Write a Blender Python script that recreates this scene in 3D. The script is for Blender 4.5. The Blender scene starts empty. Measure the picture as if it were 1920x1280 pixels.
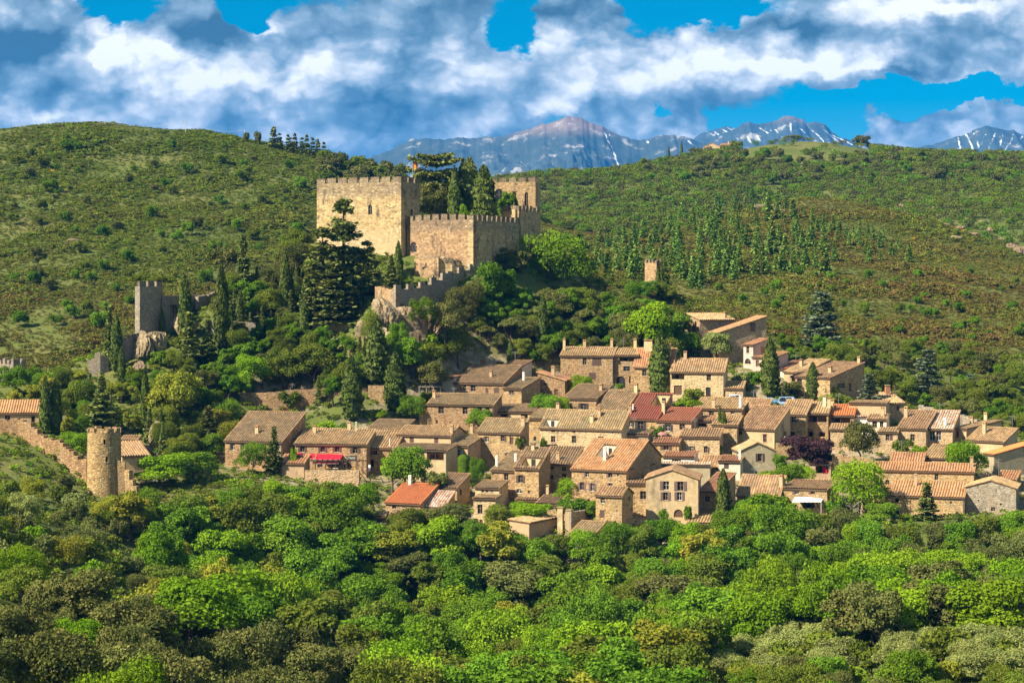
import bpy, bmesh, math, random
import numpy as np
from mathutils import Vector, Matrix
R = math.radians
rng = np.random.default_rng(7)
random.seed(7)
sc = bpy.context.scene
COL = sc.collection

# ------------------------------------------------------------------ camera
F = 4053.0            # focal length in photograph pixels (1920 wide)
HY = 520.0            # row of the true horizon in the photograph
cam_d = bpy.data.cameras.new('camera'); cam = bpy.data.objects.new('camera', cam_d); COL.objects.link(cam)
cam_d.sensor_width = 36; cam_d.lens = 36*F/1920; cam_d.shift_y = -(640-HY)/1920
cam_d.clip_start = 1; cam_d.clip_end = 60000
cam.rotation_euler = (R(90), 0, 0)
sc.camera = cam

# ------------------------------------------------------------------ light
SUN_AZ, SUN_EL = 60.0, 41.0      # degrees to the left of the direction behind the camera, height
sdir = Vector((-math.sin(R(SUN_AZ))*math.cos(R(SUN_EL)), -math.cos(R(SUN_AZ))*math.cos(R(SUN_EL)), math.sin(R(SUN_EL))))
sl = bpy.data.lights.new('sun', 'SUN'); so = bpy.data.objects.new('sun', sl); COL.objects.link(so)
sl.energy = 5.0; sl.angle = R(0.5); sl.color = (1.0, 0.90, 0.73)
so.rotation_euler = sdir.to_track_quat('Z', 'Y').to_euler()
vs = sc.view_settings
vs.view_transform = 'Standard'; vs.look = 'None'; vs.exposure = 1.25; vs.gamma = 1.0; vs.use_curve_mapping = False
sc.cycles.use_denoising = True
sc.cycles.max_bounces = 6; sc.cycles.diffuse_bounces = 3; sc.cycles.glossy_bounces = 2
sc.cycles.transmission_bounces = 3; sc.cycles.volume_bounces = 0; sc.cycles.transparent_max_bounces = 4
sc.cycles.use_adaptive_sampling = True; sc.cycles.adaptive_threshold = 0.015
sc.cycles.sample_clamp_indirect = 6

# ------------------------------------------------------------------ node helpers
class N:
    def __init__(s, tree): s.t = tree; s.n = tree.nodes; s.l = tree.links
    def new(s, typ, **kw):
        nd = s.n.new(typ)
        for k, v in kw.items(): setattr(nd, k, v)
        return nd
    def link(s, a, b): s.l.new(a, b)
    def val(s, nd, sock, v):
        if hasattr(v, 'node'): s.link(v, nd.inputs[sock])
        else: nd.inputs[sock].default_value = v
    def math(s, op, a, b=0.0, c=None, clamp=False):
        nd = s.new('ShaderNodeMath', operation=op, use_clamp=clamp)
        s.val(nd, 0, a)
        s.val(nd, 1, b)
        if c is not None: s.val(nd, 2, c)
        return nd.outputs[0]
    def noise(s, vec, scale, detail=4.0, rough=0.55, dist=0.0):
        nd = s.new('ShaderNodeTexNoise'); s.link(vec, nd.inputs['Vector']) if vec is not None else None
        nd.inputs['Scale'].default_value = scale; nd.inputs['Detail'].default_value = detail
        nd.inputs['Roughness'].default_value = rough; nd.inputs['Distortion'].default_value = dist
        return nd.outputs['Fac']
    def mapping(s, vec, loc=(0, 0, 0), scale=(1, 1, 1), typ='POINT'):
        nd = s.new('ShaderNodeMapping', vector_type=typ); s.link(vec, nd.inputs['Vector'])
        nd.inputs['Location'].default_value = loc; nd.inputs['Scale'].default_value = scale
        return nd.outputs[0]
    def ramp(s, fac, stops, interp='LINEAR'):
        nd = s.new('ShaderNodeValToRGB'); s.link(fac, nd.inputs[0]); cr = nd.color_ramp; cr.interpolation = interp
        while len(cr.elements) < len(stops): cr.elements.new(0.5)
        for e, (p, c) in zip(cr.elements, stops):
            e.position = p; e.color = (c[0], c[1], c[2], 1) if not isinstance(c, (int, float)) else (c, c, c, 1)
        return nd.outputs['Color']
    def mix(s, fac, a, b, blend='MIX'):
        nd = s.new('ShaderNodeMix', data_type='RGBA', blend_type=blend)
        s.val(nd, 0, fac)
        for k, v in ((6, a), (7, b)):
            if hasattr(v, 'node'): s.link(v, nd.inputs[k])
            else: nd.inputs[k].default_value = (v[0], v[1], v[2], 1)
        return nd.outputs[2]
    def smooth(s, x, a, b):
        nd = s.new('ShaderNodeMapRange', interpolation_type='SMOOTHSTEP'); s.link(x, nd.inputs[0])
        nd.inputs[1].default_value = a; nd.inputs[2].default_value = b
        return nd.outputs[0]

# ------------------------------------------------------------------ sky
def build_world():
    w = bpy.data.worlds.new('World'); sc.world = w; w.use_nodes = True
    t = N(w.node_tree); w.node_tree.nodes.clear()
    out = t.new('ShaderNodeOutputWorld'); bg = t.new('ShaderNodeBackground'); bg.inputs['Strength'].default_value = 0.085
    t.link(bg.outputs[0], out.inputs[0])
    sky = t.new('ShaderNodeTexSky', sky_type='NISHITA'); sky.sun_disc = False
    sky.sun_elevation = R(SUN_EL); sky.sun_rotation = math.atan2(sdir.x, sdir.y); sky.altitude = 1500
    sky.air_density = 1.0; sky.dust_density = 0.0; sky.ozone_density = 6.0
    hs = t.new('ShaderNodeHueSaturation'); hs.inputs['Saturation'].default_value = 1.75; hs.inputs['Value'].default_value = 0.46
    hs.inputs['Hue'].default_value = 0.478
    t.link(sky.outputs[0], hs.inputs['Color'])
    tc = t.new('ShaderNodeTexCoord'); d = tc.outputs['Generated']
    sep = t.new('ShaderNodeSeparateXYZ'); t.link(d, sep.inputs[0])
    yy = t.math('MAXIMUM', sep.outputs[1], 0.15)
    u = t.math('DIVIDE', sep.outputs[0], yy); v = t.math('DIVIDE', sep.outputs[2], yy)
    cmb = t.new('ShaderNodeCombineXYZ'); t.link(u, cmb.inputs[0]); t.link(v, cmb.inputs[1]); t.link(sep.outputs[1], cmb.inputs[2])
    # domain-warped coordinates so that the banks have ragged billowing edges
    sc3 = t.mapping(cmb.outputs[0], scale=(1, 1.45, 1))
    def n2d(vec, scale, det, rough):
        nd = t.new('ShaderNodeTexNoise', noise_dimensions='2D'); t.link(vec, nd.inputs['Vector'])
        nd.inputs['Scale'].default_value = scale; nd.inputs['Detail'].default_value = det; nd.inputs['Roughness'].default_value = rough
        return nd
    nw = n2d(sc3, 26, 7, .62)
    wv = t.new('ShaderNodeVectorMath', operation='MULTIPLY_ADD'); t.link(nw.outputs['Color'], wv.inputs[0]); wv.inputs[1].default_value = (.032, .032, 0); t.link(cmb.outputs[0], wv.inputs[2])
    uvw = wv.outputs[0]
    def blobs(lst, start):
        acc = start
        for (px, py, rx, ry, a) in lst:
            sx, sy = F/rx, F/ry
            m = t.new('ShaderNodeVectorMath', operation='MULTIPLY_ADD'); t.link(uvw, m.inputs[0]); m.inputs[1].default_value = (sx, sy, 0)
            m.inputs[2].default_value = (-((px-960)/F+.016)*sx, -((HY-py)/F+.016)*sy, 0)
            g = t.new('ShaderNodeTexGradient', gradient_type='QUADRATIC_SPHERE'); t.link(m.outputs[0], g.inputs[0])
            acc = t.math('MULTIPLY_ADD', g.outputs[0], a*1.25, acc)
        return acc
    n1 = n2d(sc3, 11, 7, .58).outputs['Fac']
    wv2 = t.new('ShaderNodeVectorMath', operation='MULTIPLY_ADD'); t.link(nw.outputs['Color'], wv2.inputs[0]); wv2.inputs[1].default_value = (.018, .018, 0); t.link(sc3, wv2.inputs[2])
    def puff(dx, dy, scale, det):
        vo = t.new('ShaderNodeTexVoronoi', feature='F1', voronoi_dimensions='2D'); t.link(t.mapping(wv2.outputs[0], loc=(dx, dy, 0)), vo.inputs['Vector'])
        vo.inputs['Scale'].default_value = scale; vo.inputs['Detail'].default_value = det; vo.inputs['Roughness'].default_value = .55; vo.inputs['Lacunarity'].default_value = 2.1
        vo.normalize = True
        return t.math('SUBTRACT', 1.0, vo.outputs['Distance'])
    pf = puff(0, 0, 22, 3.5); pfb = puff(.007, -.010, 22, 2.5)
    base = t.math('MULTIPLY_ADD', n1, 1.5, -0.86-.55*.62+.33); base = t.math('MULTIPLY_ADD', pf, .55, base)  # cloud base raised to add unseen cloud outside the view, for more fill light
    cover = blobs([(960, 150, 1500, 460, -.30), (330, 230, 700, 230, 1.0), (60, 80, 260, 190, .9), (390, 60, 180, 140, .9), (780, 120, 380, 250, 1.1),
                   (1180, 150, 420, 200, 1.2), (1520, 110, 360, 120, 1.0), (1800, 90, 330, 110, 1.0),
                   (1780, 12, 260, 70, .8), (1090, 22, 210, 60, .95), (1720, 255, 190, 50, .9), (1780, 210, 330, 34, .7),
                   (460, 5, 130, 62, -1.3), (200, 15, 130, 80, -.9), (968, 50, 75, 105, -1.0), (1300, 10, 300, 70, -1.1), (1760, 180, 400, 56, -1.7), (1560, 228, 130, 60, -1.1), (1365, 232, 60, 36, -.9), (1228, 215, 44, 36, -.8)], base)
    alpha = t.smooth(cover, 0.05, 0.30)
    light = blobs([(210, 95, 190, 100, .8), (360, 130, 170, 90, .5), (560, 150, 260, 80, .55), (60, 225, 130, 50, .5), (1100, 130, 250, 130, .6), (1310, 110, 240, 90, .6), (1030, 190, 130, 100, .35),
                   (1520, 120, 360, 50, .45), (1780, 12, 260, 60, .9), (500, 38, 70, 30, .7), (860, 110, 110, 90, .35),
                   (50, 90, 200, 130, -.6), (400, 50, 160, 100, -.5), (690, 230, 260, 100, -.15), (940, 260, 130, 90, -.3), (1100, 22, 210, 50, -.4), (1500, 52, 170, 30, -.4),
                   (1680, 140, 300, 36, -.35), (1700, 205, 300, 45, -.4), (430, 250, 360, 80, -.08), (1250, 230, 400, 60, -.2)], 0.29)
    # each billow is lit on the side towards the sun: the same pattern minus itself shifted away from the sun
    light = t.math('MULTIPLY_ADD', t.math('SUBTRACT', pf, pfb), 1.5, light)
    light = t.math('MULTIPLY_ADD', pf, .75, t.math('ADD', light, -.50))
    light = t.math('MULTIPLY_ADD', n1, .7, t.math('ADD', light, -.20))
    ccol = t.ramp(light, [(0.0, (.38, .82, 1.15)), (0.25, (.9, 1.55, 2.0)), (0.5, (1.8, 2.55, 3.1)), (0.75, (3.8, 4.2, 4.5)), (1.0, (6.4, 6.4, 6.4))])
    # thinner cloud lets the blue through
    col = t.mix(alpha, hs.outputs[0], ccol)
    t.link(col, bg.inputs['Color'])
    w.cycles.sampling_method = 'MANUAL'; w.cycles.sample_map_resolution = 512
build_world()

# ------------------------------------------------------------------ generic builders
def P(px, py, Y):                       # a point of the place seen at a pixel of the photograph, at distance Y
    return np.array(((px-960)/F*Y, Y, (HY-py)/F*Y))
class MB:
    def __init__(s): s.v = []; s.f = []; s.a = []
    def face(s, pts, a=None):
        i = len(s.v); s.v += [tuple(p) for p in pts]; s.f.append(tuple(range(i, i+len(pts)))); s.a.append(random.random() if a is None else a)
    def hexa(s, b, t, a=None):          # bottom four, top four points
        i = len(s.v); s.v += [tuple(p) for p in b] + [tuple(p) for p in t]
        r = random.random() if a is None else a
        for q in ((3, 2, 1, 0), (4, 5, 6, 7), (0, 1, 5, 4), (1, 2, 6, 5), (2, 3, 7, 6), (3, 0, 4, 7)):
            s.f.append(tuple(i+k for k in q)); s.a.append(r)
    def box(s, x0, x1, y0, y1, z0, z1, a=None):
        s.hexa([(x0, y0, z0), (x1, y0, z0), (x1, y1, z0), (x0, y1, z0)], [(x0, y0, z1), (x1, y0, z1), (x1, y1, z1), (x0, y1, z1)], a)
    def obox(s, o, u, v, w, a=None):    # box from a corner and three edge vectors
        o, u, v, w = map(np.array, (o, u, v, w))
        s.hexa([o, o+u, o+u+v, o+v], [o+w, o+u+w, o+u+v+w, o+v+w], a)
    def tube(s, pts, rad, n=6, a=None):
        pts = [np.array(p, float) for p in pts]; i0 = len(s.v); m = len(pts)
        for k, p in enumerate(pts):
            d = pts[min(k+1, m-1)]-pts[max(k-1, 0)]; d = d/(np.linalg.norm(d)+1e-9)
            e = np.cross(d, (0.31, 0.95, 0.05) if abs(d[2]) > .8 else (0, 0, 1)); e /= np.linalg.norm(e)+1e-9; g = np.cross(d, e)
            r = rad[k] if hasattr(rad, '__len__') else rad
            for q in range(n):
                an = 2*math.pi*q/n; s.v.append(tuple(p+r*(math.cos(an)*e+math.sin(an)*g)))
        val = random.random() if a is None else a
        for k in range(m-1):
            for q in range(n):
                s.f.append((i0+k*n+q, i0+k*n+(q+1) % n, i0+(k+1)*n+(q+1) % n, i0+(k+1)*n+q)); s.a.append(val)
        s.f.append(tuple(i0+q for q in range(n))[::-1]); s.a.append(val); s.f.append(tuple(i0+(m-1)*n+q for q in range(n))); s.a.append(val)
    def mesh(s, name):
        me = bpy.data.meshes.new(name); me.from_pydata(s.v, [], s.f)
        at = me.attributes.new('tv', 'FLOAT', 'FACE'); at.data.foreach_set('value', np.array(s.a, np.float32))
        me.update(); return me
    def build(s, name, mat, parent=None, smooth=False):
        me = s.mesh(name); me.materials.append(mat)
        if smooth: me.polygons.foreach_set('use_smooth', [True]*len(me.polygons))
        return link(name, me, parent)
def link(name, me, parent=None):
    o = bpy.data.objects.new(name, me); COL.objects.link(o)
    if parent is not None: o.parent = parent
    return o
def tag(o, label, cat, group=None):
    o['label'] = label; o['category'] = cat
    if group: o['group'] = group
    return o
def thing(name, loc, rz, label, cat, group=None):
    o = bpy.data.objects.new(name, None); COL.objects.link(o); o.location = loc; o.rotation_euler = (0, 0, rz)
    o.empty_display_size = 0.5
    return tag(o, label, cat, group)
def fbm2(x, y, seed=0, octv=4):         # cheap smooth pseudo noise, about -1..1
    r = np.random.default_rng(seed); out = 0; amp = 1; tot = 0; fr = 1.0
    for k in range(octv):
        for j in range(3):
            a = r.uniform(0, 2*math.pi); ph = r.uniform(0, 6.28)
            out = out + amp/3*1.6*np.sin((x*math.cos(a)+y*math.sin(a))*fr*r.uniform(.7, 1.3)+ph)*np.cos((x*math.sin(a)-y*math.cos(a))*fr*r.uniform(.5, 1.2)+ph*1.7)
        tot += amp; amp *= .55; fr *= 2.05
    return out/tot

# ------------------------------------------------------------------ materials
def mat(name):
    m = bpy.data.materials.new(name); m.use_nodes = True; m.node_tree.nodes.clear(); t = N(m.node_tree)
    out = t.new('ShaderNodeOutputMaterial'); return m, t, out
def principled(t, out, col, rough=0.9, spec=0.2, bump=None, bstr=0.5, bdist=0.1):
    p = t.new('ShaderNodeBsdfPrincipled'); t.val(p, 'Base Color', col if hasattr(col, 'node') else (*col, 1)); t.val(p, 'Roughness', rough)
    p.inputs['Specular IOR Level'].default_value = spec
    if bump is not None:
        b = t.new('ShaderNodeBump'); t.link(bump, b.inputs['Height']); b.inputs['Strength'].default_value = bstr; b.inputs['Distance'].default_value = bdist
        t.link(b.outputs[0], p.inputs['Normal'])
    t.link(p.outputs[0], out.inputs[0]); return p
def plain(name, col, rough=0.8, spec=0.2, metal=0.0, var=0.25):
    m, t, out = mat(name); g = t.new('ShaderNodeNewGeometry')
    n = t.noise(g.outputs['Position'], 1.3, 5, .6)
    f = t.math('MULTIPLY_ADD', n, var*2, 1-var)
    c = t.mix(1.0, col, t.ramp(f, [(0, 0.0), (1, 1.0)]), 'MULTIPLY') if var > 0 else col
    p = principled(t, out, c, rough, spec); p.inputs['Metallic'].default_value = metal; return m
def stone(name, cols, mortar, scale=1.9, lich=0.3, joint=0.16, patch=(0.30, 0.22, 0.13), stain=1.0, bs=.8, band=None):
    m, t, out = mat(name); g = t.new('ShaderNodeNewGeometry'); pos = g.outputs['Position']
    oi = t.new('ShaderNodeObjectInfo')
    mp = t.mapping(pos, scale=(1, 1, 1.8))
    nz = t.new('ShaderNodeTexNoise'); nz.inputs['Scale'].default_value = 1.1; t.link(pos, nz.inputs['Vector'])
    av = t.new('ShaderNodeVectorMath', operation='MULTIPLY_ADD'); t.link(nz.outputs['Color'], av.inputs[0]); av.inputs[1].default_value = (.5, .5, .5); t.link(mp, av.inputs[2])
    vo = t.new('ShaderNodeTexVoronoi', feature='F1'); vo.inputs['Scale'].default_value = scale; t.link(av.outputs[0], vo.inputs['Vector'])
    ve = t.new('ShaderNodeTexVoronoi', feature='DISTANCE_TO_EDGE'); ve.inputs['Scale'].default_value = scale; t.link(av.outputs[0], ve.inputs['Vector'])
    sepc = t.new('ShaderNodeSeparateColor'); t.link(vo.outputs['Color'], sepc.inputs[0])
    c = t.ramp(sepc.outputs[0], [(i/(len(cols)-1), k) for i, k in enumerate(cols)])
    edge = t.smooth(ve.outputs[0], 0.0, joint)
    c = t.mix(edge, mortar, c)
    big = t.noise(pos, 0.22, 6, .62); c = t.mix(t.smooth(big, .50, .66), c, t.mix(.55, c, patch))
    stn = t.noise(t.mapping(pos, loc=(5, 2, 9), scale=(1, 1, .35)), 0.5, 6, .65)
    c = t.mix(t.math('MULTIPLY', t.smooth(stn, .52, .72), lich*stain), c, (.06, .052, .045))
    lt = t.noise(t.mapping(pos, loc=(15, 7, 3)), 0.9, 6, .65)
    c = t.mix(t.math('MULTIPLY', t.smooth(lt, .55, .72), .45), c, (.58, .48, .33))
    if band is not None:                # weathered courses at the wall head, with an uneven lower limit
        sz = t.new('ShaderNodeSeparateXYZ'); t.link(pos, sz.inputs[0])
        zb = t.math('ADD', sz.outputs[2], t.math('MULTIPLY_ADD', big, 5.0, -2.5))
        c = t.mix(t.math('MULTIPLY', t.smooth(zb, band-.7, band+1.0), .62), c, t.ramp(sepc.outputs[1], [(0, (.10, .08, .058)), (.6, (.20, .155, .105)), (1, (.40, .31, .2))]))
        c = t.mix(t.math('MULTIPLY', t.math('SUBTRACT', 1.0, t.smooth(zb, band-11, band-7)), .45), c, (.50, .375, .225))
    hv = t.math('MULTIPLY_ADD', oi.outputs['Random'], .34, .86)
    hsv = t.new('ShaderNodeHueSaturation'); t.link(c, hsv.inputs['Color']); t.link(hv, hsv.inputs['Value'])
    t.link(t.math('MULTIPLY_ADD', oi.outputs['Random'], .018, .491), hsv.inputs['Hue'])
    hb = t.math('ADD', t.math('MULTIPLY', edge, .7), t.math('MULTIPLY', sepc.outputs[1], .5))
    principled(t, out, hsv.outputs[0], .92, .15, hb, bs, .12); return m
M = {}
M['stone'] = stone('rubble_stone', [(0.446, 0.279, 0.127), (0.227, 0.135, 0.063), (0.515, 0.345, 0.168), (0.309, 0.180, 0.077), (0.134, 0.084, 0.046), (0.474, 0.310, 0.144)], (0.464, 0.315, 0.159))
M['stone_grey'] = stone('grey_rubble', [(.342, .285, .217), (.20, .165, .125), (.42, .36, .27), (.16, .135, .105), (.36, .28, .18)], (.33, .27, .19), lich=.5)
M['stone_dark'] = stone('dark_schist', [(.24, .20, .155), (.16, .135, .11), (.34, .285, .22), (.20, .165, .13), (.42, .34, .24)], (.27, .22, .165), scale=2.2, lich=.4)
M['castle'] = stone('castle_stone', [(0.420, 0.282, 0.140), (0.280, 0.183, 0.092), (0.530, 0.371, 0.192), (0.360, 0.235, 0.116), (0.180, 0.122, 0.064)], (0.470, 0.324, 0.164), scale=1.25, lich=1.0, joint=.1, patch=(.47, .315, .16))
M['keep'] = stone('keep_stone', [(0.420, 0.282, 0.140), (0.280, 0.183, 0.092), (0.530, 0.371, 0.192), (0.360, 0.235, 0.116), (0.180, 0.122, 0.064)], (0.470, 0.324, 0.164), scale=1.25, lich=1.0, joint=.1, patch=(.47, .315, .16), band=20.6)
M['curtain'] = stone('curtain_stone', [(0.420, 0.282, 0.140), (0.280, 0.183, 0.092), (0.530, 0.371, 0.192), (0.360, 0.235, 0.116), (0.180, 0.122, 0.064)], (0.470, 0.324, 0.164), scale=1.25, lich=1.0, joint=.1, patch=(.47, .315, .16), band=11.6)
M['castle_top'] = stone('weathered_castle_stone', [(.22, .165, .105), (.15, .115, .075), (.33, .25, .155), (.12, .09, .06)], (.24, .18, .11), scale=1.4, lich=.8)
M['tower'] = stone('tower_stone', [(0.433, 0.281, 0.120), (0.227, 0.145, 0.069), (0.536, 0.359, 0.163), (0.319, 0.194, 0.082), (0.144, 0.097, 0.052)], (0.288, 0.184, 0.086), scale=1.7, lich=.35, joint=.2)
M['plaster'] = stone('old_plaster', [(0.540, 0.387, 0.214), (0.443, 0.315, 0.168), (0.505, 0.365, 0.207)], (0.453, 0.324, 0.178), scale=1.2, lich=.55, patch=(.33, .25, .15), bs=.12)
M['plaster_white'] = stone('pale_plaster', [(.62, .53, .40), (.58, .49, .36), (.65, .56, .43)], (.60, .51, .38), scale=1.0, lich=.25, patch=(.48, .38, .27), bs=.12)
M['pink'] = stone('pink_plaster', [(.52, .40, .32), (.50, .38, .30), (.54, .42, .34)], (.51, .39, .31), scale=1.0, lich=.2, patch=(.42, .33, .26), bs=.12)
M['concrete'] = stone('grey_render', [(.365, .296, .188), (.29, .235, .15), (.34, .28, .18)], (.315, .255, .16), scale=.8, lich=.6, bs=.12)
M['mixed'] = stone('half_rendered_stone', [(0.470, 0.318, 0.165), (0.505, 0.359, 0.203), (0.258, 0.170, 0.086), (0.464, 0.324, 0.183)], (0.484, 0.345, 0.193), scale=1.5, lich=.35, joint=.3)
def tiles(name, cols, lich, lcol=(.20, .165, .10), dark=(.045, .037, .03)):
    m, t, out = mat(name); g = t.new('ShaderNodeNewGeometry'); pos = g.outputs['Position']
    at = t.new('ShaderNodeAttribute', attribute_name='tv')
    oi = t.new('ShaderNodeObjectInfo')
    c = t.ramp(at.outputs['Fac'], [(i/(len(cols)-1), k) for i, k in enumerate(cols)])
    n = t.noise(pos, .35, 6, .65); n2 = t.noise(t.mapping(pos, loc=(4, 9, 2)), 1.6, 5, .65)
    c = t.mix(t.math('MULTIPLY', t.smooth(n, .42, .66), lich), c, t.mix(n2, dark, lcol))
    c = t.mix(t.math('MULTIPLY', t.smooth(n2, .55, .75), lich*.8), c, dark)
    hsv = t.new('ShaderNodeHueSaturation'); t.link(c, hsv.inputs['Color']); t.link(t.math('MULTIPLY_ADD', oi.outputs['Random'], .4, .8), hsv.inputs['Value'])
    t.link(t.math('MULTIPLY_ADD', oi.outputs['Random'], .02, .49), hsv.inputs['Hue'])
    principled(t, out, hsv.outputs[0], .9, .15, n2, .3, .05); return m
M['r_brown'] = tiles('weathered_tiles', [(0.156, 0.100, 0.052), (0.270, 0.173, 0.090), (0.198, 0.128, 0.065), (0.333, 0.230, 0.125), (0.130, 0.087, 0.047)], .6)
M['r_tan'] = tiles('tan_tiles', [(0.302, 0.178, 0.086), (0.385, 0.245, 0.125), (0.250, 0.143, 0.065), (0.437, 0.296, 0.155), (0.208, 0.122, 0.056)], .45)
M['r_orange'] = tiles('orange_tiles', [(.37, .17, .075), (.43, .21, .10), (.31, .135, .058), (.42, .25, .14), (.25, .13, .065)], .38)
M['r_bright'] = tiles('bright_orange_tiles', [(.47, .165, .055), (.50, .19, .07), (.42, .145, .05)], .15)
M['r_red'] = tiles('dark_red_tiles', [(.23, .075, .045), (.27, .092, .055), (.20, .062, .038)], .22)
M['r_pale'] = tiles('pale_patched_tiles', [(.45, .25, .14), (.60, .46, .33), (.36, .18, .09), (.66, .55, .43), (.42, .21, .105)], .25)
M['ridge'] = tiles('ridge_tiles', [(.34, .18, .07), (.42, .25, .11), (.28, .14, .055), (.40, .30, .16)], .35)
M['eave'] = plain('eave_wood', (.14, .09, .055), .85)
M['shutter'] = plain('brown_shutter', (.105, .065, .05), .6)
M['shutter_p'] = plain('mauve_shutter', (.16, .10, .095), .6)
M['shutter_d'] = plain('dark_shutter', (.045, .04, .038), .6)
M['shutter_t'] = plain('tan_shutter', (.22, .14, .075), .6)
M['shutter_g'] = plain('green_shutter', (.20, .42, .30), .6)
M['frame'] = plain('window_frame_paint', (.28, .21, .15), .5)
M['frame_w'] = plain('white_frame_paint', (.62, .58, .50), .5)
M['glass'] = plain('dark_glass', (.018, .018, .02), .08, .5, var=0)
M['door'] = plain('door_wood', (.12, .07, .04), .6)
M['door_d'] = plain('dark_door', (.03, .028, .03), .6)
M['sill'] = plain('sill_stone', (.45, .36, .24), .85)
M['dark'] = plain('interior_shade', (.06, .05, .04), .9)
M['brick'] = plain('chimney_brick', (.38, .17, .09), .85)
M['white'] = plain('whitewash', (.72, .68, .60), .8, var=.1)
M['metal'] = plain('zinc', (.34, .33, .31), .45, .5, .6)
M['cloth_red'] = plain('red_awning', (.72, .012, .035), .8, var=.08)
M['cloth_pink'] = plain('pink_canvas', (.62, .18, .19), .8, var=.1)
M['cloth_white'] = plain('white_canvas', (.78, .76, .70), .8, var=.1)
M['wood_d'] = plain('dark_timber', (.07, .045, .03), .8)
M['pole'] = plain('grey_pole', (.42, .42, .42), .6)
M['bark'] = plain('bark', (.10, .075, .055), .95)
M['bark_pale'] = plain('pale_bark', (.30, .25, .19), .95)
# ------------------------------------------------------------------ terrain
CP = [  # (px, py, Y) ground as seen
 (-150,1000,290),(0,1060,300),(150,1125,295),(0,1290,225),(200,1330,235),(-150,1250,225),
 (400,1190,350),(600,1250,340),(800,1280,340),(1000,1290,340),(1280,1250,340),(300,1110,390),(500,1130,410),(800,1130,412),(1100,1130,410),(1400,1110,410),(1700,1090,408),(1900,1075,408),(2050,1075,408),
 (1450,1190,330),(1700,1180,330),(1900,1170,330),(2050,1170,330),(1600,1290,270),(1900,1290,265),(1200,1370,280),(800,1380,280),(500,1370,270),(130,1000,380),(0,940,400),(-150,930,400),
 (600,985,428),(400,960,430),(195,938,440),(300,935,437),(500,960,430),(720,985,428),(900,1000,427),(1500,990,428),(1700,985,430),(1900,970,432),(2050,970,432),
 (0,800,470),(75,800,469),(-120,800,470),(160,880,452),(90,850,455),(300,850,472),(250,740,500),(350,700,510),(285,632,522),(200,690,510),(430,645,520),(550,632,526),(640,632,528),(720,578,523),(744,582,519.5),(790,588,525),(722,668,511),(800,692,513),(680,600,524),(690,650,516),(450,735,506),(600,738,506),(780,735,508),(500,792,490),(700,787,492),
 (100,745,500),(0,740,500),(-120,740,500),
 (600,475,562),(740,482,556),(820,495,552),(888,502,545),(1000,472,575),(950,482,562),(850,425,572),(930,412,582),(700,545,540),(790,530,541),(850,590,534),(910,590,536),(1000,540,558),(1050,600,548),(1100,560,575),(1130,640,545),(1220,548,592),(1280,612,570),(1000,650,535),(900,670,528),(1180,650,545),
 (560,500,565),(480,560,545),(420,570,540),
 (0,690,620),(150,645,640),(300,530,715),(100,560,700),(200,450,780),(0,450,790),(400,410,830),(550,410,840),(0,330,900),(200,320,910),(400,330,910),(580,350,905),
 (-150,248,1000),(0,243,1000),(100,236,1000),(180,232,1000),(300,243,1000),(400,255,1000),(500,273,1000),(600,291,1000),(680,312,1000),(740,328,1000),(800,348,1000),(900,385,1000),
 (1050,525,700),(1100,485,780),(1200,445,850),(1300,425,900),(1400,395,945),(1500,380,960),(1600,392,950),(1700,408,925),(1800,434,895),(1900,480,860),(1990,515,850),(1250,565,640),(1400,525,700),(1600,525,710),(1800,565,690),(1920,622,640),(1500,605,620),(1650,645,600),(1800,695,575),(1920,745,560),(1920,800,525),(2050,700,580),(2050,620,680),
 (1010,334,1250),(1100,330,1260),(1180,326,1280),(1240,310,1320),(1310,293,1380),(1340,291,1385),(1400,280,1400),(1490,268,1420),(1560,270,1420),(1620,278,1400),(1700,292,1380),(1800,294,1380),(1920,296,1380),(2050,298,1380),
 (1100,410,1100),(1300,370,1200),(1500,320,1270),(1700,345,1230),(1900,365,1190),(1800,400,1090),(900,350,1250),(2050,360,1190),
]
CW = [  # (px, Y, z) hidden ground
 (0,560,-38),(-150,560,-38),(200,590,-28),(400,620,-16),(600,650,-6),(800,665,-4),(1000,660,-8),(1180,660,-6),
 (1500,1080,18),(1700,1020,10),(1900,950,-2),(1300,1000,14),(1100,900,0),(1000,850,-4),(900,850,-8),
 (0,1120,50),(300,1120,45),(600,1120,35),(800,1120,10),(1000,1420,40),(1300,1550,60),(1600,1600,60),(1900,1550,60),(-150,1120,50),(2050,1550,60),
 (-400,200,-50),(200,170,-56),(960,170,-60),(1700,170,-56),(2400,200,-54),(960,230,-60),
]
pts = [P(a, b, c) for a, b, c in CP] + [np.array(((a-960)/F*Y, Y, z)) for a, Y, z in CW]
def yv(py): return 430+(985-py)*0.36            # distance of the village ground that is seen at row py
# ------------------------------------------------------------------ houses of the village (read off the photograph: facade left, right, eave row, foot row, ridge row)
HS = []
def H(label, x0, x1, ye, yb, yr, th=22, xr=None, d=None, kind='shed', wall='stone', roof='r_brown', o=(), ro=(), ch=(), Y=None, sh='shutter', ter=True, name='stone_house', cat='house', t=None):
    HS.append(dict(label=label, x0=x0, x1=x1, ye=ye, yb=yb, yr=yr, th=R(th)+math.atan((x1-960)/F), xr=xr, d=d, kind=kind, wall=wall, roof=roof, o=o, ro=ro, ch=ch, Y=Y or yv(yb), sh=sh, ter=ter, name=name, cat=cat))
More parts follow.
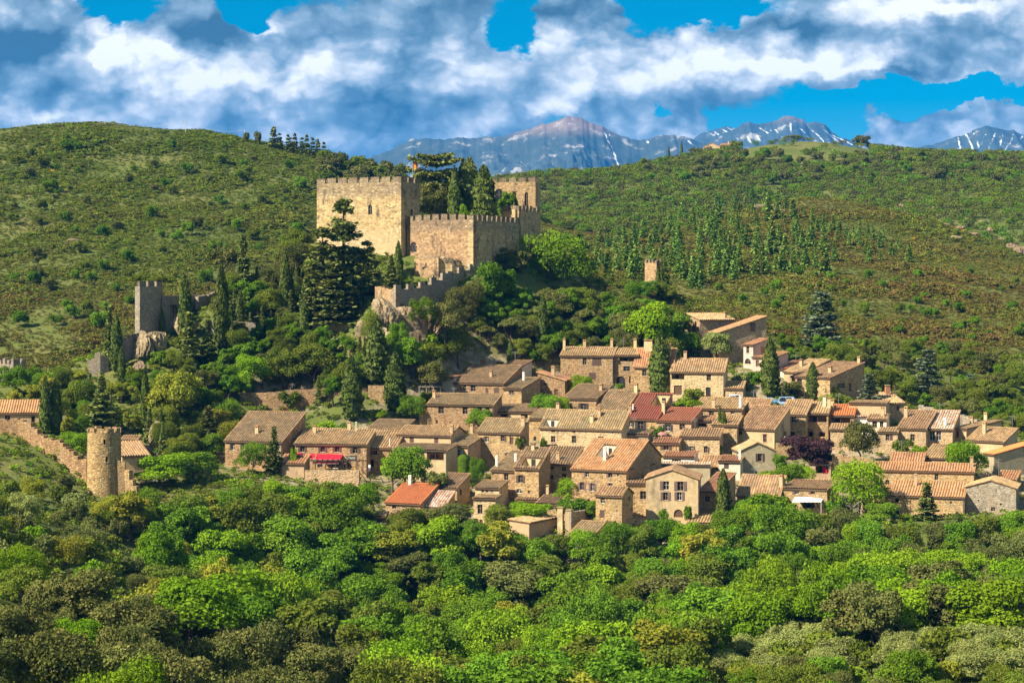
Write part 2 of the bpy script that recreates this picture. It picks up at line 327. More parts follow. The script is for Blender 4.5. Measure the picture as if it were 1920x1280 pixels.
# --- left end of the village
H('stone house with large plain sloping tile roof, above the small spruce', 422, 529, 827, 876, 774, 24, xr=573, kind='shed', roof='r_brown', o=[('s',437,837,5,11),('s',458,836,6,11)], ro=[('w',551,814,4,8),('w',560,813,4,10)], ch=[(482,.25,1.6),(479,.3,3.2,'mast')], sh='shutter_d')
H('small stone house with two roof chimneys in front of the terrace wall', 506, 572, 755, 774, 736, 22, xr=601, kind='shed', roof='r_brown', o=[('w',541,766,8,11),('w',552,766,8,11)], ro=[('w',583,768,4,12)], ch=[(543,.95,1.6),(591,.95,1.8)])
H('long stone restaurant house above the red awnings', 553, 687, 833, 884, 806, 12, d=10, kind='shed', roof='r_tan', o=[('S',567,841,7,11),('S',605,841,7,11),('S',632,841,7,11),('S',666,842,8,14),('d',600,868,10,14),('o',630,867,16,10),('d',655,868,8,15)], ch=[(590,.75,1.5),(655,.98,1.6),(668,.8,2.2,'pipe')], Y=466)
H('low stone house beside the black restaurant sign, roof stepping down', 687, 742, 841, 884, 808, 12, d=11, kind='shed', roof='r_tan', o=[('s',703,848,8,9),('o',696,868,10,14)], ch=[(731,.1,1.6,'pipe')], Y=468)
H('little flat brown roof with white gutter behind the restaurant', 690, 757, 805, 822, 788, 20, d=7, kind='shed', roof='r_brown', o=[('o',720,812,30,6)], Y=486)
H('stone house with upper storey set back over a lower tiled loggia', 745, 845, 816, 846, 800, 20, xr=874, kind='gable', roof='r_tan', wall='plaster', o=[('c',772,825,7,12),('c',818,825,7,12)], ch=[(880,.3,1.6)], Y=474)
H('lower loggia storey with red flowerpot under a strip of tiles', 738, 838, 843.5, 893, 833.5, 20, d=6.5, kind='shed', roof='r_brown', wall='plaster', o=[('o',816,855,32,14)], ro=[], Y=464)
H('tall narrow house with pale green shutters beside the clipped topiary', 846, 877, 837, 884, 814, 22, xr=914, kind='shed', roof='r_brown', wall='plaster', o=[('s',860,850,5,14),('c',856,875,3,6)], ro=[('d',907,855,5,14),('w',892,833,3,6)], ch=[(872,.97,2.0)], sh='shutter_g', Y=468)
H('stone house with three pale windows over a vaulted terrace', 895, 975, 811, 862, 786, 20, xr=992, kind='shed', roof='r_brown', o=[('s',913,823,6,9),('s',942,822,6,9),('d',959,826,7,13),('a',953,851,14,7)], ch=[(982,.5,2.0)], sh='shutter')
H('long stone house with four upper windows, leafy tree against its front', 801, 925, 759, 801, 739.5, 14, xr=941, kind='shed', roof='r_brown', wall='stone', o=[('w',827,768,9,13),('w',872,769,8,13),('w',899,766,7,8),('w',914,766,7,8),('w',819,791,4,6)], ch=[(808,.6,1.6)])
H('stone annex with low tile edge left of the long four-window house', 786, 803, 762, 800, 758, 14, d=6, kind='shed', roof='r_tan', Y=498)
H('weathered brown-roofed house at the top of the cluster, four small windows', 851, 944, 719, 748, 686, 20, d=13, kind='shed', roof='r_brown', o=[('w',871,727,5,8),('w',887,728,8,10),('c',913,733,5,11),('c',931,733,9,12)], ch=[(921,.35,1.5)], Y=512)
H('lower stone wing with white chimney joined to the four-window cluster house', 944, 978, 729.5, 762, 709, 22, xr=1013, kind='shed', roof='r_brown', o=[('w',959,735,8,8)], ro=[('w',1000,731,4,10)], ch=[(982,.7,1.9,'white')], Y=507)
H('dormer-like top storey with two little windows above the cluster', 937, 973, 691, 704, 677, 22, xr=997, kind='shed', roof='r_tan', wall='plaster_white', o=[('w',946,697,6,6),('w',964,697,6,6)], Y=522, ter=False)
H('orange-roofed house with brick chimney at the top of the cluster', 843, 900, 703, 716, 686, 22, d=7, kind='shed', roof='r_orange', wall='plaster', ch=[(906,.75,2.0,'brick'),(882,.3,1.8)], Y=524)
H('pale plastered lean-to with ivy at the cluster corner', 828, 851, 709, 740, 704, 20, d=7, kind='shed', roof='r_orange', wall='plaster_white', Y=513)
H('stone house with orange roof falling to the right', 1008, 1059, 714, 743, 700, 12, xr=1071, kind='fall', roof='r_orange', wall='stone', o=[('w',1022,719,6,7),('d',1043,735,7,11),('w',1015,737,5,8)], ch=[(1037,.4,2.2)])
H('low brown-roofed house with two wide dark windows', 927, 1000, 773, 788, 759, 10, d=9, kind='shed', roof='r_brown', wall='plaster', o=[('o',945,779,14,8),('o',983,779.5,13,8)], Y=497)
H('stone house with long brown roof left of the loggia roof', 991, 1030, 786, 824, 768, 16, d=9, kind='shed', roof='r_brown', o=[('d',1003,826,5,16)], ch=[(1075,.9,1.6)], Y=488)
H('long stone house with roof loggia and four windows in two rows', 1012, 1165, 802, 842, 771, 20, xr=1180, kind='shed', roof='r_brown', wall='mixed', o=[('w',1037,806.5,6,6),('w',1037,823,7,11),('w',1076,807.5,5,6),('w',1076,824,7,11),('w',1155,808,4,6),('w',1126,822,7,5)], ch=[(1110,.35,1.6),(1124,.65,1.8),(1030,.1,.9,'cut')])
H('stone house with two dark-shuttered windows below the arched gate', 1055, 1118, 747.6, 776, 722, 22, xr=1149, kind='shed', roof='r_brown', o=[('S',1064,762,8,12),('S',1094,763,8,13)], ch=[(1127,.55,1.5)], sh='shutter_d')
H('low house with brown roof and small blue window', 1117, 1173, 769, 788, 733, 24, xr=1199, kind='shed', roof='r_brown', o=[('b',1137,776,8,8)], ch=[(1193,.9,2.0)], Y=500)
H('dark red tiled house with roof terrace cut into it', 1173, 1232, 786, 812, 739, 16, d=13, kind='shed', roof='r_red', o=[('S',1201,797,9,14),('s',1182,795,5,9)], ch=[(1181,.35,1.0,'white'),(1171,.2,2)], sh='shutter_d', Y=490)
H('dark red tiled low house with tall stone chimney', 1231, 1296, 790, 818, 766, 16, d=9, kind='shed', roof='r_red', wall='mixed', o=[('S',1252,802,8,11),('w',1279,800,9,10)], ch=[(1241,.5,3.0)], sh='shutter_d', Y=487)
# --- upper row
H('upper-row stone house with bricked terrace wall left of the arch', 1051, 1150, 668, 732, 652, 6, d=8, kind='shed', roof='r_tan', o=[('c',1119,677,15,16),('w',1096,677,6,12),('c',1111,705,11,12)], ch=[(1055,.6,3.0),(1096,.95,1.8),(1147,.95,2.2)], Y=524)
H('upper-row house with dark roof loggia over the arched gateway', 1150, 1196, 667, 732, 654, 6, d=8, kind='shed', roof='r_tan', o=[('o',1178,673,34,9),('w',1175,691,11,9),('w',1151,692,6,11),('a',1164,716,17,22),('w',1146,712,3,12),('w',1181,712,3,12)], ch=[(1191,.95,2.4)], Y=523)
H('upper-row stone house with long orange-brown roof left of the big cypress', 1189, 1262, 687, 734, 655, 12, xr=1268, kind='shed', roof='r_orange', o=[('w',1208,699,7,10)], ch=[(1216,.98,2.2,'flat'),(1255,.6,3)], Y=521)
H('big upper stone house with ribbed roof, dark loggia and two doors', 1257, 1358, 698, 748, 674, 8, xr=1364, kind='shed', roof='r_tan', wall='mixed', o=[('o',1271,704,24,14),('w',1329,706,7,13),('d',1271,731,15,17),('d',1328,736,9,20)], ch=[(1285,.97,1.8)], Y=516)
H('little stone garage with lean-to roof above the parked white car', 1360, 1393, 729.5, 750, 716, 6, d=6, kind='shed', roof='r_tan', wall='mixed', o=[('w',1380,737,3,3)], Y=513)
H('tall stone house with pale shutter at the top edge of the village', 1289, 1312, 600, 634, 590, 62, xr=1378, kind='fall', roof='r_tan', wall='mixed', o=[('c',1300,611,8,15)], ro=[('c',1328,607,6,12),('c',1337,605,6,12)], ch=[(1360,.8,1.6)], Y=556, sh='shutter_t')
H('large house with broad orange roof and tall shaded stone side wall', 1328, 1346, 624.5, 682, 594, 60, xr=1437, kind='shed', roof='r_orange', wall='mixed', o=[('w',1341,634,4,4)], ro=[('w',1360,644,7,11),('c',1411,613,8,14)], Y=545)
H('small pink plastered house with red shutter in front of the big side wall', 1394, 1412, 647, 688, 636, 50, xr=1442, kind='shed', roof='r_orange', wall='pink', o=[('w',1402,656,5,11),('a',1402,677,12,10)], ro=[('c',1432,655,10,11)], Y=536, sh='brick')
H('pink lean-to porch with orange tiles right of the pink house', 1411, 1450, 671, 688, 661, 30, xr=1478, kind='shed', roof='r_orange', wall='pink', o=[('d',1420,681,6,12),('w',1432,678,6,9)], Y=532)
H('cluster house with orange roof above the cypress walk', 1456, 1500, 693, 715, 678, 20, xr=1530, kind='shed', roof='r_orange', wall='plaster_white', o=[('w',1474,706,4,11)], Y=530)
H('house with long grey-brown roof sloping towards the cypress', 1470, 1510, 698, 722, 675, 40, xr=1556, kind='shed', roof='r_tan', wall='plaster', o=[('w',1488,708,6,9)], ch=[(1503,.4,1.8)], Y=527)
H('wide brown house with shaded side wall and blue-framed windows', 1484, 1556, 707, 733, 680, 34, xr=1621, kind='shed', roof='r_tan', wall='stone', o=[('d',1499,715,9,10)], ro=[('w',1601,704,11,12),('w',1577,723,12,9),('d',1594,726,5,16)], ch=[(1557,.3,1.5),(1611,.95,1.5)], Y=519)
# --- right middle rows
H('long low house with brown tiles above the twin cypresses', 1300, 1392, 767, 790, 747, 12, d=9, kind='shed', roof='r_tan', o=[('o',1311,775,14,9),('w',1334,774,8,9),('w',1373,772,5,8)], ch=[(1388,.1,2.6,'white'),(1338,.05,2.2)], Y=500)
H('brown-roofed house end stepping down above the terrace', 1391, 1437, 770, 790, 749, 22, xr=1448, kind='shed', roof='r_tan', o=[('w',1417,774,4,5)], Y=500)
H('house with long sweeping brown roof and small plastered front', 1384, 1452, 804, 842, 763, 22, xr=1482, kind='shed', roof='r_tan', wall='plaster', o=[('w',1388,810,6,9),('w',1434,822,6,13),('a',1389,838,10,8)], ro=[('d',1472,815,6,12)], Y=487)
H('square house with tan-shuttered window under a ribbed roof', 1464, 1511, 778, 828, 751, 10, d=9, kind='shed', roof='r_tan', o=[('S',1488,786,8,11),('o',1484,815,14,11)], Y=495, sh='shutter_t')
H('house with open timber loggia under the eaves', 1512, 1553, 776, 826, 755, 6, d=9, kind='shed', roof='r_tan', o=[('o',1533,785,34,12),('o',1520,813,10,10),('o',1541,814,12,9)], ch=[(1546,.6,2.6,'pale'),(1556,.5,2.4)], Y=496)
H('orange-roofed house with glazed loggia above a strip of tiles', 1554, 1601, 780, 800, 760, 4, d=9, kind='shed', roof='r_bright', o=[('o',1576,789,36,13)], ch=[(1561,.45,2.6)], Y=497)
H('lower stone storey with door under a strip of tiles', 1557, 1602, 806, 842, 796, 4, d=5.5, kind='shed', roof='r_tan', wall='mixed', o=[('d',1588,822,10,17)], Y=487)
H('grey plastered terrace block with a row of coping tiles', 1592, 1661, 757, 790, 755, 6, d=8, kind='shed', roof='r_tan', wall='plaster', Y=502)
H('brown-roofed cottage with brick chimney at the upper right edge', 1655, 1697, 757, 776, 737, -20, d=10, kind='shed', roof='r_tan', wall='mixed', o=[('d',1684,765,6,9)], ch=[(1664,.8,2.2,'brick')], Y=508)
H('small white-walled house with grey windows left of the patched roof', 1626, 1662, 787, 812, 778, 8, d=5, kind='shed', roof='r_tan', wall='plaster_white', o=[('w',1640,795,8,12),('w',1653,796,6,12)], ch=[(1655,.6,2)], Y=494)
H('white plaster terrace wall beside the dark evergreen tree', 1598, 1640, 783, 800, 781, 4, d=4, kind='shed', roof='r_pale', wall='white', Y=497, name='terrace_wall', cat='wall')
H('stone house with shuttered window under a short tile strip', 1646, 1683, 811, 850, 803, 6, d=6, kind='shed', roof='r_tan', wall='mixed', o=[('w',1664,819,6,12),('c',1671,819,5,12)], Y=485, sh='shutter')
H('stone house with weathered roof half of an adjoining pair', 1683, 1736, 804, 838, 771, 12, d=12, kind='shed', roof='r_tan', wall='mixed', o=[('w',1711,820,7,12)], ch=[(1681,.6,2.4)], Y=486)
H('stone house with roof patched in pale new tiles, two tall windows', 1736, 1786, 805, 840, 771, 8, d=12, kind='shed', roof='r_pale', wall='mixed', o=[('w',1748,816,9,18),('w',1760,816,8,17)], ch=[(1772,.15,1.8,'white')], Y=486)
H('brown-roofed house behind the patched roof, long shaded side', 1786, 1812, 804, 830, 789, 24, xr=1878, kind='shed', roof='r_tan', wall='plaster', o=[('w',1795,813,4,13)], ch=[(1797,.5,1.6),(1830,.9,1.8)], Y=489)
H('tan-roofed house with tall chimney and television mast', 1812, 1882, 826, 846, 803, 28, xr=1908, kind='shed', roof='r_tan', wall='plaster', ch=[(1846,.5,2.6),(1904,.7,4,'mast')], Y=483)
H('smooth orange-roofed house at the edge of the picture', 1846, 1864, 851, 892, 832, 55, xr=1935, kind='shed', roof='r_bright', wall='concrete', Y=472)
H('tile-roofed shed above the long crenel-holed wall', 1668, 1730, 872, 885, 850, 4, d=8, kind='shed', roof='r_orange', wall='stone', Y=466)
H('tan-roofed cottage half hidden by the bright green tree', 1731, 1776, 859, 885, 835, 14, d=9, kind='shed', roof='r_tan', wall='mixed', Y=472)
H('long stone wall house with slit windows and strip of roof tiles', 1637, 1826, 882, 916, 869, 3, d=5, kind='shed', roof='r_orange', wall='stone', o=[('w',1650,878,3,6),('w',1756,894,6,10),('a',1664,905,8,12),('o',1644,904,9,11)], ch=[(1822,.6,2.2)], Y=459)
H('orange-brown roof and stone house behind the green bush', 1617, 1668, 941, 968, 911, 14, d=10, kind='shed', roof='r_orange', wall='stone', Y=448)
H('stone house behind the small fir with wall of rubble stone', 1670, 1808, 930, 966, 904, 4, d=10, kind='shed', roof='r_orange', wall='stone', o=[('o',1682,937,8,8),('d',1680,957,12,16),('w',1783,942,4,4)], ch=[(1717,.7,2.4)], Y=447)
H('low-gabled rubble stone barn with dark small openings', 1811, 1905, 914, 962, 902, 4, d=10, kind='front', roof='r_tan', wall='stone_grey', o=[('w',1835,938,3,3),('w',1877,945,4,4),('w',1862,954,7,7)], Y=446)
H('orange roof with antenna pole behind the gabled barn', 1869, 1905, 900, 915, 884, 8, d=7, kind='shed', roof='r_orange', wall='stone', ch=[(1869,.1,4.5,'mast')], Y=461)
# --- right lower rows
H('plastered gable cottage with brown shutters below the sweeping roof', 1386, 1455, 847, 888, 831, -12, d=8, kind='front', roof='r_tan', wall='concrete', o=[('S',1425,857,7,14)], Y=470)
H('brown-roofed house overgrown with vines at its eaves', 1382, 1462, 928, 958, 893, 18, xr=1473, kind='shed', roof='r_tan', o=[], ch=[(1465,.5,2.4),(1481,.6,1.6)], Y=452)
H('stone house with white pergola blinds on its terrace', 1469, 1551, 916, 962, 901, 12, xr=1572, kind='shed', roof='r_tan', wall='stone', o=[('s',1494,922,7,8),('s',1524,922,7,8),('o',1516,947,22,10)], Y=449, sh='shutter_p')
H('small flat modern terrace room with red door', 1517, 1558, 869, 893, 866, 4, d=5, kind='shed', roof='r_pale', wall='plaster', o=[('o',1541,880,24,14),('R',1547,881,8,14)], Y=468)
H('big orange-roofed house with six windows and shaded side', 1072, 1174, 880, 934, 825, 23, xr=1240, kind='gable6', roof='r_orange', o=[('s',1101,889,5,9),('s',1144,890,6,9),('w',1159,890,4,6),('S',1091,911.5,6,12),('S',1111,913,6,13),('s',1145,910,6,9)], ro=[('w',1184,887,5,13),('w',1205,899,5,14),('w',1219,848,4,13),('w',1223,878,6,13)], ch=[(1134,.3,2.8,'white')], sh='shutter_p')
H('small ivy-cornered stone house in front of the big orange roof', 1117, 1166, 929, 984, 914, 20, xr=1187, kind='gable', roof='r_tan', o=[('w',1130,937,7,11),('c',1129,963,8,13)], ro=[('w',1180,935,3,7)])
H('plastered gable-fronted house with tall mauve shutters and arched door', 1211, 1309, 898, 970, 882, 3, d=11, kind='front', roof='r_tan', wall='plaster', o=[('s',1249,906,10,22),('S',1276,907,10,23),('S',1248,930,8,14),('S',1274,930,8,14),('a',1272,962,17,15),('w',1247,957,4,7)], Y=437, sh='shutter_p')
H('stone wing with barred window left of the plastered gable', 1175, 1213, 908, 966, 906, 3, d=9, kind='shed', roof='r_tan', wall='stone', o=[('w',1206,928,10,14)], Y=439)
H('stone house with ribbed roof left of the lone front cypress', 1310, 1344, 922, 964, 888, 20, xr=1379, kind='shed', roof='r_orange', o=[('w',1326,935,9,10)], Y=442)
H('white little house with roof tiles above the plaster balcony wall', 1243, 1302, 857, 876, 847, 8, d=6, kind='shed', roof='r_orange', wall='white', o=[('S',1268,862,7,10),('w',1299,866,5,10)], Y=469, sh='shutter_d')
H('long grey plaster balcony wall below the white little house', 1231, 1331, 872, 896, 870, 3, d=5, kind='shed', roof='r_pale', wall='concrete', Y=461, name='terrace_wall', cat='wall')
H('low tiled roof next to the white chimney pot house', 1310, 1345, 875, 892, 856, 18, xr=1352, kind='shed', roof='r_tan', Y=467)
H('white-framed small house with balcony left of the gable cottage', 1347, 1388, 866, 890, 855, 6, xr=1396, kind='shed', roof='r_orange', wall='plaster_white', o=[('c',1362,872,8,12)], ch=[(1387,.3,2.2,'white')], Y=465)
H('stone house with brown-shuttered windows below the terracotta strip', 1275, 1349, 820, 858, 804, 6, d=8, kind='shed', roof='r_tan', wall='mixed', o=[('s',1296,841,6,9),('s',1323,843,6,10),('w',1294,823,4,4),('w',1325,823,3,4)], Y=478)
H('stone house with dark-shuttered window right of the big orange roof', 1225, 1273, 832, 866, 822, 6, d=6, kind='shed', roof='r_orange', wall='stone', o=[('S',1249,839,9,8)], Y=474)
H('tiled roof strip right of the dark red house', 1284, 1335, 789, 805, 781, 6, d=5, kind='shed', roof='r_orange', wall='mixed', o=[('o',1310,796,30,5)], Y=490)
H('low house of brown tiles behind the twin cypresses', 1335, 1382, 798, 840, 781, 10, d=7, kind='shed', roof='r_tan', Y=486)
H('small dark lean-to roof right of the long two-row house', 1166, 1215, 815, 832, 807, 14, d=5, kind='shed', roof='r_brown', wall='stone_grey', Y=478)
H('stone house with brown roof and two thin white chimneys', 921, 965, 883, 924, 847, 20, d=13, kind='shed', roof='r_brown', o=[('w',949,895,7,12)], ch=[(929,.2,2.2,'white'),(967,.45,1.6,'white')], Y=456)
H('stone house with roof terrace under a grey awning and arched door', 965, 1010, 878, 930, 841, 20, xr=1032, kind='shed', roof='r_brown', o=[('S',976,898,7,12),('a',973,920,11,8),('w',992,922,4,5)], ch=[(1000,.9,1.2)], Y=452)
H('stone house with many dark little windows under brown roof', 1014, 1076, 871, 920, 839, 10, d=12, kind='shed', roof='r_brown', wall='stone', o=[('w',1022,875,8,8),('w',1034,875,8,8),('w',1057,877,7,11),('w',1025,897,6,8),('w',1034,894,6,8),('d',1058,894,8,13)], ch=[(1046,.25,1.6)], Y=461)
H('bright orange-roofed house with white chimney among the trees', 723, 788, 943, 975, 908, 26, xr=822, kind='shed', roof='r_bright', wall='stone', o=[('w',739,949,7,8),('w',758,948,8,6)], ch=[(769,.93,1.8,'white')], Y=444)
H('stone house with brown roof behind the bright orange roof', 816, 857, 914, 956, 889, 24, xr=881, kind='shed', roof='r_brown', o=[], ro=[('d',864,922,4,10)], Y=450)
H('pale speckled tile lean-to right of the bright orange roof', 793, 834, 950, 968, 922, 24, xr=853, kind='shed', roof='r_pale', Y=443)
H('narrow stone house with row of three little attic windows', 891, 936, 915, 934, 902, 20, xr=953, kind='shed', roof='r_brown', wall='plaster', o=[('w',905,920,5,5),('w',913,920,5,5),('w',922,920,5,5)], Y=449)
H('stone lower front with white-framed tall window and yellow pipe', 888, 929, 935, 984, 929, 14, d=4.5, kind='shed', roof='r_tan', wall='mixed', o=[('w',900,954,8,16),('d',893,977,7,11),('d',902,979,6,10)], Y=440)
H('low brown-roofed house above the walled terrace ruin', 1006, 1046, 945, 975, 925, 14, d=9, kind='shed', roof='r_brown', wall='stone', o=[('w',1033,951,6,10)], ch=[(1020,.85,1.8)], Y=444)
H('mauve-brown roof behind the vine-covered terrace', 968, 1012, 938, 960, 925, 12, d=7, kind='shed', roof='r_brown', Y=449)
H('mauve-brown roof falling towards the two stone pillars', 1040, 1072, 950, 975, 929, 30, xr=1117, kind='shed', roof='r_brown', Y=443)
H('terrace ruin of stone with dark railings beside two pillars', 955, 992, 979, 1006, 977, 30, xr=1046, kind='fall', roof='r_tan', wall='plaster', o=[('a',963,998,9,6)], Y=428)
H('low brown roof at the wood edge right of the pillars', 1070, 1115, 1000, 1012, 979, 24, xr=1135, kind='shed', roof='r_brown', wall='plaster', o=[('w',1078,1004,8,5)], Y=427)
H('small brown-roofed porch with white-framed window at wood edge', 1132, 1150, 978, 996, 955, 36, xr=1184, kind='shed', roof='r_brown', wall='plaster_white', o=[('w',1141,986,9,10)], Y=430)
H('roof corner of brown tiles sunk in the treetops', 1190, 1215, 1000, 1012, 984, 30, d=6, kind='shed', roof='r_pale', Y=425)
H('ribbed roof strip behind the lone front cypress', 1290, 1342, 981, 995, 964, 6, d=7, kind='shed', roof='r_tan', wall='plaster', Y=432)
H('little dark-roofed garden lean-to left of the bright orange roof', 692, 722, 968, 982, 961, 10, d=4, kind='shed', roof='r_brown', wall='wood_d', Y=436)
# --- left edge and hill
H('long house with ribbed orange roof at the left picture edge', -30, 73, 776, 800, 752, 4, d=8, kind='shed', roof='r_orange', wall='plaster', o=[('w',14,782,9,9),('d',62,786,7,13)], Y=476)
H('house with brown hipped roof behind the round tower', 229, 280, 856, 888, 829, -14, d=9, kind='shed', roof='r_tan', wall='plaster', o=[('w',262,868,5,6)], Y=456)
H('short upper roof above the hipped roof behind the round tower', 226, 256, 827, 840, 818, 10, d=5, kind='shed', roof='r_tan', wall='plaster', Y=468)
H('little tiled porch roof left of the red awnings', 524, 570, 869, 892, 854, 18, d=4, kind='shed', roof='r_orange', wall='plaster', Y=459)
H('stone farmhouse on the far hilltop', 1319, 1350, 276, 300, 269, 10, d=8, kind='front', roof='r_orange', wall='plaster', o=[('w',1323,279,5,4),('d',1322,291,4,6)], Y=1380, ter=False, name='farmhouse', cat='farmhouse')
H('orange-roofed wing of the hilltop farmhouse', 1350, 1367, 274, 300, 270, 10, xr=1370, kind='shed', roof='r_orange', wall='pink', o=[('o',1361,277,6,3)], ch=[(1366,.9,1.5)], Y=1378, ter=False, name='farmhouse', cat='farmhouse')

def house_frame(h):
    th = h['th']; c, s = math.cos(th), math.sin(th)
    O = P(h['x0'], h['yb'], h['Y'])
    def wx(px):
        a = (px-960)/F; return (a*O[1]-O[0])/(c+a*s)
    w = wx(h['x1']); Q = O+np.array((c*w, -s*w, 0))
    if h['xr'] is not None:
        b = (h['xr']-960)/F; d = (b*Q[1]-Q[0])/(s-b*c)
    else: d = h['d']
    h['w'], h['dd'], h['O'], h['wx'] = w, d, O, wx
    def dy(px):
        b = (px-960)/F; return (b*Q[1]-Q[0])/(s-b*c)
    h['dy'] = dy; h['Q'] = Q
    h['ze'] = (HY-h['ye'])/F*O[1]-O[2]
    fr = {'shed': 1.0, 'gable': .5, 'gable6': .62, 'fall': 0.0, 'front': 0.0}[h['kind']]
    Yr = O[1]-s*w*.5+c*d*fr
    h['zr'] = (HY-h['yr'])/F*Yr-O[2]
    h['fr'] = fr
    return h
for h in HS: house_frame(h)
for h in HS:
    if not h['ter']: continue
    c, s = math.cos(h['th']), math.sin(h['th']); O, w, d = h['O'], h['w'], min(h['dd'], 14)
    pts.append(O+np.array((c*w*.5, -s*w*.5, -0.2)))
    pts.append(O+np.array((c*w*.5+s*d*.9, -s*w*.5+c*d*.9, 0.5)))
# ------------------------------------------------------------------ solve the ground through those points
_p = []
for q in pts:                                    # merge points that nearly coincide
    for k in _p:
        if (k[0]-q[0])**2+(k[1]-q[1])**2 < 16:
            k[2] = min(k[2], q[2]); break
    else: _p.append(np.array(q, float))
CPT = np.array(_p)
def phi(r2): return np.sqrt(r2+100.0)
D2 = (CPT[:, None, 0]-CPT[None, :, 0])**2+(CPT[:, None, 1]-CPT[None, :, 1])**2
A = -phi(D2); n_ = len(CPT)
lam = 1.5
B = np.zeros((n_+3, n_+3)); B[:n_, :n_] = A+np.eye(n_)*lam; Q3 = np.c_[np.ones(n_), CPT[:, :2]/500]
B[:n_, n_:] = Q3; B[n_:, :n_] = Q3.T
sol = np.linalg.solve(B, np.r_[CPT[:, 2], 0, 0, 0])
GX = np.arange(-440, 441, 4.0); GY = np.arange(150, 1661, 4.0)
XX, YY = np.meshgrid(GX, GY)
def rbf(x, y):
    z = np.zeros(x.shape)
    for i in range(0, x.size, 20000):
        xs, ys = x.ravel()[i:i+20000], y.ravel()[i:i+20000]
        r2 = (xs[:, None]-CPT[None, :, 0])**2+(ys[:, None]-CPT[None, :, 1])**2
        z.ravel()[i:i+20000] = -phi(r2)@sol[:n_]+sol[n_]+sol[n_+1]*xs/500+sol[n_+2]*ys/500
    return z
ZZ = rbf(XX.copy(), YY.copy())
# gentle relief away from the buildings
far = np.clip((YY-580)/150, 0, 1)
ZZ += far*(1.6*fbm2(XX/38, YY/38, 3)+.6*fbm2(XX/11, YY/11, 4)) + (1-far)*.25*fbm2(XX/9, YY/9, 5)
ZZ = np.maximum(ZZ, -75)
def ground(x, y):
    x = np.asarray(x, float); y = np.asarray(y, float)
    fx = np.clip((x-GX[0])/4, 0, len(GX)-1.001); fy = np.clip((y-GY[0])/4, 0, len(GY)-1.001)
    i = fx.astype(int); j = fy.astype(int); a = fx-i; b = fy-j
    return ZZ[j, i]*(1-a)*(1-b)+ZZ[j, i+1]*a*(1-b)+ZZ[j+1, i]*(1-a)*b+ZZ[j+1, i+1]*a*b
YS = np.arange(200, 1640, 1.5)
def hit(px, py, up=0.0, ymin=200, ymax=1640):    # first ground (raised by up) met along a line of sight
    ys = YS[(YS >= ymin) & (YS <= ymax)]; x = (px-960)/F*ys; zr = (HY-py)/F*ys
    k = np.nonzero(ground(x, ys)+up >= zr)[0]
    if len(k) == 0: return None
    Y = ys[k[0]]; X = (px-960)/F*Y
    return np.array((X, Y, float(ground(X, Y))))
def ground_mat():
    m, t, out = mat('hillside_ground'); g = t.new('ShaderNodeNewGeometry'); pos = g.outputs['Position']
    n = t.noise(pos, .035, 6, .6); n2 = t.noise(pos, .35, 6, .65); n3 = t.noise(pos, .012, 3, .5)
    c = t.ramp(n, [(.3, (.085, .11, .024)), (.5, (.105, .122, .028)), (.62, (.145, .135, .042)), (.75, (.095, .118, .026))])
    c = t.mix(t.smooth(n2, .48, .7), c, (.06, .085, .02))
    c = t.mix(t.math('MULTIPLY', t.smooth(n2, .62, .74), t.smooth(n3, .45, .6)), c, (.24, .185, .115))
    vl = t.new('ShaderNodeAttribute', attribute_name='built')
    e = t.ramp(n2, [(.35, (.15, .12, .07)), (.5, (.25, .195, .125)), (.65, (.32, .26, .18))])
    c = t.mix(t.math('MULTIPLY', vl.outputs['Fac'], t.smooth(n2, .36, .52)), c, e)
    principled(t, out, c, .95, .1, n2, .8, .6); return m
M['ground'] = ground_mat()
ny, nx = XX.shape
me = bpy.data.meshes.new('hillside_ground')
idx = np.arange(nx*ny).reshape(ny, nx)
fc = np.stack([idx[:-1, :-1], idx[:-1, 1:], idx[1:, 1:], idx[1:, :-1]], -1).reshape(-1, 4)
vv = np.stack([XX, YY, ZZ], -1).reshape(-1, 3)
def fast_mesh(name, v, f, smooth=False, attr=None):
    me = bpy.data.meshes.new(name); v = np.asarray(v, np.float32); f = np.asarray(f, np.int32); k = f.shape[1]
    me.vertices.add(len(v)); me.vertices.foreach_set('co', v.ravel())
    me.loops.add(f.size); me.loops.foreach_set('vertex_index', f.ravel())
    me.polygons.add(len(f)); me.polygons.foreach_set('loop_start', np.arange(len(f), dtype=np.int32)*k)
    try: me.polygons.foreach_set('loop_total', np.full(len(f), k, np.int32))
    except Exception: pass
    if smooth: me.polygons.foreach_set('use_smooth', np.ones(len(f), bool))
    me.update(calc_edges=True)
    if attr is not None:
        at = me.attributes.new('tv', 'FLOAT', 'FACE'); at.data.foreach_set('value', np.asarray(attr, np.float32))
    return me
bpy.data.meshes.remove(me)
me = fast_mesh('terrain', vv, fc, True); me.materials.append(M['ground'])
px_ = 960+vv[:, 0]/vv[:, 1]*F
dh = np.full(len(vv), 99.0)
for h in HS:
    if h['ter']:
        cx = h['O'][0]+math.cos(h['th'])*h['w']/2+math.sin(h['th'])*h['dd']/2; cy = h['O'][1]-math.sin(h['th'])*h['w']/2+math.cos(h['th'])*h['dd']/2
        dh = np.minimum(dh, np.hypot(vv[:, 0]-cx, vv[:, 1]-cy))
at = me.attributes.new('built', 'FLOAT', 'POINT'); at.data.foreach_set('value', np.clip((14-dh)/6, 0, 1).astype(np.float32))
terr = link('terrain', me); terr['kind'] = 'structure'
# the plain beyond, out to the foot of the mountains
me = bpy.data.meshes.new('far_plain'); me.from_pydata([(-16000, -2000, -78), (16000, -2000, -78), (16000, 16000, -78), (-16000, 16000, -78)], [], [(0, 1, 2, 3)]); me.materials.append(M['ground'])
o = link('far_plain_ground', me); o['kind'] = 'structure'

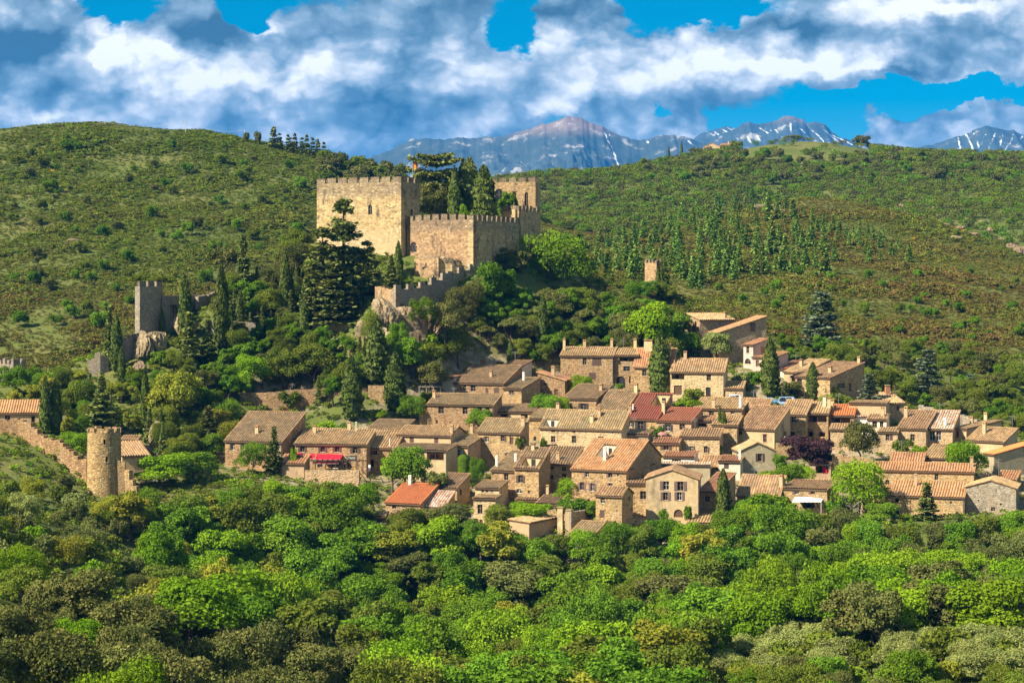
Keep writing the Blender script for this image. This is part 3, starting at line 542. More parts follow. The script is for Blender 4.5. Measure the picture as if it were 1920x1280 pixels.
# ------------------------------------------------------------------ mountains
def mountain_mat():
    m, t, out = mat('mountain_rock'); g = t.new('ShaderNodeNewGeometry'); pos = g.outputs['Position']
    at = t.new('ShaderNodeAttribute', attribute_name='snow')
    al = t.new('ShaderNodeAttribute', attribute_name='alpine')
    n = t.noise(pos, .0022, 7, .65); n2 = t.noise(pos, .009, 6, .65)
    c = t.ramp(n2, [(.3, (.030, .048, .042)), (.6, (.06, .078, .068)), (.75, (.14, .14, .13))])
    c = t.mix(al.outputs['Fac'], c, t.ramp(n2, [(.3, (.13, .095, .075)), (.7, (.21, .16, .125))]))
    c = t.mix(t.math('MULTIPLY', t.smooth(n2, .56, .66), .75), c, (.36, .33, .30))
    n4 = t.noise(pos, .03, 7, .75)
    sn = t.math('ADD', at.outputs['Fac'], t.math('MULTIPLY_ADD', n4, 1.5, -.85)); sn = t.math('ADD', sn, t.math('MULTIPLY_ADD', n2, .9, -.45))
    c = t.mix(t.smooth(sn, .30, .75), c, (.74, .77, .80))
    principled(t, out, c, .9, .1); return m
M['mountain'] = mountain_mat()
def mountain(name, label, prof, Y0, x0, x1, seed, gullies, alp, steep=.62):
    prof = np.array(prof, float); px = np.arange(x0, x1+1, 2.0)
    top = np.interp(px, prof[:, 0], prof[:, 1])
    X0 = (px-960)/F*Y0; Z0 = (HY-top)/F*Y0
    Z0 = Z0+ (9*fbm2(px/9, px*0, seed)+4*fbm2(px/3.5, px*0, seed+1))*Y0/11000
    ts = np.r_[-np.linspace(1, .06, 12), np.linspace(0, 1, 100)**1.7]         # behind, then down the near face
    V = []; S = []; AL = []
    zb = -80
    for tt in ts:
        dist = abs(tt)*2600
        yy = Y0-(dist if tt >= 0 else -dist*1.2)
        sp = 1+0*tt
        ridge = fbm2(px/95+tt*5, tt*13-px/300, seed+5, 6)*abs(tt)**.5
        rb = np.abs(fbm2(px/48-tt*9, tt*15+px/120, seed+9, 6))*abs(tt)**.45
        z = Z0-(Z0-zb)*np.clip(abs(tt)**.85, 0, 1)+(260*ridge-300*rb)*min(1, abs(tt)*5)*(1-abs(tt))*Y0/11000*1.2
        V.append(np.stack([X0*(yy/Y0)**.0, np.full_like(px, yy), np.maximum(z, zb)], -1))
        # snow lies in gullies: (px at top, px at bottom, row top, row bottom, width)
        prow = HY-z*F/yy; pcol = 960+X0*F/yy
        s = np.zeros_like(px)
        if tt >= 0:
            for (ga, gb, ra, rb_, gw) in gullies:
                k = np.clip((prow-ra)/(rb_-ra+1e-6), 0, 1); cx = ga+(gb-ga)*k+3.5*fbm2(prow/7+ga, pcol*0, int(ga), 3)
                s = np.maximum(s, np.clip(1.25-np.abs(pcol-cx)/(gw*(.55+.6*fbm2(prow/4, pcol*0+ga, int(gb), 3))+.4), 0, 1)*(.72+.55*fbm2(prow/6+gb, pcol*0, int(gb)+1, 2))*((prow > ra-1) & (prow < rb_+1)))
        S.append(s); AL.append(np.clip((alp-prow)/22+.5+.3*ridge, 0, 1))
    V = np.concatenate(V); k, n = len(ts), len(px); idx = np.arange(k*n).reshape(k, n)
    f = np.stack([idx[:-1, :-1], idx[1:, :-1], idx[1:, 1:], idx[:-1, 1:]], -1).reshape(-1, 4)
    me = fast_mesh(name, V, f, True); me.materials.append(M['mountain'])
    for nm, dat in (('snow', S), ('alpine', AL)):
        at = me.attributes.new(nm, 'FLOAT', 'POINT'); at.data.foreach_set('value', np.concatenate(dat).astype(np.float32))
    o = link(name, me); o['kind'] = 'structure'; o['label'] = label; return o
mountain('mountain', 'broad dark blue mountain with brown summit and a thin snow gully', [(560, 380), (640, 330), (700, 294), (745, 276), (770, 262), (850, 259), (930, 257), (960, 251), (990, 242), (1030, 231), (1050, 222), (1068, 219), (1090, 222), (1120, 234), (1150, 247), (1180, 260), (1205, 263), (1240, 255), (1262, 252), (1285, 258), (1310, 266), (1350, 272), (1400, 280), (1460, 330), (1500, 400)], 11000, 560, 1500, 21,
         [(1132, 1165, 246, 318, 3.2), (1140, 1145, 244, 254, 7), (1213, 1216, 263, 268, 5), (1210, 1222, 262, 272, 4), (1292, 1298, 264, 272, 7), (1070, 1072, 221, 225, 3), (1240, 1242, 272, 278, 4)], 250)
mountain('mountain', 'snow-streaked rounded peak behind the hilltop meadow', [(1250, 380), (1300, 285), (1318, 262), (1340, 256), (1370, 245), (1404, 228), (1415, 233), (1430, 232), (1450, 226), (1478, 218), (1500, 221), (1515, 231), (1530, 227), (1545, 233), (1570, 255), (1600, 266), (1640, 280), (1700, 330), (1760, 400)], 12500, 1250, 1760, 33,
         [(1425, 1440, 240, 250, 5), (1442, 1445, 228, 246, 3), (1478, 1488, 222, 252, 4), (1500, 1520, 240, 262, 3.5), (1516, 1545, 236, 266, 4), (1540, 1575, 240, 268, 4), (1560, 1600, 252, 272, 4), (1402, 1410, 255, 268, 4), (1420, 1425, 255, 264, 4), (1455, 1470, 244, 262, 3.5), (1380, 1388, 258, 270, 3), (1490, 1510, 228, 234, 4)], 225)
mountain('mountain', 'small hazy snowy ridge between the two blue peaks', [(1270, 330), (1300, 262), (1318, 248), (1345, 243), (1362, 238), (1385, 243), (1420, 252), (1500, 300)], 13800, 1270, 1500, 44,
         [(1322, 1350, 246, 262, 4), (1335, 1372, 244, 266, 4), (1352, 1390, 241, 262, 4), (1365, 1395, 240, 255, 4)], 200)
mountain('mountain', 'pointed blue peak with fan of snow gullies at the right edge', [(1640, 330), (1700, 283), (1740, 274), (1780, 262), (1810, 250), (1830, 243), (1853, 236), (1872, 240), (1886, 246), (1900, 244), (1920, 252), (1960, 275), (2050, 330)], 12000, 1640, 2050, 55,
         [(1797, 1800, 256, 282, 3.5), (1812, 1826, 250, 284, 3.5), (1826, 1834, 250, 276, 3), (1850, 1832, 250, 284, 3), (1868, 1850, 250, 286, 3), (1880, 1872, 252, 282, 3), (1900, 1884, 252, 286, 3.5), (1915, 1905, 256, 282, 4)], 200)
# ------------------------------------------------------------------ walls with real openings
def wall_panel(mb, o, u, L, z0, z1, holes, inn, depth=.32, top=None):
    """vertical wall from o along unit u, outer face; holes (a,b,c,d,arch); inn = inward unit vector; each hole gets reveals"""
    o = np.array(o, float); u = np.array(u, float); inn = np.array(inn, float); Z = np.array((0, 0, 1.0))
    hs = [h for h in holes if h[1]-h[0] > .05 and h[0] > .02 and h[1] < L-.02 and h[3] < z1-.02]
    hs = [(a, b, max(c, z0+.01), d, ar) for a, b, c, d, ar in hs]
    xs = sorted({0.0, L, *[h[0] for h in hs], *[h[1] for h in hs]}); zs = sorted({z0, z1, *[h[2] for h in hs], *[h[3] for h in hs]})
    for i in range(len(xs)-1):
        run = None
        for j in range(len(zs)-1):
            cx, cz = (xs[i]+xs[i+1])/2, (zs[j]+zs[j+1])/2
            if any(h[0] < cx < h[1] and h[2] < cz < h[3] for h in hs): continue
            mb.face([o+u*xs[i]+Z*zs[j], o+u*xs[i+1]+Z*zs[j], o+u*xs[i+1]+Z*zs[j+1], o+u*xs[i]+Z*zs[j+1]], .5)
    for (a, b, c, d, ar) in hs:
        p = [o+u*a+Z*c, o+u*b+Z*c, o+u*b+Z*d, o+u*a+Z*d]; q = [k+inn*depth for k in p]
        for i in range(4): mb.face([p[i], q[i], q[(i+1) % 4], p[(i+1) % 4]], .5)
        if ar:
            r = (b-a)/2; cz = d-r*ar; m = (a+b)/2; n = 6
            arc = [(m-r*math.cos(math.pi*k/(2*n)), cz+r*ar*math.sin(math.pi*k/(2*n))) for k in range(n+1)]
            for sgn in (1, -1):
                pl = [o+u*(m+sgn*(x-m))+Z*z+inn*.004 for x, z in arc]; cor = o+u*(m+sgn*(a-m))+Z*d+inn*.004
                for k in range(n): mb.face([cor, pl[k], pl[k+1]][::sgn], .5)
    return hs
def window_unit(parent, o, u, inn, a, b, c, d, kind, sh, arch=0):
    """the joinery that fills an opening"""
    o = np.array(o, float); u = np.array(u, float); inn = np.array(inn, float); Z = np.array((0, 0, 1.0)); w, h = b-a, d-c
    at = lambda x, z, dep: o+u*x+Z*z+inn*dep
    if kind in 'dR':
        mb = MB(); mb.obox(at(a, c, .2), u*w, inn*.06, Z*h)
        for k in (.25, .6): mb.obox(at(a+w*.12, c+h*k, .19), u*w*.76, inn*.012, Z*h*.25)
        dr = mb.build('door', M['cloth_red'] if kind == 'R' else M[random.choice(['door', 'door_d', 'door'])], parent)
        hb = MB(); hb.obox(at(a+w*.82, c+h*.47, .15), u*.06, inn*.05, Z*.14); hb.build('handle', M['metal'], dr); return
    if kind == 'c':
        mb = MB()
        for k in range(2):
            mb.obox(at(a+k*w/2+.01, c, .03), u*(w/2-.02), inn*.05, Z*h)
            for zz in (.15, .5, .85): mb.obox(at(a+k*w/2+.05, c+h*zz-.05, .015), u*(w/2-.1), inn*.02, Z*.1)
        mb.build('closed_shutter', M[sh], parent); return
    if kind == 'o':                     # open loggia: a deep shaded room with a floor, back wall and posts
        dep = 2.2; mb = MB(); e = .003
        p = [at(a, c, .33), at(b, c, .33), at(b, d, .33), at(a, d, .33)]; q = [k+inn*dep for k in p]
        for i in range(4): mb.face([p[i], q[i], q[(i+1) % 4], p[(i+1) % 4]])
        mb.face(q); mb.build('loggia_room', M['plaster'], parent)
        mb = MB(); mb.obox(at(a, d-.22, .02), u*w, inn*.2, Z*.2); mb.build('beam', M['wood_d'], parent)
        if w > 2.2:
            for k in range(1, int(w/1.6)):
                mb = MB(); mb.obox(at(a+w*k/int(w/1.6)-.07, c, .05), u*.14, inn*.14, Z*(h-.222)); mb.build('post', M['wood_d'], parent)
        mb = MB(); mb.obox(at(a, c+.02, -.02), u*w, inn*.05, Z*.06); mb.build('rail', M['wood_d'], parent)
        mb = MB(); mb.obox(at(a+w*.2, c, dep*.98), u*w*.25, inn*.03, Z*h*.8); mb.build('inner_door', M['door_d'], parent)
        return
    fm = M['frame_w'] if (kind in 'sb' and random.random() < .4) or random.random() < .12 else M['frame']
    mb = MB(); t = .07; dp = .2
    mb.obox(at(a, c, dp), u*t, inn*.06, Z*h); mb.obox(at(b-t, c, dp), u*t, inn*.06, Z*h)
    mb.obox(at(a+t, c, dp), u*(w-2*t), inn*.06, Z*t); mb.obox(at(a+t, d-t, dp), u*(w-2*t), inn*.06, Z*t)
    mb.obox(at((a+b)/2-.03, c+t, dp+.005), u*.06, inn*.05, Z*(h-2*t))
    mb.obox(at(a+t, c+h*.55, dp+.01), u*(w-2*t), inn*.04, Z*.05)
    wd = mb.build('window', fm, parent)
    g = MB(); g.face([at(a+t, c+t, dp+.035), at(b-t, c+t, dp+.035), at(b-t, d-t, dp+.035), at(a+t, d-t, dp+.035)])
    g.build('pane', M['sky_glass'] if kind == 'b' else M['glass'], wd)
    s_ = MB(); s_.obox(at(a-.1, c-.12, -.07), u*(w+.2), inn*.26, Z*.115); s_.build('sill', M['sill'], wd)
    if random.random() < .6:
        s_ = MB(); s_.obox(at(a-.15, d+.005, -.02), u*(w+.3), inn*.1, Z*.2); s_.build('lintel', M[random.choice(['sill', 'wood_d', 'sill'])], wd)
    if kind in 'sS':
        for sgn in ((-1, 1) if kind == 'S' else (random.choice((-1, 1)),)):
            mb = MB(); sw = w*.5; x0 = a-sw-.03 if sgn < 0 else b+.03; lift = random.uniform(.02, .10)
            k0 = at(x0, c-.02, -.05); k1 = u*sw+inn*(-lift*sgn*-1 if False else 0)
            mb.obox(k0, k1, inn*.045, Z*(h+.04))
            for zz in (.12, .5, .88): mb.obox(at(x0+.03, c+h*zz-.04, -.068), u*(sw-.06), inn*.02, Z*.08)
            mb.build('shutter', M[sh], wd)
M['sky_glass'] = plain('blue_window', (.05, .14, .36), .15, .5, var=0)

# ------------------------------------------------------------------ tiled roofs: real corrugation in courses
PITCH = .56
def tile_plane(mb, p0, e, L, s, run, z0, z1, rnd):
    """ribbed sheet: p0 eave corner (xy), e unit along eave, s unit up the slope (horizontal)"""
    S = math.hypot(run, z1-z0); nb = max(2, int(round(S/.62))); nr = max(3, int(round(L/PITCH))); prof = [(0, .0), (.2, .17), (.5, .25), (.8, .17)]
    a = np.array([(k+q)/nr*L for k in range(nr) for q, _ in prof]+[L]); hh = np.array([z for k in range(nr) for _, z in prof]+[0.])
    b = np.linspace(0, 1, nb+1)
    AA, BB = np.meshgrid(a, b); HHH = np.broadcast_to(hh, AA.shape)
    ph = rnd.uniform(0, 50)
    sag = .07*fbm2(AA/2.6+ph, BB*S/2.6, 11, 3)-.05*np.sin(BB*math.pi)*math.sin(ph)
    Zz = z0+(z1-z0)*BB+HHH+sag+.03
    Xx = p0[0]+e[0]*AA+s[0]*run*BB; Yy = p0[1]+e[1]*AA+s[1]*run*BB
    i0 = len(mb.v); mb.v += list(map(tuple, np.stack([Xx, Yy, Zz], -1).reshape(-1, 3)))
    m = len(a); tone = rnd.random((nb, nr+1)); rib = rnd.random(nr+1)*.25
    for j in range(nb):
        for i in range(m-1):
            k = i0+j*m+i; mb.f.append((k, k+1, k+m+1, k+m)); mb.a.append(min(1, tone[j, i//4]*.75+rib[i//4]))
def cap_line(mb, p, q, r=.13):
    p, q = np.array(p, float), np.array(q, float); n = max(2, int(np.linalg.norm(q-p)/.5))
    for k in range(n):
        a, b = p+(q-p)*k/n, p+(q-p)*(k+1.06)/n
        j = np.array((0, 0, random.uniform(-.02, .03)))
        mb.tube([a+j, b+j], [r*random.uniform(.9, 1.1), r*.9], 5)
def build_chimney(parent, x, y, z, hgt, kind):
    if kind == 'mast':
        mb = MB(); mb.tube([(x, y, z-.3), (x, y, z+hgt)], .05, 5)
        for k in (.78, .9): mb.box(x-.7, x+.7, y-.03, y+.03, z+hgt*k, z+hgt*k+.05)
        for q in range(5): mb.box(x-.6+q*.28, x-.57+q*.28, y-.3, y+.3, z+hgt*.92, z+hgt*.92+.03)
        mb.build('aerial', M['metal'], parent); return
    if kind == 'pipe':
        mb = MB(); mb.tube([(x, y, z-.3), (x, y, z+hgt)], .13, 8); mb.tube([(x, y, z+hgt), (x, y, z+hgt+.2)], [.22, .1], 8); mb.build('flue_pipe', M['frame_w'], parent); return
    mt = {'white': M['white'], 'brick': M['brick'], 'pale': M['plaster_white'], 'flat': M['plaster']}.get(kind, M['plaster'])
    w, dd = (.27, .27) if kind in ('white',) else ((.6, .45) if kind == 'brick' else ((1.0, .45) if kind == 'flat' else (.38, .36)))
    hgt *= .88
    w *= random.uniform(.85, 1.15)
    mb = MB(); tp = .9
    mb.hexa([(x-w, y-dd, z-.8), (x+w, y-dd, z-.8), (x+w, y+dd, z-.8), (x-w, y+dd, z-.8)], [(x-w*tp, y-dd*tp, z+hgt), (x+w*tp, y-dd*tp, z+hgt), (x+w*tp, y+dd*tp, z+hgt), (x-w*tp, y+dd*tp, z+hgt)])
    c = mb.build('chimney', mt, parent)
    mb = MB(); w2, d2 = w*1.15, dd*1.15; zz = z+hgt
    for sx in (-1, 1):
        for sy in (-1, 1): mb.box(x+sx*w*.7-.1, x+sx*w*.7+.1, y+sy*dd*.6-.1, y+sy*dd*.6+.1, zz+.004, zz+.3)
    mb.hexa([(x-w2, y-d2, zz+.304), (x+w2, y-d2, zz+.304), (x+w2, y+d2, zz+.304), (x-w2, y+d2, zz+.304)], [(x-w2*.8, y-d2*.8, zz+.48), (x+w2*.8, y-d2*.8, zz+.48), (x+w2*.8, y+d2*.8, zz+.48), (x-w2*.8, y+d2*.8, zz+.48)])
    mb.build('chimney_cap', M['ridge'] if kind != 'white' else M['white'], c)

CUTS = {'big orange-roofed house with six windows and shaded side': (.27, .50, .42, .80), 'dark red tiled house with roof terrace cut into it': (.52, .97, .52, .93),
        'stone house with roof terrace under a grey awning and arched door': (.25, .85, .12, .50), 'long stone house with roof loggia and four windows in two rows': (.05, .20, .08, .45)}
def build_house(h, idx):
    rnd = np.random.default_rng(100+idx); random.seed(100+idx)
    O, w, d, ze, zr, kind = h['O'], h['w'], h['dd'], h['ze'], h['zr'], h['kind']
    if kind == 'shed': zr = max(zr, ze+.12*d*.25)
    root = thing(h['name'], tuple(O), -h['th'], h['label'], h['cat'])
    wm = M[h['wall']]
    foot = -3.5
    # heights of the four corners and roof pieces in house coordinates (x along the front, y back)
    big = O[1]/450
    def opening(o, ctr):
        k, px, py, pw, ph = o[:5]
        if k in 'wsSbc': pw, ph = pw*1.15, ph*1.1
        if ctr == 'F':
            a, b = h['wx'](px-pw/2), h['wx'](px+pw/2); Yc = O[1]-math.sin(h['th'])*(a+b)/2
        else:
            a, b = h['dy'](px-pw/2), h['dy'](px+pw/2); Yc = h['Q'][1]+math.cos(h['th'])*(a+b)/2
        c, dz = (HY-(py+ph/2))/F*Yc-O[2], (HY-(py-ph/2))/F*Yc-O[2]
        return a, b, c, dz, k
    mb = MB(); wins = []
    def zside(y):                       # wall head along the depth
        if kind == 'shed': return ze+(zr-ze)*y/d
        if kind in ('gable', 'gable6'):
            m = d*h['fr']; return ze+(zr-ze)*(y/m) if y <= m else zr+(ze+(0 if kind == 'gable' else (zr-ze)*.3)-zr)*(y-m)/(d-m)
        return ze
    front_top = ze
    if kind == 'fall': front_top = min(ze, zr)
    hf = [opening(o, 'F') for o in h['o']]
    hf = [(a, b, c, dz, k) for a, b, c, dz, k in hf]
    hh = [(a, b, c, min(dz, front_top-.36), {'a': 1.0}.get(k, 0)) for a, b, c, dz, k in hf]
    ok = wall_panel(mb, (0, 0, 0), (1, 0, 0), w, foot, front_top, hh, (0, 1, 0))
    for (a, b, c, dz, k), q in zip(hf, hh):
        if any(abs(q[0]-r[0]) < 1e-6 and abs(q[1]-r[1]) < 1e-6 for r in ok):
            kk = 'd' if (k == 'a' and q[3]-q[2] > 1.5) else ('w' if k == 'a' else k)
            wins.append(((0, 0, 0), (1, 0, 0), (0, 1, 0), q[0], q[1], max(q[2], foot+.01), q[3], kk))
    rtop = min(zside(0), zside(d)) if kind != 'fall' else ze
    if kind == 'fall': rtop = ze
    hr = [opening(o, 'R') for o in h['ro']]
    flo = [(a, b, c, dz, k) for a, b, c, dz, k in hr if dz < rtop-.05]
    hrr = [(a, b, c, dz, 0) for a, b, c, dz, k in flo]
    okr = wall_panel(mb, (w, 0, 0), (0, 1, 0), d, foot, rtop, hrr, (-1, 0, 0))
    for (a, b, c, dz, k), q in zip(flo, hrr):
        if any(abs(q[0]-r[0]) < 1e-6 for r in okr): wins.append(((w, 0, 0), (0, 1, 0), (-1, 0, 0), a, b, c, dz, k))
    for a, b, c, dz, k in hr:           # openings up in the gable: joinery set proud in a stone surround
        if dz >= rtop-.05 and a > .1 and b < d-.1 and dz < zside((a+b)/2): wins.append(((w+.22, 0, 0), (0, 1, 0), (-1, 0, 0), a, b, c, dz, 'c' if k == 'c' else 'w'))
    ltop = zr if kind == 'fall' else rtop
    wall_panel(mb, (0, d, 0), (0, -1, 0), d, foot, ltop, [], (1, 0, 0))
    btop = {'shed': zr, 'gable': ze, 'gable6': ze+(zr-ze)*.3, 'fall': min(ze, zr), 'front': ze}[kind]
    wall_panel(mb, (w, d, 0), (-1, 0, 0), w, foot, btop, [], (0, -1, 0))
    if kind in ('shed', 'gable', 'gable6'):
        ks = [0, d] if kind == 'shed' else [0, d*h['fr'], d]
        prof = [(y, zside(y)) for y in ks]
        for x, flip in ((w, False), (0, True)):
            pl = [(x, y, z) for y, z in prof]; pl = [(x, 0, rtop), (x, d, rtop)]+pl[::-1]
            cl = []
            for q in pl:
                if not cl or np.linalg.norm(np.array(q)-np.array(cl[-1])) > 1e-4: cl.append(q)
            if np.linalg.norm(np.array(cl[0])-np.array(cl[-1])) < 1e-4: cl.pop()
            if len(cl) > 2: mb.face(cl if not flip else cl[::-1], .5)
    elif kind == 'front':
        for y, flip in ((0, False), (d, True)):
            q = [(0, y, ze), (w, y, ze), (w/2, y, zr)]; mb.face(q if not flip else q[::-1], .5)
    elif kind == 'fall':
        lo = min(ze, zr)
        for y, flip in ((0, False), (d, True)):
            q = [(0, y, lo), (w, y, lo), (w, y, ze)] if ze > zr else [(0, y, lo), (w, y, lo), (0, y, zr)]
            mb.face(q if not flip else q[::-1], .5)
    mb.build('wall', wm, root)
    for a in wins: window_unit(root, a[0], a[1], a[2], a[3], a[4], a[5], a[6], a[7], h['sh'])
    # roof
    ov, os_ = .38, .16; th = .14; slab = MB(); tl = MB(); cap = MB(); rm = M[h['roof']]
    def plane(p0, e, L, s, run, z0, z1):
        tile_plane(tl, p0, e, L, s, run, z0+th, z1+th, rnd)
        p = [np.array((p0[0], p0[1], z0)), np.array((p0[0]+e[0]*L, p0[1]+e[1]*L, z0))]
        up = np.array((s[0]*run, s[1]*run, z1-z0)); q = [p[0], p[1], p[1]+up, p[0]+up]
        slab.hexa([k+np.array((0, 0, .01)) for k in q], [k+np.array((0, 0, th)) for k in q])
    if kind in ('shed', 'gable', 'gable6'):
        m = d*h['fr']; g = (zr-ze)/m
        back = .1 if kind == 'shed' else 0
        X0, Xl, Y0, Yl, za, zb_ = -os_, w+2*os_, -ov, m+ov+back, ze-g*ov, zr+g*back
        sub = lambda a0, a1, b0, b1: plane((X0+a0*Xl, Y0+b0*Yl), (1, 0), (a1-a0)*Xl, (0, 1), (b1-b0)*Yl, za+(zb_-za)*b0, za+(zb_-za)*b1)
        ct = CUTS.get(h['label'])
        if ct is None: sub(0, 1, 0, 1)
        else:
            a0, a1, b0, b1 = ct; sub(0, 1, 0, b0); sub(0, 1, b1, 1); sub(0, a0, b0, b1); sub(a1, 1, b0, b1)
            xa, xb, ya, yb_ = X0+a0*Xl, X0+a1*Xl, Y0+b0*Yl, Y0+b1*Yl; zf, zt_ = za+(zb_-za)*b0-.25, za+(zb_-za)*b1+th
            q = MB(); q.face([(xa, ya, zf), (xb, ya, zf), (xb, yb_, zf), (xa, yb_, zf)]); q.face([(xa, yb_, zf), (xb, yb_, zf), (xb, yb_, zt_), (xa, yb_, zt_)])
            q.face([(xa, ya, zf), (xa, yb_, zf), (xa, yb_, zt_), (xa, ya, zf+.3)]); q.face([(xb, ya, zf), (xb, ya, zf+.3), (xb, yb_, zt_), (xb, yb_, zf)]); q.build('roof_terrace', M['plaster_white'] if a1 < .6 else M['plaster'], root)
            dq = MB(); dq.box(xa+.35*(xb-xa), xa+.62*(xb-xa), yb_-.06, yb_-.005, zf+.02, min(zt_-.15, zf+2.0)); dq.build('terrace_door', M['door_d'], root)
        yr_, zt = m+back, zr+g*back+th+.1
        if kind != 'shed':
            zb = ze+(0 if kind == 'gable' else (zr-ze)*.3); g2 = (zr-zb)/(d-m)
            plane((w+os_, d+ov), (-1, 0), w+2*os_, (0, -1), d-m+ov, zb-g2*ov, zr)
            cap_line(cap, (w+os_, m, zt), (w+os_, d+ov, zb-g2*ov+th+.1))
        cap_line(cap, (-os_, yr_, zt), (w+os_, yr_, zt))
        cap_line(cap, (w+os_, -ov, ze-g*ov+th+.1), (w+os_, yr_, zt)); cap_line(cap, (-os_, -ov, ze-g*ov+th+.1), (-os_, yr_, zt))
        rz = lambda x, t: (t*m, ze+(zr-ze)*t+th)
    elif kind == 'front':
        g = (zr-ze)/(w/2)
        plane((-ov, d+os_), (0, -1), d+2*os_, (1, 0), w/2+ov, ze-g*ov, zr); plane((w+ov, -os_), (0, 1), d+2*os_, (-1, 0), w/2+ov, ze-g*ov, zr)
        cap_line(cap, (w/2, -os_, zr+th+.12), (w/2, d+os_, zr+th+.12))
        for sx in (-1, 1): cap_line(cap, (w/2+sx*(w/2+ov), -os_, ze-g*ov+th+.06), (w/2, -os_, zr+th+.1), .1)
        rz = lambda x, t: (d*.5, zr)
    else:
        g = (ze-zr)/w
        if ze < zr: plane((w+ov, -os_), (0, 1), d+2*os_, (-1, 0), w+2*ov, ze+g*ov, zr-g*ov)
        else: plane((-ov, d+os_), (0, -1), d+2*os_, (1, 0), w+2*ov, zr-g*ov, ze+g*ov)
        cap_line(cap, (-ov, -os_, zr-g*ov+th+.08), (w+ov, -os_, ze+g*ov+th+.08), .1)
        rz = lambda x, t: (t*d, zr+g*x+th)
    rf = slab.build('roof', M['eave'], root)
    to = tl.build('roof_tiles', rm, rf); to['kind'] = 'stuff'
    co = cap.build('ridge_tiles', M['ridge'] if h['roof'] not in ('r_red', 'r_bright') else rm, rf); co['kind'] = 'stuff'
    for c in h['ch']:
        px, t, hg = c[:3]; ck = c[3] if len(c) > 3 else 'std'
        if ck == 'cut': continue
        y, z = rz(0, t)
        cth, sth = math.cos(h['th']), math.sin(h['th']); a = (px-960)/F
        # x so that the point (x,y) of the roof is seen in column px
        x = (a*(O[1]+cth*y)-(O[0]+sth*y))/(cth+a*sth)
        x = min(max(x, .3), w-.3); y, z = rz(x, t)
        build_chimney(root, x, min(y, d-.2), z-.05, hg, ck)
    if kind in ('shed', 'gable', 'gable6') and w > 3 and h['name'] == 'stone_house':      # stepped tile cornice under the eave
        mb = MB(); mb.box(.02, w-.02, -.10, .0, ze-.34, ze-.19); mb.build('lower_cornice', M['ridge'], root)
        mb = MB(); mb.box(.02, w-.02, -.21, .0, ze-.186, ze-.03); mb.build('upper_cornice', M['sill'], root)
    if idx % 4 == 1 and w > 5 and kind == 'shed': build_chimney(root, w*.3, d*.75, ze+(zr-ze)*.75+th, 2.2+(idx % 3)*.6, 'mast')
    # rain pipe at one corner of the larger fronts
    if w > 8 and idx % 3 == 0 and kind != 'front':
        mb = MB(); mb.tube([(w*.985, -.09, -1), (w*.985, -.09, ze-.1)], .07, 6); mb.build('drain_pipe', M['metal'], root)
    return root
roots = [build_house(h, i) for i, h in enumerate(HS)]
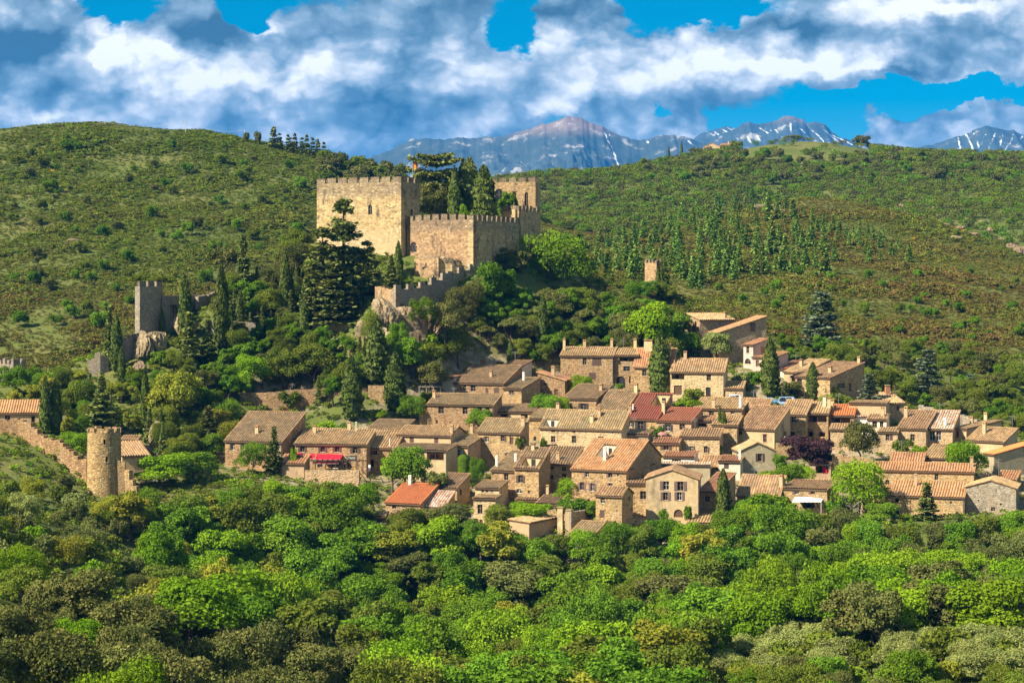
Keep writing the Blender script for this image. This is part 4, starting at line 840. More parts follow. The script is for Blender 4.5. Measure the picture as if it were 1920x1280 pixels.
# ------------------------------------------------------------------ fortress, towers and old walls
def fort(name, label, cat, p0, p1, zb, zt, d, mt, mer=(1.5, .8, 1.3), o=(), ro=(), sides='FRBL', ragged=0, sh='shutter_d', par=.5):
    """battlemented block or wall; p0,p1 = front foot corners (world xy), d = thickness going back, zb/zt world heights of foot and parapet walk"""
    p0, p1 = np.array(p0[:2], float), np.array(p1[:2], float); dv = p1-p0; w = float(np.linalg.norm(dv)); ang = math.atan2(dv[1], dv[0])
    root = thing(name, (p0[0], p0[1], zb), ang, label, cat); ht = zt-zb; mb = MB(); wins = []
    def loc(px, py, pw, ph, side):
        res = []
        for q in (px-pw/2, px+pw/2):
            a = (q-960)/F; u = dv/w; b0 = p0
            if side == 'R': b0 = p1; u = np.array((-dv[1], dv[0]))/w
            t_ = (a*b0[1]-b0[0])/(u[0]-a*u[1]); res.append(t_)
        ym = (b0+u*(res[0]+res[1])/2)[1]
        return res[0], res[1], (HY-(py+ph/2))/F*ym-zb, (HY-(py-ph/2))/F*ym-zb
    hf = []
    for k, px, py, pw, ph in o:
        a, b, c, dz = loc(px, py, pw, ph, 'F'); ar = {'a': 1.0, 'g': 1.6}.get(k, 0); hf.append((a, b, c, dz, ar)); wins.append(((0, 0, 0), (1, 0, 0), (0, 1, 0), a, b, c, dz, k))
    wall_panel(mb, (0, 0, 0), (1, 0, 0), w, -2, ht, hf, (0, 1, 0), .5)
    hr = []
    for k, px, py, pw, ph in ro:
        a, b, c, dz = loc(px, py, pw, ph, 'R'); hr.append((a, b, c, dz, 1.0 if k in 'ag' else 0)); wins.append(((w, 0, 0), (0, 1, 0), (-1, 0, 0), a, b, c, dz, k))
    wall_panel(mb, (w, 0, 0), (0, 1, 0), d, -2, ht, hr, (-1, 0, 0), .5)
    wall_panel(mb, (0, d, 0), (0, -1, 0), d, -2, ht, [], (1, 0, 0)); wall_panel(mb, (w, d, 0), (-1, 0, 0), w, -2, ht, [], (0, -1, 0))
    mb.face([(0, 0, ht), (w, 0, ht), (w, d, ht), (0, d, ht)], .5)
    mb.build('wall', mt, root)
    for q in wins:
        k = q[7]
        if k in 'ag' and k == 'g': window_unit(root, *q[:7], 'w', sh)
        else: window_unit(root, *q[:7], 'd' if (k == 'a' and name != 'castle_palace') else ('w' if k in 'aw' else k), sh)
    mw, gp, mh = mer
    if mw:
        tk = min(.6, d)
        def row(a0, u, L, inn):
            n = max(2, int(round((L+gp)/(mw+gp)))); W = (L-(n-1)*gp)/n
            for k in range(n):
                m_ = MB(); s = np.array(a0)+np.array(u)*(k*(W+gp)); j = random.choice((-.05, .0, .05, -.15, -.1, -.4))
                x = s+np.array((0, 0, ht+.003))
                m_.obox(x, np.array(u)*W, np.array(inn)*tk, np.array((0, 0, mh+j)))
                m_.obox(x+np.array((0, 0, mh+j+.003))-np.array(u)*.04-np.array(inn)*.04, np.array(u)*(W+.08), np.array(inn)*(tk+.08), np.array((0, 0, .12)))
                m_.build('merlon', M['castle_top'] if mt in (M['castle'], M['keep'], M['curtain']) else mt, root)
        if 'F' in sides: row((0, 0, 0), (1, 0, 0), w, (0, 1, 0))
        if 'R' in sides and d > 1.5: row((w, .7, 0), (0, 1, 0), d-.7, (-1, 0, 0))
        if 'B' in sides and d > 1.5: row((w-.7, d, 0), (-1, 0, 0), w-1.4, (0, -1, 0))
        if 'L' in sides and d > 1.5: row((0, d-.1, 0), (0, -1, 0), d-.8, (1, 0, 0))
    return root, w, d, ht
def zz(py, Y): return (HY-py)/F*Y
random.seed(5)
KA, KB = P(594, 0, 566), P(752, 0, 555)
keep, kw, kd, kh = fort('castle_keep', 'massive square sunlit castle keep with pointed window and battlements', 'castle keep', KA, KB, zz(500, 560), zz(342, 558), 10.2, M['keep'], (2.3, .75, 1.25),
     o=[('g', 694, 393, 7.5, 19)], ro=[('w', 772, 398, 4, 12)])
CA, CC, CD = P(763, 0, 557), P(887.5, 0, 545), P(1004, 0, 577)
fort('curtain_wall', 'sunlit front wall of the castle court with arched door and battlements', 'castle wall', CA, CC, zz(505, 548), zz(412, 549), 1.6, M['curtain'], (2.0, .75, 1.35), o=[('a', 775.5, 463, 11.5, 19), ('w', 781, 463, 2, 4)], sides='F')
u_ = (CD-CC)/np.linalg.norm(CD-CC)
fort('curtain_wall', 'shaded right-hand castle wall with row of thin merlons', 'castle wall', CC+u_*.02, CC+u_*26, zz(520, 545)-2, zz(413, 545), 1.5, M['curtain'], (1.9, .75, 1.3), sides='F')
fort('wall_turret', 'raised shaded turret at the far corner of the castle wall', 'turret', CC+u_*26.05, CD+u_*2.5, zz(520, 560)-2, zz(397, 572), 5, M['castle'], (1.6, .7, 1.4), sides='FRL')
PA, PB = P(918, 0, 590), P(1004, 0, 588)
fort('castle_palace', 'sunlit palace block with arched and lancet windows at the castle back', 'castle palace', PA, PB, zz(430, 589), zz(341.5, 589), 9, M['castle'], (1.75, .75, 1.15), o=[('a', 935.5, 366, 14, 24), ('a', 964, 368, 8, 16), ('g', 987, 374.5, 6.5, 28)], sides='FRL')
fort('court_wall', 'little sunlit gable wall inside the castle court', 'wall', P(941, 0, 572), P(966, 0, 568), zz(412, 570), zz(393, 570), 3, M['castle'], (0, 0, 0))
fort('ruined_wall', 'sunlit ruined ramp wall below the castle door', 'ruined wall', P(777, 0, 545), P(822, 0, 540), zz(530, 545), zz(484, 543), 1.0, M['castle'], (0, 0, 0), o=[])
def step_wall(name, label, cat, tops, yfoot, thick, mt, mer=True, seg=None, rag=.25):
    """wall whose head follows (px, row, Y) points, broken in steps or ragged stones"""
    tops = [np.array(P(a, b, c)) for a, b, c in tops]; p0 = tops[0]; root = thing(name, tuple(p0), 0, label, cat); mb = MB(); cop = []
    for a, b in zip(tops[:-1], tops[1:]):
        L = float(np.linalg.norm((b-a)[:2])); n = max(1, int(L/(seg or 1.2))); u = (b-a)/n; e = (b-a)[:2]/L; nn = np.array((-e[1], e[0], 0))*thick
        for k in range(n):
            q0 = a+u*k; q1 = q0+np.array((u[0], u[1], 0)); zt = q0[2]+u[2]*.5+random.uniform(-rag, rag); foot = min(float(ground(*q0[:2])), float(ground(*q1[:2])), zt-1)-1.5
            if yfoot is not None: foot = min(foot, zz(yfoot, q0[1]))
            A, B_ = q0-p0, q1-p0
            zf, z1 = foot-p0[2], zt-p0[2]
            bt = [np.array((A[0], A[1], zf)), np.array((B_[0], B_[1], zf)), np.array((B_[0], B_[1], zf))+nn, np.array((A[0], A[1], zf))+nn]
            tp = [np.array((x[0], x[1], z1)) for x in bt]
            mb.hexa(bt, tp, .5)
            if mer and k % 2 == 0:
                m_ = MB(); m_.obox(tp[0]+np.array((0, 0, .003)), (tp[1]-tp[0])*.92, nn*.6, np.array((0, 0, 1.1))); m_.build('merlon', mt, root)
    mb.build('wall', mt, root); return root
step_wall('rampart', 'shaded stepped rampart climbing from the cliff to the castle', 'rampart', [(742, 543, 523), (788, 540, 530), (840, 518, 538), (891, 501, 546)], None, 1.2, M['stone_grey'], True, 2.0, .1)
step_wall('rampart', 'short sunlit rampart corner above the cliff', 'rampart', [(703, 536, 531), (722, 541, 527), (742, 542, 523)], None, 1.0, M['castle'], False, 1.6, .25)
step_wall('ruined_wall', 'broken tan wall climbing to the right below the castle corner', 'ruined wall', [(822, 484, 541), (848, 497, 541), (872, 510, 543), (888, 515, 545)], 540, .9, M['castle'], False, 1.2, .4)
fort('rampart_tower', 'square dark stone tower with one bright sunlit edge on the left ridge', 'tower', P(262, 0, 517), P(311, 0, 523), zz(640, 520), zz(537, 520), 1.4, M['stone_dark'], (2.0, .9, 1.2), sides='F')
for ob in bpy.data.objects:
    if ob.get('label', '').startswith('square dark stone tower'): ob.rotation_euler[2] += R(14); ob.scale = (1.12, 1, 1)
fort('ruined_wall', 'dark rampart wall with a square gateway right of the ridge tower', 'rampart', P(311, 0, 524), P(402, 0, 556), zz(640, 530), zz(554, 530), 1.0, M['stone_dark'], (0, 0, 0), o=[('o', 326, 585, 13, 28)])
step_wall('rampart', 'rampart crest rising to the right above the dark gateway wall', 'rampart', [(372, 556, 541), (392, 553, 548), (412, 543, 556)], 600, .9, M['stone_dark'], False, 1.3, .2)
step_wall('ruined_wall', 'crumbling wall falling from the ridge tower to the left', 'ruined wall', [(228, 637, 512), (250, 628, 515), (264, 620, 517)], 650, .9, M['stone_dark'], False, 1.0, .3)
step_wall('ruined_wall', 'ruined wall fragment with pointed stub among cypresses', 'ruined wall', [(164, 676, 508), (178, 670, 508), (183, 655, 508), (188, 668, 508), (204, 668, 509)], 725, .8, M['stone_dark'], False, .7, .2)
fort('watch_tower', 'small dark crenellated tower at the left picture edge', 'tower', P(-10, 0, 520), P(25, 0, 516), zz(740, 518), zz(682, 518), 4, M['stone_dark'], (1.0, .6, 1.2), sides='FRL')
fort('watch_tower', 'small pale ivy-clad tower on the wooded slope right of the castle', 'tower', P(1209, 0, 594), P(1231, 0, 591), zz(560, 592), zz(493, 592), 2.4, M['castle'], (.7, .55, .9), sides='FRL')
# round tower
def round_tower():
    Y = 440.0; c = P(195.5, 0, Y+3.2); zt, zb = zz(812, Y), zz(938, Y)-3
    root = thing('round_tower', (c[0], c[1], zb), 0, 'round crenellated stone tower at the left end of the village', 'tower')
    H_ = zt-zb; n = 48; r0, r1 = 3.62, 3.38; mb = MB()
    # wall rings with two window openings cut out of the facets
    hz = [zz(846-1, Y), zz(825-1, Y)]
    levels = [0, H_*.5]; lv = sorted({0.0, *(k*H_/9 for k in range(1, 10)), zz(833, Y)-zb, zz(823, Y)-zb, zz(866, Y)-zb, zz(856, Y)-zb})
    def pt(k, z): r = r0+(r1-r0)*z/H_; a = -math.pi/2+2*math.pi*k/n; return (r*math.cos(a), r*math.sin(a), z)
    holes = [(1, zz(833, Y)-zb, zz(823, Y)-zb), (2, zz(866, Y)-zb, zz(856, Y)-zb)]
    for k in range(n):
        for a, b in zip(lv[:-1], lv[1:]):
            if any(k == q and z0-.01 <= a and b <= z1+.01 for q, z0, z1 in holes): continue
            mb.face([pt(k, a), pt(k+1, a), pt(k+1, b), pt(k, b)], .5)
    for q, z0, z1 in holes:
        P4 = [np.array(pt(q, z0)), np.array(pt(q+1, z0)), np.array(pt(q+1, z1)), np.array(pt(q, z1))]; Q4 = [p*np.array((.86, .86, 1)) for p in P4]
        for i in range(4): mb.face([P4[i], Q4[i], Q4[(i+1) % 4], P4[(i+1) % 4]], .5)
        g = MB(); g.face([p*np.array((.87, .87, 1)) for p in P4]); wd = g.build('window', M['glass'], root)
        s = MB(); u = P4[1]-P4[0]; s.obox(P4[0]-u*.2-np.array((0, .06, .14)), u*1.4, np.array((0, .3, 0)), np.array((0, 0, .135))); s.build('sill', M['sill'], wd)
    mb.face([pt(k, H_) for k in range(n)], .5); mb.build('wall', M['tower'], root)
    for k in range(10):                                  # merlons round the head
        m_ = MB(); a0 = 2*math.pi*(k+.1)/10; a1 = 2*math.pi*(k+.78)/10; j = random.uniform(-.15, .1); N_ = 4
        for q in range(N_):
            b0, b1 = a0+(a1-a0)*q/N_, a0+(a1-a0)*(q+1)/N_
            f = lambda r, a, z: (r*math.cos(a), r*math.sin(a), z)
            m_.hexa([f(2.8, b0, H_+.003), f(3.39, b0, H_+.003), f(3.39, b1, H_+.003), f(2.8, b1, H_+.003)], [f(2.8, b0, H_+.95+j), f(3.39, b0, H_+.95+j), f(3.39, b1, H_+.95+j), f(2.8, b1, H_+.95+j)])
        m_.build('merlon', M['tower'], root)
round_tower()
step_wall('town_wall', 'sunlit old town wall descending to the round tower', 'wall', [(-20, 790, 462), (34, 786, 461), (52, 790, 459), (82, 822, 455), (112, 826, 452), (130, 846, 449), (162, 866, 446)], None, 1.1, M['tower'], False, 1.1, .35)
step_wall('town_wall', 'broken sunlit wall stub right of the round tower', 'wall', [(217, 860, 441), (234, 866, 441), (242, 890, 440), (256, 915, 439)], None, 1.0, M['tower'], False, .9, .35)
step_wall('terrace_wall', 'long stone terrace wall behind the left houses, with a cypress in front', 'terrace wall', [(420, 738, 503), (500, 736, 502), (585, 729, 503), (650, 727, 503), (708, 728, 503)], 795, 1.0, M['stone'], False, 2.0, .12)
step_wall('terrace_wall', 'stepped end of the long terrace wall between two cypresses', 'terrace wall', [(690, 723, 501), (720, 722, 501), (722, 735, 501), (752, 737, 501)], 790, 1.0, M['stone'], False, 1.6, .1)
step_wall('terrace_wall', 'low front terrace wall in front of the little flat roof', 'terrace wall', [(585, 800, 484), (640, 803, 482), (690, 806, 481)], 822, .8, M['stone'], False, 1.5, .15)
step_wall('terrace_wall', 'garden wall with the pergola above the long cluster house', 'terrace wall', [(752, 712, 512), (790, 714, 512), (832, 708, 514)], 740, .8, M['stone_grey'], False, 1.5, .12)
step_wall('terrace_wall', 'retaining wall on the castle hill below the big cedar', 'terrace wall', [(585, 606, 528), (618, 600, 528), (645, 606, 527), (665, 603, 527)], 632, .8, M['stone'], False, 1.6, .15)
step_wall('terrace_wall', 'retaining wall right of the dark gateway wall', 'terrace wall', [(385, 600, 523), (430, 602, 523), (480, 604, 524)], 640, .8, M['stone_grey'], False, 1.6, .15)
step_wall('terrace_wall', 'pale dry-stone wall running down at the upper right edge', 'terrace wall', [(1722, 760, 508), (1760, 766, 506), (1800, 775, 504), (1832, 788, 500)], None, .8, M['stone_grey'], False, 1.2, .2)
step_wall('terrace_wall', 'stone wall with tiled coping right of the modern terrace room', 'terrace wall', [(1560, 849, 468), (1600, 856, 467), (1637, 862, 466)], 886, .7, M['stone'], False, 1.6, .06)
step_wall('terrace_wall', 'restaurant terrace wall of pale stone', 'terrace wall', [(566, 881, 458), (620, 882, 457), (673, 881, 456)], 902, .8, M['mixed'], False, 3.0, .03)
step_wall('terrace_wall', 'garden wall left of the upper-row houses', 'terrace wall', [(1003, 694, 528), (1030, 698, 527), (1078, 700, 526)], 725, .7, M['stone_grey'], False, 1.6, .1)
step_wall('terrace_wall', 'stone wall beside the terrace where a person stands', 'terrace wall', [(1455, 830, 482), (1484, 831, 482)], 850, .6, M['stone'], False, 2, .03)
# rocks
def rock_mesh(seed):
    bm = bmesh.new(); bmesh.ops.create_icosphere(bm, subdivisions=5, radius=1.0); r = np.random.default_rng(seed)
    co = np.array([v.co for v in bm.verts]); k = 1+.30*fbm2(co[:, 0]*3+seed, co[:, 1]*3+co[:, 2]*1.5, seed, 4)-.35*np.abs(fbm2(co[:, 0]*6+co[:, 1]*5+seed, co[:, 2]*3-co[:, 1]*2, seed+4, 4))
    pl = r.normal(size=(9, 3)); pl /= np.linalg.norm(pl, axis=1)[:, None]
    co = co*k[:, None]
    for p in pl:
        dd = co@p; lim = r.uniform(.55, .8); co -= np.clip(dd-lim, 0, None)[:, None]*p*.9
    for v, c in zip(bm.verts, co): v.co = c
    me = bpy.data.meshes.new('rock'); bm.to_mesh(me); bm.free(); me.materials.append(M['rock']); return me
M['rock'] = stone('cliff_rock', [(.32, .235, .135), (.23, .165, .095), (.38, .285, .17), (.17, .125, .075)], (.20, .15, .09), scale=.7, lich=1.0, joint=.15)
RK = []
ROCKS = [rock_mesh(s) for s in (1, 2, 3, 4)]
def rock(px, py, wpx, hpx, label, Y=None, name='rock_outcrop', group=None, dep=.7):
    global RK
    p = hit(px, py+hpx/2) if Y is None else P(px, py+hpx/2, Y)
    s = p[1]/F; o = link(name, random.choice(ROCKS)); c = P(px, py, p[1])
    o.location = (c[0], c[1]+wpx*s*dep*.2, c[2]); o.scale = (wpx*s/1.5, wpx*s*dep/1.5, hpx*s/1.5); o.rotation_euler = (0, 0, random.uniform(-.5, .5)); tag(o, label, 'rock', group); RK.append((px, py, o))
rock(722, 606, 56, 84, 'tall sunlit cliff face under the rampart corner', 517)
rock(762, 615, 60, 80, 'shaded cliff face under the stepped rampart', 518)
rock(815, 612, 70, 70, 'shaded rock wall below the castle corner', 526)
rock(708, 646, 44, 56, 'lower sunlit crag left of the cliff', 513)
rock(684, 622, 34, 44, 'small crag beside the retaining wall', 519)
rock(262, 668, 36, 80, 'rock spur carrying the ridge tower', 515)
rock(290, 650, 44, 50, 'rock foot below the ridge tower', 517)
rock(345, 615, 44, 40, 'pale rock below the dark gateway', 522)
rock(258, 700, 24, 40, 'pale boulder below the rock spur', 508)
rock(290, 815, 20, 44, 'pale rock pillar among trees near the round tower', 474)
rock(820, 505, 70, 50, 'rubble slope below the castle door', 545)
rock(600, 490, 40, 30, 'rock under the left corner of the keep', 561)
rock(136, 452, 20, 9, 'grey stone patch on the left hillside')
for k, (a, b, w_, h_) in enumerate([(1318, 385, 14, 6), (1425, 388, 20, 8), (1445, 386, 12, 6), (1462, 398, 18, 9), (1690, 388, 26, 10), (1720, 396, 22, 9), (1745, 392, 16, 8), (1775, 422, 14, 6), (1800, 428, 18, 8), (1822, 440, 20, 8), (1842, 418, 18, 10), (1858, 432, 16, 9), (1880, 452, 18, 12), (1900, 465, 26, 16), (1912, 472, 20, 18), (1650, 380, 12, 6), (1632, 386, 10, 5), (1790, 446, 20, 8)]):
    rock(a, b, w_, h_, 'grey rock on the rocky crest of the right slope', name='crest_rock', group='rocks on the right crest')
# ------------------------------------------------------------------ foliage materials
def foliage(name, cols, transl=.27, hue=.03, vv=.42):
    m, t, out = mat(name); at = t.new('ShaderNodeAttribute', attribute_name='tv'); oi = t.new('ShaderNodeObjectInfo')
    ti = t.new('ShaderNodeAttribute', attribute_name='tint', attribute_type='INSTANCER')
    c = t.ramp(at.outputs['Fac'], [(i/(len(cols)-1), k) for i, k in enumerate(cols)])
    c = t.mix(ti.outputs['Fac'], c, t.mix(at.outputs['Fac'], (.135, .090, .027), (.22, .152, .048)))
    hs = t.new('ShaderNodeHueSaturation'); t.link(c, hs.inputs['Color'])
    rr = t.math('FRACT', t.math('MULTIPLY', oi.outputs['Random'], 7.31))
    t.link(t.math('MULTIPLY_ADD', oi.outputs['Random'], hue*.75, .5-hue*.6), hs.inputs['Hue']); t.link(t.math('MULTIPLY_ADD', rr, vv, 1-vv/2), hs.inputs['Value'])
    d = t.new('ShaderNodeBsdfDiffuse'); tr = t.new('ShaderNodeBsdfTranslucent'); ms = t.new('ShaderNodeMixShader'); ms.inputs[0].default_value = transl
    t.link(hs.outputs[0], d.inputs[0]); t.link(hs.outputs[0], tr.inputs[0]); t.link(d.outputs[0], ms.inputs[1]); t.link(tr.outputs[0], ms.inputs[2]); t.link(ms.outputs[0], out.inputs[0])
    return m
G = 1.0
FM = dict(
 bright=foliage('bright_leaves', [(0.100, 0.208, 0.009), (0.162, 0.288, 0.012), (0.229, 0.361, 0.019)]),
 green=foliage('green_leaves', [(0.071, 0.154, 0.011), (0.113, 0.220, 0.015), (0.167, 0.286, 0.023)]),
 mid=foliage('mid_leaves', [(0.087, 0.130, 0.015), (0.131, 0.176, 0.021), (0.194, 0.233, 0.031)]),
 holm=foliage('holm_oak_leaves', [(0.067, 0.087, 0.021), (0.118, 0.134, 0.033), (0.206, 0.196, 0.055)], .15),
 olive=foliage('olive_leaves', [(0.164, 0.198, 0.055), (0.225, 0.263, 0.072), (0.300, 0.336, 0.098)], .2, .02),
 yellow=foliage('yellow_green_leaves', [(0.177, 0.209, 0.021), (0.253, 0.278, 0.029), (0.341, 0.329, 0.036)]),
 ochre=foliage('ochre_green_leaves', [(0.099, 0.121, 0.031), (0.139, 0.159, 0.041), (0.180, 0.196, 0.051)]),
 cypress=foliage('cypress_leaves', [(0.060, 0.090, 0.020), (0.101, 0.137, 0.029), (0.165, 0.198, 0.043)], .12, .02, .35),
 cedar=foliage('cedar_needles', [(0.096, 0.133, 0.033), (0.164, 0.203, 0.049), (0.270, 0.295, 0.075)], .12, .02, .35),
 blue=foliage('blue_cedar_needles', [(0.107, 0.151, 0.083), (0.166, 0.214, 0.121), (0.248, 0.292, 0.165)], .12, .015, .25),
 fir=foliage('plantation_needles', [(0.110, 0.196, 0.036), (0.170, 0.279, 0.051), (0.256, 0.371, 0.074)], .12, .03, .5),
 purple=foliage('purple_leaves', [(.041, .022, .024), (.070, .036, .038), (.102, .054, .052)], .15, .01),
 dead=foliage('dry_red_leaves', [(.20, .10, .055), (.27, .14, .08)], .15, .01),
 heath=foliage('heath_leaves', [(0.085, 0.135, 0.014), (0.128, 0.186, 0.021), (0.184, 0.246, 0.030)], .2, .05, .6),
 broom=foliage('yellow_broom', [(.45, .27, .012), (.58, .36, .015), (.20, .19, .02)], .2, .01),
)
# ------------------------------------------------------------------ crowns: thousands of leaf clusters in uneven lobes
def quads(pos, nrm, size, rg, asp=1.0, up=None):
    n = len(pos); r = rg.normal(size=(n, 3)); t1 = np.cross(nrm, r); t1 /= np.linalg.norm(t1, axis=1)[:, None]+1e-9
    if up is not None:
        t1 = t1*(1-up)+np.array((0, 0, 1.0))*up; t1 /= np.linalg.norm(t1, axis=1)[:, None]+1e-9
    t2 = np.cross(nrm, t1); t2 /= np.linalg.norm(t2, axis=1)[:, None]+1e-9
    s = size[:, None]; j = lambda: rg.uniform(.6, 1.2, (n, 1))
    bend = nrm*s*.25
    V = np.stack([pos-t1*s*j()*asp-bend, pos-t2*s*j(), pos+t1*s*j()*asp-bend, pos+t2*s*j()], 1).reshape(-1, 3)
    return V, np.arange(n*4).reshape(n, 4)
def unit(rg, n):
    v = rg.normal(size=(n, 3)); return v/(np.linalg.norm(v, axis=1)[:, None]+1e-9)
def lobe_crown(name, lobes, nleaf, size, rg, low=-.45, spread=.7, asp=1.0, shell=(.62, 1.22)):
    L = np.array([l[0] for l in lobes]); Rr = np.array([l[1] for l in lobes]); wgt = Rr[:, 0]*Rr[:, 2]; wgt = wgt/wgt.sum()
    k = rg.choice(len(lobes), nleaf, p=wgt); d = unit(rg, nleaf); d[:, 2] = np.where(d[:, 2] < low, -d[:, 2]*.6, d[:, 2])
    rad = shell[0]+(shell[1]-shell[0])*rg.beta(2.2, 2.6, (nleaf, 1)); pos = L[k]+d*Rr[k]*rad
    inside = np.zeros(nleaf, bool)
    for i in range(len(lobes)):
        q = (pos-L[i])/Rr[i]; inside |= ((q**2).sum(1) < .42) & (k != i)
    pos, d, k = pos[~inside], d[~inside], k[~inside]
    nr = d+rg.normal(size=d.shape)*spread; nr /= np.linalg.norm(nr, axis=1)[:, None]+1e-9
    sz = size*rg.uniform(.55, 1.25, len(pos)); V, Fc = quads(pos, nr, sz, rg, asp)
    lt = rg.random(len(lobes)); tv = np.clip(.45*lt[k]+.55*rg.random(len(pos)), 0, 1)
    return fast_mesh(name, V, Fc, False, tv)
def trunk_mesh(name, H, r, rg, limbs=5, top=.62, bend=.04, spread=.26, mt=None):
    mb = MB(); pts_ = [np.array((0, 0, -.6))]
    for k in range(1, 6): pts_.append(np.array((rg.normal()*bend*H*k/5, rg.normal()*bend*H*k/5, H*top*k/5)))
    mb.tube(pts_, [r*1.25, r, r*.85, r*.7, r*.5, r*.3], 7)
    for i in range(limbs):
        b = pts_[2+i % 3]; a = rg.uniform(0, 6.28); e = b+np.array((math.cos(a)*spread*H, math.sin(a)*spread*H, H*rg.uniform(.2, .34)))
        m = (b+e)/2+np.array((0, 0, -.03*H)); mb.tube([b, m, e], [r*.5, r*.33, r*.12], 5)
    me = mb.mesh(name); me.materials.append(mt or M['bark']); return me
PRO = {}
def broad(seed, n=12000, H=10.0, W=9.5, size=.20, nl=17, base=.16, flat=1.0):
    rg = np.random.default_rng(seed); lobes = []
    for i in range(nl):
        a = i*2.399+rg.uniform(-.4, .4); q = (i+.5)/nl; zc = base*H+(1-base)*H*(.30+.52*q); wr = math.sqrt(max(.05, 1-((zc/H-.50)/.56)**2))
        rr = W*.5*wr*rg.uniform(.35, .86); R_ = rg.choice((.11, .15, .19, .25))*W*rg.uniform(.85, 1.15); zc += rg.uniform(-.06, .06)*H
        lobes.append(((math.cos(a)*rr, math.sin(a)*rr, zc), np.array((R_, R_, R_*rg.uniform(.7, .95)*flat))))
    lobes.append(((0, 0, H*.62), np.array((W*.3, W*.3, H*.27))))
    c = lobe_crown('crown', lobes, n, size, rg); return c, trunk_mesh('trunk', H, .03*H, rg), H, W
def cypress(seed, n=3400, H=12.0, W=2.25):
    rg = np.random.default_rng(seed); z = rg.random(n)**.9; prof = np.interp(z, [0, .05, .25, .55, .8, .95, 1], [.5, .8, 1, .92, .62, .25, .03])
    a = rg.uniform(0, 6.28, n); nb = rg.uniform(0, 6.28, 5); lump = 1+.13*np.sin(a*3+nb[0]+z*14)+.11*np.sin(a*5+z*31+nb[1])+.08*np.sin(z*55+nb[2]+a)
    r = W/2*prof*lump*rg.uniform(.8, 1.03, n); pos = np.stack([r*np.cos(a), r*np.sin(a), .02*H+z*H*.98], -1); nr = np.stack([np.cos(a), np.sin(a), .35+0*a], -1)+rg.normal(size=(n, 3))*.45; nr /= np.linalg.norm(nr, axis=1)[:, None]
    V, Fc = quads(pos, nr, .20*rg.uniform(.6, 1.3, n), rg, 1.7, .7); tv = np.clip((lump-.7)*1.0*.5+.5*rg.random(n), 0, 1)
    mb = MB(); mb.tube([(0, 0, -.6), (0, 0, H*.5), (0, 0, H*.9)], [.2, .14, .04], 6); tr = mb.mesh('trunk'); tr.materials.append(M['bark'])
    return fast_mesh('crown', V, Fc, False, tv), tr, H, W
def tiered(seed, H=20.0, W=13.0, tiers=11, per=6, nl=46, size=.36, top=.12, droop=.02, cone=1.0, start=.14, plate=.16):
    rg = np.random.default_rng(seed); Pn, Nn, T = [], [], []; mb = MB()
    mb.tube([(0, 0, -.8), (.1, 0, H*.5), (0, .1, H*.97)], [.03*H, .018*H, .003*H], 7)
    for i in range(tiers):
        f = i/(tiers-1); z = H*min(.98, start+(1-start)*f*.97+(rg.uniform(-.35, .35)/tiers if 0 < i < tiers-1 else 0)); Rm = W/2*((1-f)**cone*(1-top)+top)*rg.uniform(.8, 1.1)
        m = max(3, int(per*(1-f*.5))); a0 = rg.uniform(0, 6.28)
        for j in range(m):
            a = a0+2*math.pi*j/m+rg.uniform(-.35, .35); L = Rm*rg.uniform(.65, 1.12); dz = -droop*H*rg.uniform(0, 1.6)+rg.uniform(0, .02)*H; tone = rg.random()
            dz += rg.uniform(-.5, .5)*H/tiers*.7; e = np.array((math.cos(a)*L, math.sin(a)*L, z+dz)); mb.tube([(0, 0, z-.02*H), e*np.array((.5, .5, 1))+np.array((0, 0, .01*H)), e], [.012*H*(1-f*.6), .008*H*(1-f*.6), .002*H], 4)
            n = int(nl*(.35+.65*L/(W/2))); s = rg.random(n)**.75; wd = plate*W*(1-.55*s)*rg.normal(size=n)*.8*(1-f*.45)
            x = math.cos(a)*L*s-math.sin(a)*wd; y = math.sin(a)*L*s+math.cos(a)*wd; zz_ = z+dz*s+rg.normal(size=n)*.012*H-.05*np.abs(wd)
            Pn.append(np.stack([x, y, zz_], -1)); Nn.append(np.stack([rg.normal(size=n)*.45, rg.normal(size=n)*.45, np.ones(n)], -1)); T.append(np.clip(.4*tone+.6*rg.random(n), 0, 1))
    pos = np.concatenate(Pn); nr = np.concatenate(Nn); nr /= np.linalg.norm(nr, axis=1)[:, None]
    V, Fc = quads(pos, nr, size*rg.uniform(.6, 1.3, len(pos)), rg, 1.5); tr = mb.mesh('trunk'); tr.materials.append(M['bark'])
    return fast_mesh('crown', V, Fc, False, np.concatenate(T)), tr, H, W
def umbrella(seed, H=12.0, W=12.0, n=4200, thick=.2, nl=16, size=.3):
    rg = np.random.default_rng(seed); lobes = []
    for i in range(nl):
        a = i*2.399; rr = W*.42*math.sqrt((i+.5)/nl); lobes.append(((math.cos(a)*rr, math.sin(a)*rr, H*(.84-.22*(rr/(W*.5))**2+rg.uniform(-.03, .03))), np.array((W*.14, W*.14, H*thick*.5))))
    return lobe_crown('crown', lobes, n, size, rg, -.2), trunk_mesh('trunk', H, .028*H, rg, 7, .7, .03, .3), H, W
def low_shrub(seed, n=130, H=2.0, W=2.6, size=.23):
    rg = np.random.default_rng(seed); lobes = [((rg.uniform(-.35, .35)*W, rg.uniform(-.35, .35)*W, H*rg.uniform(.25, .5)), np.array((W*.27, W*.27, H*rg.uniform(.3, .48)))) for i in range(5)]
    return lobe_crown('shrub', lobes, n, size, rg, -.1, .6)
for i in range(9): PRO['broad%d' % i] = broad(40+i, nl=13+(i*5) % 12, W=8.6+(i % 4)*.9, base=.08+.03*(i % 3))
for i in range(3): PRO['tall%d' % i] = broad(60+i, 7000, 12.0, 7.5, .24, 16, .2)
